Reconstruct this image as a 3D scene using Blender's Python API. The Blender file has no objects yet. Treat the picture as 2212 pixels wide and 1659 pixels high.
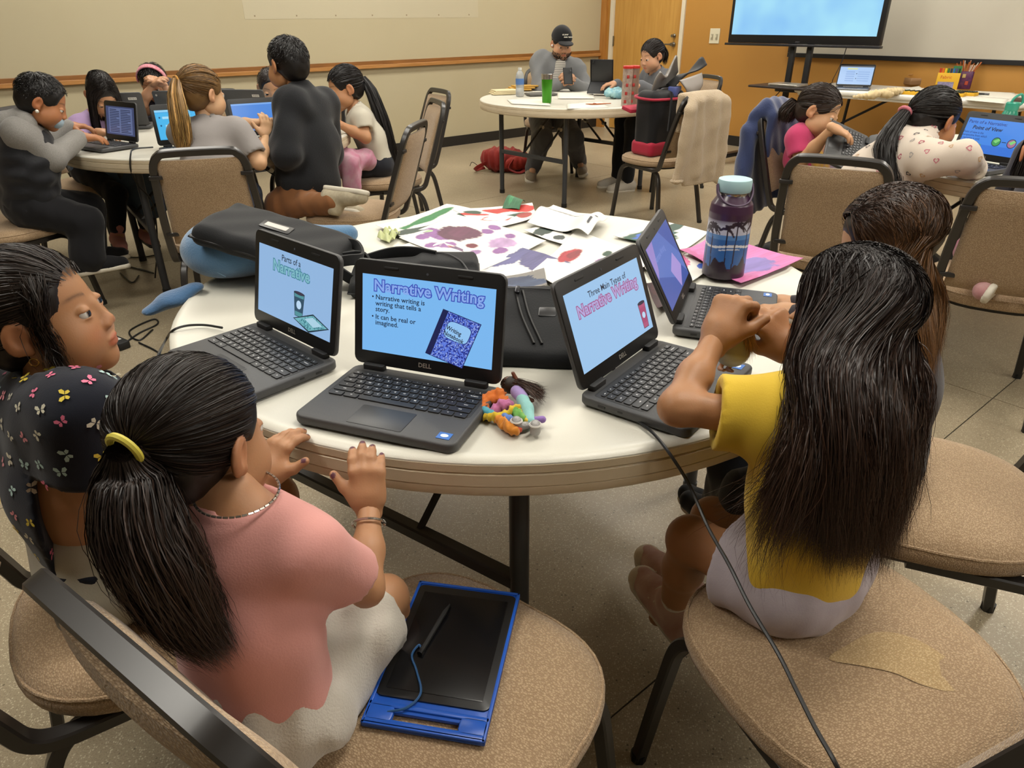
import bpy, bmesh, math, random
import numpy as np
from mathutils import Vector, Matrix

scene = bpy.context.scene
COL = scene.collection
random.seed(7); rng = np.random.default_rng(7)

# ------------------------------------------------------------ camera
FPX, PITCH, ROLL, CAMH = 1512.9, 0.4835, 0.0074, 1.3234
cam_d = bpy.data.cameras.new('camera'); cam = bpy.data.objects.new('camera', cam_d); COL.objects.link(cam)
cam_d.sensor_fit = 'HORIZONTAL'; cam_d.sensor_width = 36.0; cam_d.lens = FPX / 2212 * 36.0; cam_d.clip_start = .02; cam_d.clip_end = 60
_c, _s = math.cos(ROLL), math.sin(ROLL); _cp, _sp = math.cos(PITCH), math.sin(PITCH)
_R0, _D0, CF = Vector((1,0,0)), Vector((0,-_sp,-_cp)), Vector((0,_cp,-_sp))
CR = _R0*_c + _D0*_s; CD = -_R0*_s + _D0*_c
cam.matrix_world = Matrix(((CR.x,-CD.x,-CF.x,0),(CR.y,-CD.y,-CF.y,0),(CR.z,-CD.z,-CF.z,CAMH),(0,0,0,1)))
scene.camera = cam
def ray(u, v):
    return CR*((u-1106)/FPX) + CD*((v-829.5)/FPX) + CF
def G(u, v, z):                      # a photo pixel to the point at height z
    d = ray(u, v); t = (z-CAMH)/d.z; return Vector((0,0,CAMH)) + d*t
def A(u, v, y):                      # a photo pixel to the point at distance y into the room
    d = ray(u, v); t = y/d.y; return Vector((0,0,CAMH)) + d*t

# ------------------------------------------------------------ world and exposure
w = bpy.data.worlds.new('world'); scene.world = w; w.use_nodes = True
w.node_tree.nodes['Background'].inputs[0].default_value = (.75,.72,.66,1); w.node_tree.nodes['Background'].inputs[1].default_value = .25
scene.view_settings.view_transform = 'Standard'; scene.view_settings.look = 'None'; scene.view_settings.gamma = 1
scene.view_settings.exposure = 0.0; scene.view_settings.use_curve_mapping = False
LAMP_STRENGTH, LAMP_COLOR = 20.5, (1.0, .955, .86)

# ------------------------------------------------------------ materials
def hexc(h):
    h = h.lstrip('#'); c = [int(h[i:i+2],16)/255 for i in (0,2,4)]
    return tuple((x/12.92 if x <= .04045 else ((x+.055)/1.055)**2.4) for x in c) + (1,)
MATS = {}
def mat(name, col='#808080', rough=.6, metal=0, spec=.5, bump=None, var=None, emit=None, vcol=False, sss=0, sheen=0, coat=0, trans=0, alpha=1, wave=None, ior=None):
    """procedural material; bump=(scale,strength), var=(scale, second colour, amount)"""
    if name in MATS: return MATS[name]
    m = bpy.data.materials.new(name); m.use_nodes = True; MATS[name] = m
    nt = m.node_tree; N = nt.nodes; L = nt.links; b = N['Principled BSDF']
    c = hexc(col) if isinstance(col, str) else col
    b.inputs['Base Color'].default_value = c; b.inputs['Roughness'].default_value = rough; b.inputs['Metallic'].default_value = metal
    b.inputs['Specular IOR Level'].default_value = spec
    if sss: b.inputs['Subsurface Weight'].default_value = sss; b.inputs['Subsurface Radius'].default_value = (1,.35,.2); b.inputs['Subsurface Scale'].default_value = .006
    if sheen: b.inputs['Sheen Weight'].default_value = sheen; b.inputs['Sheen Roughness'].default_value = .5
    if coat: b.inputs['Coat Weight'].default_value = coat; b.inputs['Coat Roughness'].default_value = .1
    if trans: b.inputs['Transmission Weight'].default_value = trans
    if ior: b.inputs['IOR'].default_value = ior
    if alpha < 1: b.inputs['Alpha'].default_value = alpha
    tc = None
    if bump or var or wave:
        tc = N.new('ShaderNodeTexCoord')
    src = None
    if vcol:
        a = N.new('ShaderNodeVertexColor'); a.layer_name = 'col'; src = a.outputs['Color']
    if var:
        sc_, c2, am = var
        n = N.new('ShaderNodeTexNoise'); n.inputs['Scale'].default_value = sc_; n.inputs['Detail'].default_value = 5
        L.new(tc.outputs['Object'], n.inputs['Vector'])
        r = N.new('ShaderNodeMapRange'); r.inputs[1].default_value = .35; r.inputs[2].default_value = .65; r.inputs[4].default_value = am
        L.new(n.outputs['Fac'], r.inputs[0])
        mx = N.new('ShaderNodeMix'); mx.data_type = 'RGBA'; L.new(r.outputs[0], mx.inputs[0])
        if src: L.new(src, mx.inputs[6])
        else: mx.inputs[6].default_value = c
        mx.inputs[7].default_value = hexc(c2) if isinstance(c2,str) else c2
        src = mx.outputs[2]
    if src: L.new(src, b.inputs['Base Color'])
    if emit is not None:
        b.inputs['Emission Strength'].default_value = emit
        if src: L.new(src, b.inputs['Emission Color'])
        else: b.inputs['Emission Color'].default_value = c
    if bump or wave:
        bp = N.new('ShaderNodeBump'); bp.inputs['Strength'].default_value = (bump or wave)[1]; bp.inputs['Distance'].default_value = .004
        if wave:
            n = N.new('ShaderNodeTexVoronoi'); n.inputs['Scale'].default_value = wave[0]; L.new(tc.outputs['Object'], n.inputs['Vector']); o = n.outputs['Distance']
        else:
            n = N.new('ShaderNodeTexNoise'); n.inputs['Scale'].default_value = bump[0]; n.inputs['Detail'].default_value = 3; L.new(tc.outputs['Object'], n.inputs['Vector']); o = n.outputs['Fac']
        L.new(o, bp.inputs['Height']); L.new(bp.outputs[0], b.inputs['Normal'])
    return m

def emis(name, col, k=1.0):
    if name in MATS: return MATS[name]
    m = bpy.data.materials.new(name); m.use_nodes = True; MATS[name] = m
    b = m.node_tree.nodes['Principled BSDF']; c = hexc(col) if isinstance(col,str) else col
    b.inputs['Base Color'].default_value = (.01,.01,.01,1); b.inputs['Roughness'].default_value = .35
    b.inputs['Emission Color'].default_value = c; b.inputs['Emission Strength'].default_value = k
    return m

# ------------------------------------------------------------ mesh builder
def V3(a): return np.asarray(a, float)
def frame_of(d, up=(0,0,1)):
    d = V3(d); d = d/np.linalg.norm(d); u = V3(up)
    if abs(d@u) > .98: u = V3((0,1,0)) if abs(d[1]) < .9 else V3((1,0,0))
    s = np.cross(d,u); s /= np.linalg.norm(s); t = np.cross(s,d); return s, t, d
def catmull(pts, n=8, closed=False):
    P = V3(pts); m = len(P)
    if m < 3 and not closed:
        t = np.linspace(0,1,n+1)[:,None]; return P[0]*(1-t)+P[-1]*t
    Q = np.vstack([P[-1:],P,P[:2]]) if closed else np.vstack([2*P[:1]-P[1:2],P,2*P[-1:]-P[-2:-1]])
    out = []
    for i in range(1, len(Q)-2):
        t = np.linspace(0,1,n,endpoint=False)[:,None]; p0,p1,p2,p3 = Q[i-1],Q[i],Q[i+1],Q[i+2]
        out.append(.5*((2*p1)+(-p0+p2)*t+(2*p0-5*p1+4*p2-p3)*t*t+(-p0+3*p1-3*p2+p3)*t**3))
    out = np.vstack(out)
    return out if closed else np.vstack([out, P[-1:]])
class MB:
    def __init__(s): s.v = []; s.f = []; s.n = 0; s.c = []
    def add(s, v, f, col=None):
        v = np.asarray(v, float).reshape(-1,3); s.v.append(v); s.f += [tuple(int(i)+s.n for i in q) for q in f]; s.n += len(v)
        s.c.append((len(v), col)); return s
    def xf(s, M):                      # transform everything so far
        M = np.array(M)
        s.v = [v @ M[:3,:3].T + M[:3,3] for v in s.v]; return s
    def box(s, c, d, R=None, col=None):
        c = V3(c); d = V3(d)/2
        v = np.array([(x,y,z) for x in (-1,1) for y in (-1,1) for z in (-1,1)])*d
        if R is not None: v = v @ np.array(R).T
        return s.add(v+c, [(0,1,3,2),(4,6,7,5),(0,4,5,1),(2,3,7,6),(0,2,6,4),(1,5,7,3)], col)
    def rbox(s, c, d, r, R=None, seg=3, col=None, edge=None):
        """box with rounded vertical corners (radius r) and softly bevelled top and bottom"""
        c = V3(c); hx,hy,hz = V3(d)/2; e = edge if edge is not None else min(r*.5,hz*.6)
        def ring(off, z):
            o = []
            rr = max(r-off,1e-4)
            for k,(sx,sy) in enumerate(((1,1),(-1,1),(-1,-1),(1,-1))):
                for j in range(seg+1):
                    a = math.pi/2*(k+j/seg); o.append((sx*(hx-r)+math.cos(a)*rr, sy*(hy-r)+math.sin(a)*rr, z))
            return o
        rings = [ring(e,-hz),ring(e*.3,-hz+e*.3),ring(0,-hz+e),ring(0,hz-e),ring(e*.3,hz-e*.3),ring(e,hz)]
        n = 4*(seg+1); v = np.array(sum(rings,[]))
        f = [tuple(range(n))[::-1], tuple(range(n*5,n*6))]
        for i in range(5):
            for j in range(n): f.append((i*n+j, i*n+(j+1)%n, (i+1)*n+(j+1)%n, (i+1)*n+j))
        if R is not None: v = v @ np.array(R).T
        return s.add(v+c, f, col)
    def tube(s, path, r, n=8, sec=None, cap=True, closed=False, up=(0,0,1), col=None):
        """sweep: r number or list; sec = 2-D section points scaled by r"""
        P = V3(path); m = len(P); rr = np.full(m,r) if np.isscalar(r) else np.interp(np.linspace(0,1,m), np.linspace(0,1,len(r)), r)
        if sec is None: a = np.arange(n)*2*math.pi/n; sec = np.stack([np.cos(a),np.sin(a)],1)
        sec = V3(sec); n = len(sec); T = np.gradient(P,axis=0)
        if closed: T = np.roll(P,-1,0)-np.roll(P,1,0)
        T /= (np.linalg.norm(T,axis=1,keepdims=True)+1e-12)
        S,U,_ = frame_of(T[0],up); vs = []
        for i in range(m):
            U = U - T[i]*(U@T[i]); U /= np.linalg.norm(U)+1e-12; S = np.cross(T[i],U)
            vs.append(P[i]+rr[i]*(sec[:,:1]*S+sec[:,1:]*U))
        f = []
        for i in range(m if closed else m-1):
            k = (i+1)%m
            for j in range(n): f.append((i*n+j, k*n+j, k*n+(j+1)%n, i*n+(j+1)%n))
        if cap and not closed: f += [tuple(range(n)), tuple(range((m-1)*n,m*n))[::-1]]
        return s.add(np.vstack(vs), f, col)
    def lathe(s, prof, n=32, c=(0,0,0), sx=1, sy=1, col=None, caps=True):
        prof = V3(prof); a = np.arange(n)*2*math.pi/n; v = []
        for rr,z in prof: v.append(np.stack([rr*np.cos(a)*sx, rr*np.sin(a)*sy, np.full(n,z)],1))
        f = []
        for i in range(len(prof)-1):
            for j in range(n): f.append((i*n+j, i*n+(j+1)%n, (i+1)*n+(j+1)%n, (i+1)*n+j))
        if caps:
            f.append(tuple(range(n))[::-1]); f.append(tuple(range((len(prof)-1)*n,len(prof)*n)))
        return s.add(np.vstack(v)+V3(c), f, col)
    def prism(s, poly, z0, z1, col=None):
        p = V3(poly); n = len(p); v = np.vstack([np.c_[p,np.full(n,z0)],np.c_[p,np.full(n,z1)]])
        f = [tuple(range(n))[::-1], tuple(range(n,2*n))]+[(i,(i+1)%n,n+(i+1)%n,n+i) for i in range(n)]
        return s.add(v, f, col)
    def flat(s, poly3, col=None):
        return s.add(poly3, [tuple(range(len(poly3)))], col)
    def ball(s, c, r, n=12, m=8, R=None, col=None):
        r = np.full(3,r) if np.isscalar(r) else V3(r); v = [(0,0,-1)]; f = []
        for i in range(1,m):
            t = math.pi*i/m
            for j in range(n): a = 2*math.pi*j/n; v.append((math.sin(t)*math.cos(a),math.sin(t)*math.sin(a),-math.cos(t)))
        v.append((0,0,1)); v = np.array(v)*r
        for j in range(n): f.append((0,1+(j+1)%n,1+j)); f.append((len(v)-1,1+(m-2)*n+j,1+(m-2)*n+(j+1)%n))
        for i in range(m-2):
            for j in range(n): f.append((1+i*n+j,1+i*n+(j+1)%n,1+(i+1)*n+(j+1)%n,1+(i+1)*n+j))
        if R is not None: v = v @ np.array(R).T
        return s.add(v+V3(c), f, col)
    def grid(s, X, col=None, wrap=False):
        nu,nv = X.shape[:2]; f = []
        i,j = np.meshgrid(np.arange(nu-1 if not wrap else nu),np.arange(nv-1),indexing='ij'); i=i.ravel(); j=j.ravel(); k=(i+1)%nu
        f = np.stack([i*nv+j,k*nv+j,k*nv+j+1,i*nv+j+1],1).tolist()
        return s.add(X.reshape(-1,3), f, col)
    def build(s, name, material, parent=None, smooth=True, sharp=35, solid=None, bevel=None):
        me = bpy.data.meshes.new(name)
        v = np.vstack(s.v); me.from_pydata(v.tolist(), [], s.f); me.update()
        if any(c is not None for _,c in s.c):
            cols = []
            for n,c in s.c:
                if c is None: c = (1,1,1,1)
                if isinstance(c,str): c = hexc(c)
                c = np.asarray(c,float)
                cols.append(np.tile(c,(n,1)) if c.ndim==1 else c)
            at = me.color_attributes.new('col','FLOAT_COLOR','POINT'); at.data.foreach_set('color', np.vstack(cols).astype(np.float32).ravel())
        return link(name, me, material, parent, smooth, sharp, solid, bevel)
def fixnormals(me):
    bm = bmesh.new(); bm.from_mesh(me); bmesh.ops.recalc_face_normals(bm, faces=bm.faces); bm.to_mesh(me); bm.free()
def link(name, me, material, parent=None, smooth=True, sharp=35, solid=None, bevel=None):
    if len(me.polygons) < 60000: fixnormals(me)
    if smooth:
        me.polygons.foreach_set('use_smooth',[True]*len(me.polygons))
        if sharp: me.set_sharp_from_angle(angle=math.radians(sharp))
    o = bpy.data.objects.new(name, me); COL.objects.link(o)
    if material is not None:
        for m_ in (material if isinstance(material,(list,tuple)) else [material]): me.materials.append(m_)
    if parent is not None: o.parent = parent
    if solid:
        md = o.modifiers.new('solid','SOLIDIFY'); md.thickness = solid; md.offset = -1
    if bevel:
        md = o.modifiers.new('bevel','BEVEL'); md.width = bevel; md.segments = 2; md.limit_method = 'ANGLE'
    return o
def tag(o, label, cat, group=None, kind=None):
    o['label'] = label
    if cat: o['category'] = cat
    if group: o['group'] = group
    if kind: o['kind'] = kind
    return o
def thing(name, label, cat, loc=(0,0,0), rz=0, group=None, M=None):
    o = bpy.data.objects.new(name, None); o.empty_display_size = .05; COL.objects.link(o)
    if M is not None: o.matrix_world = M
    else: o.location = loc; o.rotation_euler = (0,0,rz)
    return tag(o, label, cat, group)
def struct(o):
    o['kind'] = 'structure'; return o
def dup(root, label, loc, rz):
    r = root.copy(); COL.objects.link(r); r.location = loc; r.rotation_euler = (0,0,rz); r['label'] = label
    for ch in list(root.children):
        c = ch.copy(); COL.objects.link(c); c.parent = r
        for g in list(ch.children):
            d = g.copy(); COL.objects.link(d); d.parent = c
    return r
def az(dx, dy): return math.atan2(-dx, dy)        # z-rotation that turns local +Y to (dx,dy)
def text_mesh(name, body, size, material, parent, M, bold=0.0, align='LEFT', shear=0, xs=1, depth=0):
    cu = bpy.data.curves.new(name,'FONT'); cu.body = body; cu.size = size; cu.align_x = align; cu.offset = bold; cu.shear = shear; cu.resolution_u = 2; cu.extrude = depth
    t = bpy.data.objects.new(name, cu); me = bpy.data.meshes.new_from_object(t); bpy.data.objects.remove(t)
    me.transform(Matrix.Diagonal((xs,1,1,1)))
    o = link(name, me, material, parent, smooth=False); o.matrix_local = M
    return o
def rotz(a): c,s = math.cos(a),math.sin(a); return np.array([[c,-s,0],[s,c,0],[0,0,1]])
def circ(r, n=24, c=(0,0), sx=1, sy=1, a0=0): return [(c[0]+r*sx*math.cos(a0+2*math.pi*i/n), c[1]+r*sy*math.sin(a0+2*math.pi*i/n)) for i in range(n)]
SQ = [(-1,-.75),(-.75,-1),(.75,-1),(1,-.75),(1,.75),(.75,1),(-.75,1),(-1,.75)]   # square tube with eased corners
# ------------------------------------------------------------ the room
CX0, CY0 = 1.172, 9.994
DA, DB = np.array([-.768,-.640]), np.array([.640,-.768])
def RM(a, b, z): p = np.array([CX0,CY0])+DA*a+DB*b; return np.array([p[0],p[1],z])
def rbx(mb, a0,a1,b0,b1,z0,z1, col=None):
    v = np.array([RM(a,b,z) for a in (a0,a1) for b in (b0,b1) for z in (z0,z1)])
    return mb.add(v, [(0,1,3,2),(4,6,7,5),(0,4,5,1),(2,3,7,6),(0,2,6,4),(1,5,7,3)], col)
AL, BL, HC = 10.6, 11.2, 2.9
m_cream = mat('cream_paint','#b5ab8e',.62,bump=(220,.12),var=(1.2,'#b0a484',.5))
m_cream2 = mat('cream_board_paint','#b9af91',.5,bump=(160,.06),var=(.8,'#b3a787',.5))
m_taupe = mat('taupe_paint','#857a66',.62,bump=(220,.12))
m_ochre = mat('ochre_paint','#b5833a',.6,bump=(220,.15),var=(1.5,'#ad7a34',.5))
m_base = mat('black_rubber_base','#1b1917',.5)
m_blackmetal = mat('black_metal','#17171a',.38)
def wood(name, c1, c2, sc=(3,3,40), rough=.42):
    m = mat(name, c1, rough); nt = m.node_tree; N = nt.nodes; L = nt.links
    tc = N.new('ShaderNodeTexCoord'); mp = N.new('ShaderNodeMapping'); mp.inputs['Scale'].default_value = sc
    n = N.new('ShaderNodeTexNoise'); n.inputs['Scale'].default_value = 1; n.inputs['Detail'].default_value = 6; n.inputs['Distortion'].default_value = .6
    r = N.new('ShaderNodeValToRGB'); r.color_ramp.elements[0].color = hexc(c1); r.color_ramp.elements[1].color = hexc(c2); r.color_ramp.elements[0].position=.35; r.color_ramp.elements[1].position=.68
    L.new(tc.outputs['Object'],mp.inputs[0]); L.new(mp.outputs[0],n.inputs['Vector']); L.new(n.outputs['Fac'],r.inputs[0]); L.new(r.outputs[0],N['Principled BSDF'].inputs['Base Color'])
    return m
m_oak = wood('oak_rail','#7d5226','#936330',(4,4,60))
m_door = wood('maple_door','#b5863f','#c4964c',(28,28,2.0),.4)

def floor_mat():
    m = mat('polished_concrete','#7d715c',.2); nt = m.node_tree; N = nt.nodes; L = nt.links; b = N['Principled BSDF']
    tc = N.new('ShaderNodeTexCoord')
    n1 = N.new('ShaderNodeTexNoise'); n1.inputs['Scale'].default_value = 1.3; n1.inputs['Detail'].default_value = 7
    v1 = N.new('ShaderNodeTexVoronoi'); v1.inputs['Scale'].default_value = 210; 
    v2 = N.new('ShaderNodeTexVoronoi'); v2.inputs['Scale'].default_value = 95
    n2 = N.new('ShaderNodeTexNoise'); n2.inputs['Scale'].default_value = 300; n2.inputs['Detail'].default_value = 3
    for n in (n1,v1,v2,n2): L.new(tc.outputs['Object'], n.inputs['Vector'])
    r1 = N.new('ShaderNodeValToRGB'); r1.color_ramp.elements[0].color = hexc('#8e816a'); r1.color_ramp.elements[1].color = hexc('#a79980'); r1.color_ramp.elements[0].position=.3; r1.color_ramp.elements[1].position=.7
    L.new(n1.outputs['Fac'], r1.inputs[0])
    def mixc(fac, a, col):
        mx = N.new('ShaderNodeMix'); mx.data_type='RGBA'; L.new(fac, mx.inputs[0]); L.new(a, mx.inputs[6]); mx.inputs[7].default_value = hexc(col); return mx.outputs[2]
    def thr(out, lo, hi, a=1.0):
        r = N.new('ShaderNodeMapRange'); r.inputs[1].default_value=lo; r.inputs[2].default_value=hi; r.inputs[3].default_value=a; r.inputs[4].default_value=0; L.new(out,r.inputs[0]); return r.outputs[0]
    # light aggregate chips: a random subset of the cells
    sep = N.new('ShaderNodeSeparateColor'); L.new(v1.outputs['Color'],sep.inputs[0])
    g = N.new('ShaderNodeMath'); g.operation='GREATER_THAN'; g.inputs[1].default_value=.62; L.new(sep.outputs[0],g.inputs[0])
    mu = N.new('ShaderNodeMath'); mu.operation='MULTIPLY'; L.new(g.outputs[0],mu.inputs[0]); L.new(thr(v1.outputs['Distance'],.25,.5,.55),mu.inputs[1])
    c = mixc(mu.outputs[0], r1.outputs[0], '#d8ccb0')
    sep2 = N.new('ShaderNodeSeparateColor'); L.new(v2.outputs['Color'],sep2.inputs[0])
    g2 = N.new('ShaderNodeMath'); g2.operation='GREATER_THAN'; g2.inputs[1].default_value=.9; L.new(sep2.outputs[1],g2.inputs[0])
    mu2 = N.new('ShaderNodeMath'); mu2.operation='MULTIPLY'; L.new(g2.outputs[0],mu2.inputs[0]); L.new(thr(v2.outputs['Distance'],.12,.3,.75),mu2.inputs[1])
    c = mixc(mu2.outputs[0], c, '#3d362b')
    c = mixc(thr(n2.outputs['Fac'],.38,.5,.35), c, '#5f5545')
    L.new(c, b.inputs['Base Color'])
    rr = N.new('ShaderNodeMapRange'); rr.inputs[3].default_value=.27; rr.inputs[4].default_value=.42; b.inputs['Specular IOR Level'].default_value=.24; L.new(n1.outputs['Fac'],rr.inputs[0]); L.new(rr.outputs[0], b.inputs['Roughness'])
    return m
m_floor = floor_mat(); m_joint = mat('joint_dark','#2b2620',.8)
mb = MB(); rbx(mb,-.3,AL+.3,-.3,BL+.3,-.12,-.004); flo = struct(mb.build('floor', m_joint, smooth=False))
# saw-cut slabs
ja = [-.1,2.0,4.35,7.02,9.4,AL]; jb = [-.1,2.35,4.6,6.30,8.9,BL]
for i in range(5):
    for j in range(5):
        mb = MB(); rbx(mb, ja[i]+.002,ja[i+1]-.002,jb[j]+.002,jb[j+1]-.002,-.06,0); mb.build('slab', m_floor, flo, smooth=False)
m_ceil = mat('ceiling_tile','#9c968a',.8,bump=(60,.2))
mb = MB(); rbx(mb,-.3,AL+.3,-.3,BL+.3,HC,HC+.1); struct(mb.build('ceiling', m_ceil, smooth=False))
# left wall (b = 0): lower paint and the slightly raised upper writing surface
mb = MB(); rbx(mb,-.3,AL+.3,-.2,0,0,HC); wl = struct(mb.build('wall_left', m_cream, smooth=False))
mb = MB(); rbx(mb,.03,AL,0,.008,.925,2.5); mb.build('writing_surface', m_cream2, wl, smooth=False)
m_patch = mat('repaint_patch','#bdb499',.5,bump=(160,.06)); mb = MB(); rbx(mb,1.98,4.60,.008,.0095,1.315,2.0); mb.build('painted_patch', m_patch, wl, smooth=False)
m_dot = mat('screw_dot','#8d7d63',.6)
for k in range(7):
    mb = MB(); a = 2.1+k*.4; rbx(mb,a,a+.012,.0095,.0115,1.335,1.347); mb.build('wall_plug', m_dot, wl, smooth=False)
# oak rail: upper face board and lower nosing
o = MB(); rbx(o,.03,AL,0,.02,.895,.93); r1 = struct(o.build('trim_1', m_oak, smooth=False, bevel=.003))
o = MB(); rbx(o,.03,AL,0,.045,.862,.896); o.build('rail_nosing', wood('oak_nosing','#a3723c','#b98650',(4,4,60),.3), r1, smooth=False, bevel=.004)
o = MB(); rbx(o,.03,AL,0,.012,0,.105); struct(o.build('baseboard_left', m_base, smooth=False))
o = MB(); rbx(o,0,.012,1.32,BL,0,.105); struct(o.build('baseboard_right', m_base, smooth=False))
# right wall (a = 0) with the door opening
mb = MB(); rbx(mb,-.2,0,-.2,.155,0,HC); rbx(mb,-.2,0,1.30,BL+.3,0,HC); rbx(mb,-.2,0,.155,1.30,2.15,HC); struct(mb.build('wall_right', m_ochre, smooth=False))
mb = MB(); rbx(mb,AL,AL+.2,-.3,BL+.3,0,HC); struct(mb.build('wall_back', m_taupe, smooth=False))
mb = MB(); rbx(mb,-.3,AL+.3,BL,BL+.2,0,HC); struct(mb.build('wall_front', m_taupe, smooth=False))
# wood corner post between rail and door
mb = MB(); rbx(mb,0,.03,.0,.10,0,2.5); struct(mb.build('trim_2', wood('oak_post','#a87030','#b98140',(30,30,3)), smooth=False))
m_frame = mat('door_frame_paint','#d8cfb9',.4)
d1 = struct(thing('door_1','maple door','door',tuple(RM(0,.7,0)))); del d1['label'], d1['category']
def dpart(name, m, a0,a1,b0,b1,z0,z1, par=None, bevel=None):
    mb = MB(); rbx(mb,a0,a1,b0,b1,z0,z1); mb.v = [v-RM(0,.7,0) for v in mb.v]; return mb.build(name, m, par or d1, smooth=False, bevel=bevel)
dpart('frame_jamb',m_frame,-.05,.02,.155,.205,0,2.15); dpart('frame_jamb',m_frame,-.05,.02,1.25,1.30,0,2.15); dpart('frame_head',m_frame,-.05,.02,.155,1.30,2.1,2.15)
leaf = dpart('door_leaf',m_door,-.05,-.01,.21,1.246,.01,2.1)
m_steel = mat('brushed_steel','#8f8b82',.3,1)
for z in (.25,1.04,1.9): dpart('hinge',m_steel,-.012,.004,.2,.222,z-.055,z+.055,leaf)
for z,r in ((1.11,.022),(1.02,.026)):
    k = MB(); p = RM(-.005,1.165,z)-RM(0,.7,0); q = RM(.045,1.165,z)-RM(0,.7,0); k.tube([p,p*.8+q*.2,p*.7+q*.3,q],[r,r,r*.5,r*.75],12); k.build('lock_cylinder' if z>1.1 else 'door_knob', m_steel, leaf)
k = MB(); p = RM(.04,1.165,1.02)-RM(0,.7,0); q = RM(.045,1.07,1.02)-RM(0,.7,0); k.tube([p,q],.009,8); k.build('lever', m_steel, leaf)
# light switch plate
sw = thing('light_switch','cream double light switch plate on the ochre wall beside the door','light switch',tuple(RM(0,1.73,1.115)))
def loc(mb, o): mb.v = [v-V3(o) for v in mb.v]; return mb
m_plate = mat('switch_plate','#d9d2b8',.4)
mb = MB(); rbx(mb,0,.008,1.665,1.795,1.04,1.19); loc(mb,RM(0,1.73,1.115)).build('plate', m_plate, sw, smooth=False, bevel=.002)
for b in (1.70,1.76):
    mb = MB(); rbx(mb,.008,.013,b-.013,b+.013,1.075,1.135); s1 = loc(mb,RM(0,1.73,1.115)).build('switch_surround', mat('switch_grey','#aaa38c',.4), sw, smooth=False)
    mb = MB(); rbx(mb,.013,.024,b-.006,b+.006,1.10,1.122); loc(mb,RM(0,1.73,1.115)).build('toggle', m_plate, s1, smooth=False)
# whiteboard on the right wall
wb = thing('whiteboard','large grey-white whiteboard in a black frame on the ochre wall','whiteboard',tuple(RM(0,4.6,1.5)))
O = RM(0,4.6,1.5)
mb = MB(); rbx(mb,.004,.02,2.70,6.9,.97,2.2); loc(mb,O).build('board', mat('whiteboard_face','#c3bdae',.28,var=(1.1,'#b5ae9f',.6)), wb, smooth=False)
for nm,(b0,b1,z0,z1) in dict(bottom_frame=(2.66,6.94,.935,.975),side_frame=(2.66,2.70,.975,2.2),top_frame=(2.66,6.94,2.2,2.24)).items():
    mb = MB(); rbx(mb,.0,.03,b0,b1,z0,z1); loc(mb,O).build(nm, m_blackmetal, wb, smooth=False, bevel=.003)
# wall outlets low on the ochre wall
# unseen ceiling panels; the last few added to brighten near floor and right side
m_lamp = emis('lamp_diffuser', LAMP_COLOR+(1,), LAMP_STRENGTH)
kk = 0
for a,b in ((1.3,1.4),(1.3,3.9),(1.3,6.4),(3.6,1.4),(3.6,3.9),(3.6,6.4),(5.9,1.4),(5.9,3.9),(5.9,6.4),(7.9,5.2),(5.9,8.9),(3.6,8.9)):
    for _ in (0,):
        kk += 1
        t = thing('unseen_ceiling_light','unseen rectangular ceiling light above the classroom, placed for the lighting','ceiling light',tuple(RM(a,b,HC)),0,'ceiling lights')
        mb = MB(); rbx(mb,a-.62,a+.62,b-.32,b+.32,HC-.012,HC+.002); loc(mb,RM(a,b,HC)).build('housing', mat('lamp_frame','#d8d5cc',.5), t, smooth=False)
        mb = MB(); rbx(mb,a-.58,a+.58,b-.28,b+.28,HC-.02,HC-.013); loc(mb,RM(a,b,HC)).build('diffuser', m_lamp, t, smooth=False)
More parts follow.
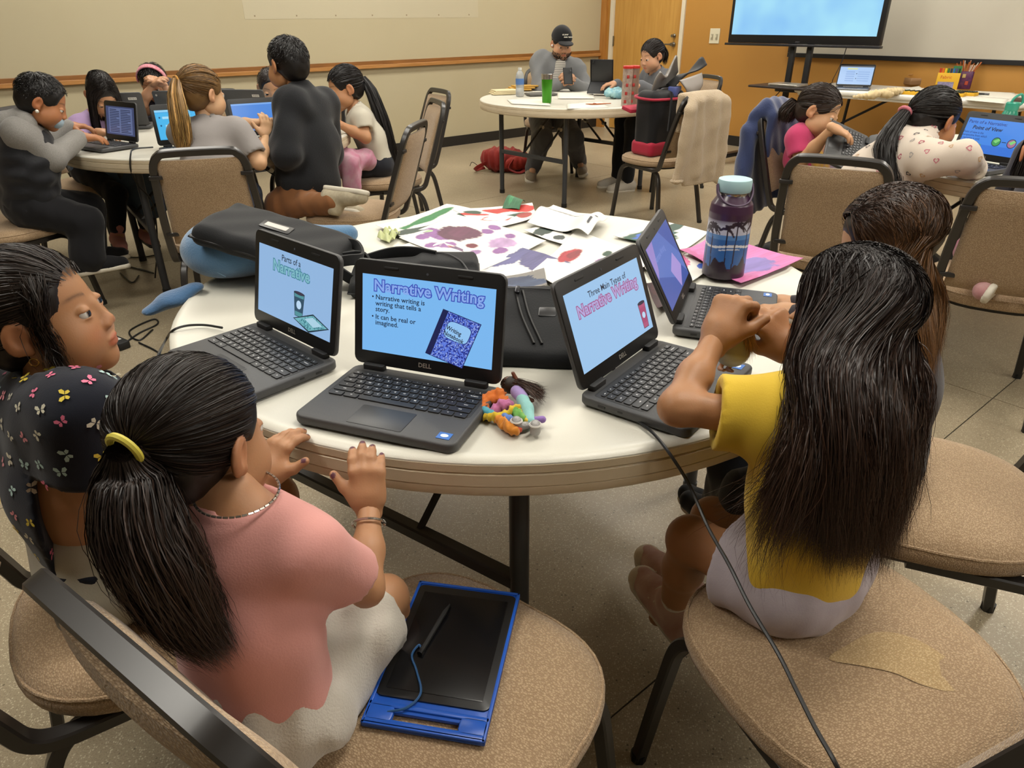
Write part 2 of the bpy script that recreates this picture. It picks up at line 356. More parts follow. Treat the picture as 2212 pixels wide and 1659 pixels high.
# ------------------------------------------------------------ round folding tables
m_plastic = mat('speckled_white_plastic','#cbc8bc',.4,bump=(500,.08),var=(2.5,'#c5c1b4',.4))
m_rim = mat('table_rim_plastic','#d0c2a8',.45,bump=(400,.08),var=(14,'#c0b092',.45))
m_leg = mat('charcoal_leg','#34363a',.4)
TR, TH = .762, .74
def round_table(loc, ang, label):
    """ang: direction (radians) of the first leg seen from the centre"""
    t = thing('round_table', label, 'table', (loc[0],loc[1],0), 0, 'round folding tables')
    R = TR
    mb = MB(); mb.lathe([(.001,TH-.004),(R-.03,TH-.004),(R-.02,TH),(R-.006,TH-.001),(R-.001,TH-.006)],96); 
    mb.lathe([(R-.001,TH-.006),(R-.0005,TH-.008)],96,caps=False); mb.build('table_top', m_plastic, t, sharp=50)
    mb = MB(); mb.lathe([(R-.004,TH-.006),(R,TH-.009),(R,TH-.022),(R-.003,TH-.0235),(R-.003,TH-.0245),(R+.001,TH-.026),(R+.001,TH-.046),(R-.0015,TH-.047),(R-.0015,TH-.0482),(R,TH-.049),(R-.001,TH-.064),(R-.006,TH-.068),(R-.03,TH-.068),(R-.032,TH-.02)],96,caps=False); mb.build('rim', m_rim, t, sharp=50)
    mb = MB(); mb.lathe([(.001,TH-.03),(R-.03,TH-.03)],48,caps=False); mb.build('underside', m_rim, t)
    half = math.atan2(.36,.47)
    for s in (0,1):
        n = ang-half+math.pi*s; nv = np.array([math.cos(n),math.sin(n)]); ev = np.array([-nv[1],nv[0]])
        L = []
        for q in (1,-1):
            p = nv*.47+ev*.36*q; L.append(p)
            lg = MB(); lg.tube([(*p,.012),(*p,TH-.03)],.019,12); leg = lg.build('leg', m_leg, t)
            ft = MB(); ft.tube([(*p,0),(*p,.03)],.022,12); ft.build('foot_cap', m_blackmetal, leg)
        mb = MB(); mb.tube([(*L[0],.34),(*L[1],.34)],.015,8,sec=SQ); mb.build('crossbar', m_leg, t)
        mb = MB(); mb.tube([(*L[0],TH-.045),(*L[1],TH-.045)],.014,8); mb.build('hinge_bar', m_leg, t)
        for q in (1,-1):
            a_ = nv*.47+ev*.1*q; b_ = nv*.06+ev*.1*q
            mb = MB(); mb.tube([(*a_,.35),(*(a_*.5+b_*.5),.53),(*b_,TH-.035)],.009,6); br = mb.build('brace', m_blackmetal, t)
            pm = a_*.5+b_*.5; mb = MB(); mb.tube([(*(pm-ev*.016),.53),(*(pm+ev*.016),.53)],.014,8); mb.build('brace_joint', m_steel, br)
    return t
round_table((-.009,1.627), math.radians(-88), 'big round white table in the foreground with paintings and four open laptops')
round_table((-1.686,4.172), math.radians(-108), 'round white table at the left with children crowded around laptops')
round_table((.519,6.062), math.radians(-100), 'round white table in the back where the man in the cap sits')
round_table((2.42,3.24), math.radians(-150), 'round white table at the right edge with the girl in the heart shirt')

# ------------------------------------------------------------ stacking banquet chairs
def fabric(name, c1, c2, sc=260, strength=.5):
    m = mat(name, c1, .85, spec=.25, sheen=.25); nt = m.node_tree; N = nt.nodes; L = nt.links; b = N['Principled BSDF']
    tc = N.new('ShaderNodeTexCoord'); mp = N.new('ShaderNodeMapping'); mp.inputs['Scale'].default_value=(1,1.6,1.3)
    v = N.new('ShaderNodeTexVoronoi'); v.inputs['Scale'].default_value = sc; v.feature = 'F1'; v.distance='MANHATTAN'
    n = N.new('ShaderNodeTexNoise'); n.inputs['Scale'].default_value = 5; n.inputs['Detail'].default_value = 4
    L.new(tc.outputs['Object'],mp.inputs[0]); L.new(mp.outputs[0],v.inputs['Vector']); L.new(tc.outputs['Object'],n.inputs['Vector'])
    r = N.new('ShaderNodeValToRGB'); r.color_ramp.elements[0].color=hexc(c1); r.color_ramp.elements[1].color=hexc(c2); r.color_ramp.elements[0].position=.15; r.color_ramp.elements[1].position=.85
    L.new(v.outputs['Distance'],r.inputs[0])
    mx = N.new('ShaderNodeMix'); mx.data_type='RGBA'; mx.blend_type='MULTIPLY'; mx.inputs[0].default_value=.35; L.new(r.outputs[0],mx.inputs[6]); L.new(n.outputs['Color'],mx.inputs[7])
    rr = N.new('ShaderNodeMapRange'); rr.inputs[1].default_value=.3; rr.inputs[2].default_value=.7; rr.inputs[3].default_value=.78; rr.inputs[4].default_value=1.0
    L.new(n.outputs['Fac'],rr.inputs[0]); L.new(rr.outputs[0],mx.inputs[7])
    mx.inputs[0].default_value = .6
    L.new(mx.outputs[2],b.inputs['Base Color'])
    bp = N.new('ShaderNodeBump'); bp.inputs['Strength'].default_value=strength; bp.inputs['Distance'].default_value=.002; bp.invert = True; L.new(v.outputs['Distance'],bp.inputs['Height']); L.new(bp.outputs[0],b.inputs['Normal'])
    return m
m_fab = fabric('beige_upholstery','#c6ac8a','#9c8264'); m_tubing = mat('dark_bronze_tubing','#262321',.33,spec=.6)
m_pan = mat('seat_pan','#1c1a19',.6); m_glide = mat('chair_glide','#141414',.6)
def seat_outline(k, n=40):
    """D-shaped seat: broad front, rounder back; k scales"""
    o = []
    for i in range(n):
        a = 2*math.pi*i/n; x,y = math.cos(a),math.sin(a)
        e = .62 if y > 0 else .74
        o.append((.222*k*math.copysign(abs(x)**e,x)*(1-.07*(y<0)*abs(y)), .222*k*math.copysign(abs(y)**e,y)))
    return o
def make_chair():
    t = thing('banquet_chair','chair','chair',group='beige padded stacking chairs')
    mb = MB(); n = 40; rings = []
    for k,z in ((.90,.405),(.985,.412),(1.0,.425),(1.0,.437),(.985,.444),(.978,.4455),(.97,.4475),(.93,.458),(.8,.466),(.5,.470),(.02,.471),(.0005,.471)):
        rings.append(np.c_[V3(seat_outline(k)),np.full(n,z+.0)])
    X = np.stack(rings,1); mb.grid(X, wrap=True); seat = mb.build('seat', m_fab, t, sharp=60)
    pp = np.c_[V3(seat_outline(.982)),np.full(n,.4455)]; mb = MB(); mb.tube(pp,.0032,6,closed=True); mb.build('piping', m_fab, seat)
    mb = MB(); mb.prism(seat_outline(.9,24),.395,.407); mb.build('seat_pan', m_pan, t)
    for sx in (-1,1):
        x = .165*sx
        pth = catmull([(x*1.22,.225,0),(x*1.1,.20,.25),(x*1.04,.185,.345),(x*1.0,.14,.382),(x,.05,.386),(x,-.09,.384),(x*1.0,-.15,.376),(x*1.06,-.195,.33),(x*1.14,-.225,.2),(x*1.25,-.26,0)],6)
        mb = MB(); mb.tube(pth,.0135,sec=[(a*1.0,b*.85) for a,b in SQ]); lg = mb.build('leg_frame', m_tubing, t)
        for e in (0,-1):
            mb = MB(); mb.tube([pth[e]+V3((0,0,0)),pth[e]+V3((0,0,.02))],.016,8); mb.build('glide', m_glide, lg)
    # back frame: one bent tube
    def bp(x,s): # s: 0 at seat .. 1 top
        return (x, -.205-.155*s, .40+.465*s)
    P = [(.185,.05,.392),(.188,-.10,.392),(.19,-.17,.395),(.19,-.205,.412),bp(.192,.12),bp(.19,.4),bp(.178,.75),bp(.168,.90),bp(.145,.975),bp(.10,1.0)]
    full = P+[(-a,b,c) for a,b,c in P[::-1]]
    mb = MB(); mb.tube(catmull(full,5),.0145,sec=[(a*.85,b*1.0) for a,b in SQ],up=(1,0,0)); fr = mb.build('back_frame', m_tubing, t)
    # padded back panel
    def outl(k,s0=.22,s1=.90,n=10):
        o=[]
        for i in range(n): 
            pass
        return o
    nu,nv = 17,15; X = np.zeros((nu,nv,3)); Y = np.zeros((nu,nv,3))
    for i in range(nu):
        for j in range(nv):
            u = -1+2*i/(nu-1); s = .17+.77*j/(nv-1); wdt = .172-.018*(s-.17)
            x,y,z = bp(u*wdt,s); e = max(0,(1-abs(u)**6))*max(0,1-abs(2*j/(nv-1)-1)**8)
            cv = .022*(1-u*u)
            X[i,j] = (x,y+.008+.020*e**.5-cv*.5,z); Y[i,j] = (x,y-.004-.012*e**.5-cv*.8,z)
    mb = MB(); mb.grid(X); mb.grid(Y)
    per = [(i,0) for i in range(nu)]+[(nu-1,j) for j in range(1,nv)]+[(i,nv-1) for i in range(nu-2,-1,-1)]+[(0,j) for j in range(nv-2,0,-1)]
    f=[]; 
    for k,(i,j) in enumerate(per):
        i2,j2 = per[(k+1)%len(per)]; f.append((i*nv+j,i2*nv+j2,nu*nv+i2*nv+j2,nu*nv+i*nv+j))
    mb.f += f; bk = mb.build('backrest', m_fab, t, sharp=60)
    for sx in (-1,1):
        for s in (.27,.80):
            x,y,z = bp(.17*sx,s); mb = MB(); mb.rbox((x,y-.014,z),(.05,.012,.016),.006); mb.build('clip', m_tubing, bk)
    return t
CH0 = make_chair()
CHN = [0]; CHLAST = [None]
def chair(x, y, fx, fy, label):
    rz = az(fx,fy)
    if CHN[0] == 0: CH0.location=(x,y,0); CH0.rotation_euler=(0,0,rz); CH0['label']=label; o = CH0
    else: o = dup(CH0,label,(x,y,0),rz)
    CHN[0]+=1; CHLAST[0]=o; return o
chair(-.115,.70,.58,.815,'beige padded chair the girl in pink sits on, holding the writing tablet')
chair(.52,.765,-.38,.925,'beige padded chair with a pale stain on its seat, under the girl in yellow')
STAINED = CHLAST[0]
chair(.87,1.19,-.93,.36,'beige padded chair right of the long-haired girl in yellow')
chair(-.62,.92,.85,.53,'beige padded chair under the girl in the butterfly shirt')
chair(-1.32,3.18,-.28,.96,'beige padded chair behind the blonde girl, back towards the camera')
chair(-.80,3.60,-.985,.17,'beige padded chair the boy in the black sweater kneels on')
chair(-.78,4.45,-.94,-.34,'beige padded chair the girl in the white shirt sits on')
chair(-.80,5.10,-.85,-.5,'beige padded chair by the cream wall behind the girl in white')
chair(-2.42,3.35,.45,.89,'beige padded chair under the boy in the vest')
chair(1.04,5.10,-.55,.84,'beige padded chair with the knitted cream sweater draped over its back')
chair(.36,7.02,.1,-1,'beige padded chair the man in the cap sits on')
chair(1.34,6.25,-.95,-.3,'beige padded chair the girl in the grey hoodie sits on')
chair(1.35,2.855,.53,.85,'beige padded chair behind the girl in the heart shirt')
chair(1.78,2.45,.50,.87,'beige padded chair at the right edge with a child kneeling on it')
chair(1.68,3.77,.72,-.69,'beige padded chair with the blue jacket hung on its back')
chair(-2.55,4.30,.98,-.1,'beige padded chair under the girl in the lavender top')
chair(-2.00,5.05,.3,-.95,'beige padded chair by the wall under the child with the pink hairband')
chair(-1.42,5.04,-.2,-.97,'beige padded chair by the wall under the boy behind the laptop')

# ------------------------------------------------------------ long folding table by the ochre wall
m_whitep = mat('white_table_plastic','#dcdad2',.4,bump=(500,.06))
lt = thing('folding_table','long white folding table against the ochre wall, covered in art supplies','table',(0,0,0)); 
LTO = RM(.62,4.25,0); lt.location = LTO; lt.rotation_euler = (0,0,math.atan2(DB[1],DB[0]))
# local x along the wall (+b), local y away from wall = ... 
def LT(x, y, z=0): return (x,y,z)
mb = MB(); mb.rbox((0,0,.722),(1.83,.76,.04),.05,seg=5); mb.build('table_top', m_whitep, lt, sharp=45)
mb = MB(); mb.rbox((0,0,.695),(1.78,.71,.03),.04); mb.build('skirt', m_whitep, lt)
for sx in (-1,1):
    for sy in (-1,1):
        mb = MB(); mb.tube([(sx*.74,sy*.29,0),(sx*.70,sy*.29,.69)],.014,8); mb.build('leg', m_blackmetal, lt)
    mb = MB(); mb.tube([(sx*.735,-.29,.12),(sx*.735,.29,.12)],.01,8); mb.build('crossbar', m_blackmetal, lt)
    mb = MB(); mb.tube([(sx*.715,0,.36),(sx*.45,0,.52),(sx*.18,0,.68)],.010,6,sec=SQ); mb.build('brace', m_blackmetal, lt)
    mb = MB(); mb.tube([(sx*.715,-.29,.36),(sx*.715,.29,.36)],.010,8); mb.build('brace_bar', m_blackmetal, lt)

# pale stain on the seat of the chair at the lower right
bpy.context.view_layer.update(); iM = STAINED.matrix_world.inverted()
ol = catmull([tuple(iM @ G(u,v,.470))[:2]+(0,) for u,v in ((1790,1425),(1830,1395),(1880,1370),(1930,1368),(1985,1385),(2030,1410),(2070,1440),(2085,1475),(2050,1492),(1990,1480),(1930,1455),(1860,1440))],5,True)[:,:2]
cst = ol.mean(0); X = np.zeros((len(ol),9,3))
for i,p in enumerate(ol):
    for j in range(9):
        q = cst+(p-cst)*j/8; k_ = (abs(q[0])/.222)**1.45+(abs(q[1])/.222)**1.45; k_ = k_**(1/1.45); X[i,j] = (q[0],q[1],float(np.interp(k_,[0,.5,.8,.93,1],[.4712,.4702,.4662,.4582,.45]))+.0012)
mb = MB(); mb.grid(X,wrap=True); mb.build('stain', fabric('stained_upholstery','#cfb68c','#ab9066'), STAINED, sharp=None)
# ------------------------------------------------------------ laptops
m_shell = mat('laptop_shell','#424243',.5,bump=(900,.15)); m_bezel = mat('laptop_bezel','#131314',.42); m_keycap = mat('laptop_key','#1d1d1f',.45)
m_glyph = mat('key_print','#d8d8d8',.6); m_rubber = mat('laptop_rubber','#1a1a1b',.6); m_well = mat('keyboard_well','#2a2a2b',.5); m_logo = mat('logo_silver','#b9b6ae',.35,.6)
LW, LD, LH = .287, .2, .190
KEYS = []
def _keys():
    rows = [["esc","<",">","c","[]","oo","-","*","o","+","x","v","l"],
            ["~",*"1234567890","-","=",'backspace'],["tab",*"qwertyuiop","[","]","\\"],["q.",*"asdfghjkl",";","'","enter"],["shift",*"zxcvbnm",",",".","/","shift"],["ctrl","alt"," ","alt","ctrl","<",">"]]
    wid = [[1.05]*13,[1]*13+[1.7],[1.4]+[1]*12+[1.3],[1.7]+[1]*11+[1.9],[2.3]+[1]*10+[2.3],[1.6,1.6,6.0,1.3,1.3,1.3,1.3]]
    kw = LW-.030; y = .068; out = []
    for r,(ks,ws) in enumerate(zip(rows,wid)):
        hgt = .0105 if r == 0 else .0152; x = -kw/2; sc = kw/sum(ws)
        for k,wd in zip(ks,ws):
            out.append((k, x+sc*wd/2, y-hgt/2, sc*wd-.0026, hgt-.0024)); x += sc*wd
        y -= hgt+.0006
    return out
for k,x,y,wd,hg in _keys():
    mb = MB(); mb.rbox((0,0,.0008),(wd,hg,.0024),.0016,seg=1,edge=.0006)
    me = bpy.data.meshes.new('key'); me.from_pydata(np.vstack(mb.v).tolist(),[],mb.f); fixnormals(me); me.materials.append(m_keycap); me.materials.append(m_glyph)
    if k.strip():
        cu = bpy.data.curves.new('g','FONT'); cu.body = k.upper() if len(k)==1 else k; cu.size = .0052 if len(k)==1 else .0034; cu.align_x='CENTER'; cu.align_y='CENTER'; cu.resolution_u=1; cu.offset=.00015
        t = bpy.data.objects.new('g',cu); m2 = bpy.data.meshes.new_from_object(t); bpy.data.objects.remove(t)
        m2.transform(Matrix.Translation((0,.0006,.00225)))
        bm = bmesh.new(); bm.from_mesh(me); n0 = len(bm.faces); bm.from_mesh(m2); bm.faces.ensure_lookup_table()
        for f in bm.faces[n0:]: f.material_index = 1
        bm.to_mesh(me); bm.free(); bpy.data.meshes.remove(m2)
    KEYS.append((me,x,y))
KEYS_JOIN = None
def keys_joined():
    global KEYS_JOIN
    if KEYS_JOIN is None:
        bm = bmesh.new()
        for me,x,y in KEYS:
            m2 = me.copy(); m2.transform(Matrix.Translation((x,y,.0178))); bm.from_mesh(m2); bpy.data.meshes.remove(m2)
        KEYS_JOIN = bpy.data.meshes.new('keys'); bm.to_mesh(KEYS_JOIN); bm.free(); KEYS_JOIN.materials.append(m_keycap); KEYS_JOIN.materials.append(m_glyph)
    return KEYS_JOIN
def laptop(hx, hy, back_az, tilt, label, screen, near=True, M=None, z=TH, lid_back=None, sc=1.0, silver=False):
    """hx,hy: hinge midpoint; back_az: compass angle (deg, from +Y clockwise) the back of the laptop points to; tilt: lid lean back (deg)"""
    a = math.radians(back_az); bd = np.array([math.sin(a),math.cos(a)]); c = np.array([hx,hy])-bd*(LD/2-.012)*sc
    t = thing('laptop', label, 'laptop', (c[0],c[1],z), -a, group='open laptops')
    if M is not None: t.matrix_world = M
    if sc != 1: t.scale = (sc,sc,sc)
    shell = m_shell if not silver else mat('silver_shell','#77797c',.3,.7)
    mb = MB(); mb.rbox((0,0,.0085),(LW,LD,.017),.016,seg=4,edge=.004); base = mb.build('base', shell, t, sharp=50)
    mb = MB(); mb.rbox((0,.0305,.0168),(LW-.022,.094,.0012),.006,edge=.0003); kb = mb.build('keyboard', m_well, t)
    mb = MB(); mb.rbox((0,-.062,.0172),(.098,.058,.0008),.003,edge=.0002); tp = mb.build('touchpad', mat('touchpad','#333334',.42), t)
    for sx in (-1,1):
        mb = MB(); mb.rbox((sx*.1,LD/2-.010,.021),(.042,.015,.012),.004); mb.build('hinge', m_rubber, t)
    if near:
        mb = MB(); mb.box((.118,-.078,.0175),(.022,.018,.0006)); st = mb.build('sticker', mat('blue_sticker','#2060b0',.4), t, smooth=False)
        mb = MB(); mb.lathe([(.0055,.0178),(.0055,.0182)],16,(.118,-.078,0),sx=1.2,sy=.8); mb.build('sticker_mark', mat('sticker_white','#c8dcf0',.4), st, smooth=False)
        for sx in (-1,1):
            mb = MB(); mb.box((sx*LW/2,.055,.008),(.0012,.013,.004)); mb.build('port', m_bezel, t, smooth=False)
            mb = MB(); mb.box((sx*LW/2,.02,.009),(.0012,.009,.003)); mb.build('port', m_bezel, t, smooth=False)
        for me,x,y in KEYS:
            o = bpy.data.objects.new('key',me); COL.objects.link(o); o.parent = kb; o.location = (x,y,.0174)
    else:
        o = bpy.data.objects.new('keys',keys_joined()); COL.objects.link(o); o.parent = kb; o['kind'] = 'stuff'
    # lid: local frame at the hinge, x right, y up the lid, z towards the user
    lid_e = MB(); lid_e.rbox((0,LH/2+.004,-.006),(LW,LH,.009),.014,seg=4,edge=.003); ld = lid_e.build('lid', shell, t, sharp=50)
    ta = math.radians(tilt); up = np.array([0,math.sin(ta),math.cos(ta)]); nr = np.array([0,-math.cos(ta),math.sin(ta)])
    ld.matrix_local = Matrix(((1,up[0],nr[0],0),(0,up[1],nr[1],LD/2-.010),(0,up[2],nr[2],.020),(0,0,0,1)))
    mb = MB(); mb.rbox((0,LH/2+.004,-.001),(LW-.002,LH-.002,.0014),.0135,seg=4,edge=.0004); mb.build('bezel', m_bezel, ld, sharp=50)
    if near:
        for sx in (-1,1):
            mb = MB(); mb.rbox((sx*.07,LH-.008,-.0002),(.028,.004,.0022),.0015); mb.build('bumper', m_rubber, ld)
        mb = MB(); mb.lathe([(.0022,0),(.0022,.0004)],12,(0,LH-.011,0)); mb.build('webcam', mat('webcam_lens','#50545c',.15), ld)
        text_mesh('logo_print','DELL',.0115,m_logo,ld,Matrix.Translation((0,.014,.0002)),bold=.0002,align='CENTER')
    sw, sh, sy = LW-.034, LH-.052, .030
    if screen: screen(ld, sw, sh, sy)
    if lid_back: lid_back(ld)
    return t
class Scr:
    """draws a slide on the lid: coordinates 0..1 from the top left of the display"""
    def __init__(s, ld, sw, sh, sy, bg, k=1.0, nm='display'):
        s.ld,s.w,s.h,s.y = ld,sw,sh,sy
        mb = MB(); mb.box((0,sy+sh/2,-.0002),(sw,sh,.0010)); s.o = mb.build(nm, emis('scr_'+bg,bg,k), ld, smooth=False)
        s.z = .0006
    def P(s, x, y): s.z += .00002; return Matrix.Translation(((x-.5)*s.w, s.y+(1-y)*s.h, s.z))
    def text(s, x, y, body, size, col, bold=0, align='LEFT', xs=1, shear=0, rot=0):
        M = s.P(x,y)
        if rot: M = M @ Matrix.Rotation(rot,4,'Z')
        return text_mesh('slide_text', body, size*s.h, emis('ink_'+col,col), s.o, M, bold*s.h, align, shear, xs)
    def bubble(s, x, y, body, size, cout, cin, xs=1, align='LEFT', rot=0):
        s.text(x,y,body,size,cout,.016,align,xs,rot=rot); s.text(x,y,body,size,cin,.0035,align,xs,rot=rot)
    def poly(s, pts, col):
        s.z += .00002; v = [((x-.5)*s.w, s.y+(1-y)*s.h, s.z) for x,y in pts]; mb = MB(); mb.flat(v); return mb.build('slide_art', emis('ink_'+col,col), s.o, smooth=False)
    def rect(s, x0,y0,x1,y1,col): return s.poly([(x0,y0),(x1,y0),(x1,y1),(x0,y1)],col)
    def disc(s, x,y,r,col,sx=1): return s.poly([(x+r*sx*math.cos(i*.3142)*s.h/s.w, y+r*math.sin(i*.3142)) for i in range(20)],col)
    def speck(s, quad, cols, n, r):
        s.z += .00002; q = V3(quad); mb = MB(); rr = np.random.default_rng(3)
        for i in range(n):
            a,b = rr.random(2); p = (q[0]*(1-a)+q[1]*a)*(1-b)+(q[3]*(1-a)+q[2]*a)*b; an = rr.random()*3
            k = [p+r*rr.uniform(.4,1.2)*np.array([math.cos(an+j*1.57)*s.h/s.w*(1 if j%2 else 2.0),math.sin(an+j*1.57)*(1 if j%2 else 2.0)]) for j in range(4)]
            mb.flat([((x-.5)*s.w, s.y+(1-y)*s.h, s.z) for x,y in k])
        mb.build('slide_speckle', emis('ink_'+cols,cols), s.o, smooth=False)
def cup(S, x, y, w, h, c1, c2):
    S.poly([(x,y),(x+w,y),(x+w*.86,y+h),(x+w*.14,y+h)],'#1d2b3a'); S.poly([(x+w*.05,y+h*.02),(x+w*.95,y+h*.02),(x+w*.83,y+h*.98),(x+w*.17,y+h*.98)],c1)
    S.poly([(x+w*(.5+.5*math.cos(t)),y+h*(.02+.07*math.sin(t))) for t in np.linspace(0,6.28,20,endpoint=False)],'#1d2b3a'); S.poly([(x+w*(.5+.42*math.cos(t)),y+h*(.02+.05*math.sin(t))) for t in np.linspace(0,6.28,20,endpoint=False)],'#3b3348'); S.poly([(x+w*.06,y+h*.2),(x+w*.94,y+h*.2),(x+w*.85,y+h*.8),(x+w*.15,y+h*.8)],c2); S.disc(x+w/2,y+h*.5,w*.42,'#b9d6f0')
def scr_parts(ld,sw,sh,sy):
    S = Scr(ld,sw,sh,sy,'#8fb4dd')
    S.text(.33,.14,'Parts of a',.125,'#16202e',.001,xs=1.0); S.bubble(.21,.31,'Narrative',.22,'#3f7f93','#7fb9c6',xs=1.08)
    cup(S,.515,.50,.145,.34,'#4f8f98','#2c4d63')
    q = [(.52,.88),(.78,.72),(.985,.83),(.73,1.0)]
    S.poly([(.515,.885),(.78,.715),(.99,.83),(.73,1.0)],'#1b3140'); S.poly([(.535,.885),(.78,.735),(.965,.832),(.73,.975)],'#6fb0ba'); S.speck([(.54,.885),(.78,.74),(.96,.832),(.73,.97)],'#2f6d7c',60,.012); S.poly([(.67,.83),(.78,.765),(.90,.83),(.79,.90)],'#a8cfe2')
def scr_writing(ld,sw,sh,sy):
    S = Scr(ld,sw,sh,sy,'#78b6ee')
    S.bubble(.09,.20,'Narrative Writing',.20,'#3a4fb4','#86a8ea',xs=1.04)
    for x,y,t in ((.075,.31,'\u2022'),(.105,.31,'Narrative writing is'),(.105,.39,'writing that tells a'),(.105,.465,'story.'),(.075,.565,'\u2022'),(.105,.565,'It can be real or'),(.105,.64,'imagined.')): S.text(x,y,t,.089,'#16243c',.0012,xs=1.0)
    c,s_ = math.cos(.30),math.sin(.30)
    def rq(x,y): return (.70+(x*c-y*s_)*.62, .68+(x*s_+y*c)*.92) 
    S.poly([rq(-.23,-.34),rq(.25,-.34),rq(.25,.34),rq(-.23,.34)],'#101c4c'); bq=[rq(-.16,-.33),rq(.24,-.33),rq(.24,.33),rq(-.16,.33)]; S.poly(bq,'#5a78dc'); S.speck(bq,'#1c2c86',700,.011); S.speck(bq,'#9db4f2',260,.008)
    lab = [rq(.035+.155*math.copysign(abs(math.cos(t))**.5,math.cos(t)),-.105+.13*math.copysign(abs(math.sin(t))**.5,math.sin(t))) for t in np.linspace(0,6.283,28,endpoint=False)]
    S.poly(lab,'#20307a'); S.poly([((x-.715)*.95+.715,(y-.585)*.95+.585) for x,y in lab],'#8fc2f0')
    S.text(.652,.565,'Writing',.08,'#101828',.0015,rot=-.33,xs=.85); S.text(.632,.635,'Notebook',.08,'#101828',.0015,rot=-.33,xs=.85)
def scr_types(ld,sw,sh,sy):
    S = Scr(ld,sw,sh,sy,'#9cc4ea')
    S.text(.27,.175,'Three Main Types of',.115,'#2b3140',.001,xs=.98); S.bubble(.10,.35,'Narrative Writing',.21,'#a2568a','#b3a7da',xs=.98)
    cup(S,.855,.59,.105,.36,'#b0557a','#a84a72')
def scr_far(ld,sw,sh,sy):
    S = Scr(ld,sw,sh,sy,'#4a5ea6'); S.poly([(0,.0),(.55,0),(1,.62),(1,1),(.9,1),(0,.45)],'#5d74bb'); S.poly([(.0,.0),(.25,0),(.1,.4),(0,.5)],'#9a86c8'); S.poly([(.45,.62),(.72,.45),(.86,.75),(.6,.98)],'#a792d2'); S.poly([(.6,.98),(.86,.75),(1,.95),(1,1),(.62,1)],'#3f55a0')
    S.text(.12,.3,'Narrative Writing',.14,'#7f8fd0',xs=.8)
laptop(-.156,1.106,20.5,12,'open laptop in the middle of the near table showing a Narrative Writing slide',scr_writing)
laptop(-.437,1.268,42.5,12,'open laptop left on the near table showing a Parts of a Narrative slide',scr_parts)
laptop(.208,1.146,-53,20,'open laptop before the girl in yellow showing a Three Main Types slide',scr_types)
laptop(.388,1.452,-70,28,'open laptop seen from the side beside the purple bottle, dim purple slide',scr_far)
# left table
def scr_text(ld,sw,sh,sy):
    S = Scr(ld,sw,sh,sy,'#3a4468'); S.rect(.1,.05,.93,.95,'#5b688f')
    for i in range(14):
        for j,(a,b) in enumerate(((.14,.48),(.53,.88))): S.rect(a,.1+i*.06,b-(.1 if (i*7+j)%5==0 else 0),.128+i*.06,'#232b48')
def scr_chat(ld,sw,sh,sy):
    S = Scr(ld,sw,sh,sy,'#3ea4e0'); S.rect(0,0,1,.07,'#8fd0f2'); S.rect(0,.1,.75,.97,'#48b4ea'); S.rect(.77,.12,1,.97,'#57bdee')
    for x0,y0,x1,y1 in ((.12,.22,.5,.3),(.5,.36,.68,.42),(.15,.5,.68,.66)): S.rect(x0,y0,x1,y1,'#a5dcf6')
    for i in range(4): S.rect(.2+i*.14,.74,.3+i*.14,.8,'#144e78')
    for y in (.25,.52): S.disc(.07,y,.03,'#15507c')
def scr_draw(ld,sw,sh,sy):
    S = Scr(ld,sw,sh,sy,'#4a86d8'); 
    for i in range(5): S.poly([(.06+i*.08,.85-i*.01),(.09+i*.08,.68),(.115+i*.08,.7),(.1+i*.08,.87)],'#243f9c')
    S.rect(0,0,1,.06,'#79abeb')
def lid_tag(txt=None):
    def f(ld):
        mb = MB(); mb.box((-.09,LH-.03,-.0112),(.045,.014,.0006)); o = mb.build('barcode_label', mat('paper_label','#d8d6d0',.6), ld, smooth=False)
        for i in range(7): mb = MB(); mb.box((-.107+i*.0055,LH-.03,-.0116),(.0022,.008,.0003)); mb.build('barcode_bar', m_bezel, o, smooth=False)
        mb = MB(); mb.lathe([(.006,-.0112),(.006,-.0106)],16,(.12,LH-.02,0)); mb.build('lid_logo', m_logo, ld, smooth=False)
        if txt:
            mb = MB(); mb.box((-.11,.035,-.0112),(.05,.024,.0006)); o = mb.build('number_label', mat('paper_label','#d8d6d0',.6), ld, smooth=False)
            text_mesh('number_print',txt,.022,mat('label_ink','#15151a',.6),o,Matrix.Translation((-.111,.027,-.0117)) @ Matrix.Rotation(math.pi,4,'Y'),bold=.0006,align='CENTER')
    return f
laptop(-2.03,3.83,33,12,'open laptop before the boy in the vest showing a dim page of text',scr_text,False)
laptop(-1.62,3.70,-28,10,'open laptop left of the blonde girl showing a bright blue chat page',scr_chat,False)
laptop(-2.30,4.42,165,14,'black laptop lid with a barcode label in front of the girl in lavender',scr_chat,False,lid_back=lid_tag())
laptop(-1.98,4.54,176,14,'black laptop lid in front of the child with the pink hairband',scr_draw,False,lid_back=lid_tag())
laptop(-1.34,3.98,-30,16,'open laptop right of the blonde girl showing a blue drawing page',scr_draw,False)
laptop(-1.60,4.58,190,14,'black laptop lid marked 224 before the boy behind it',scr_chat,False,lid_back=lid_tag('224'))
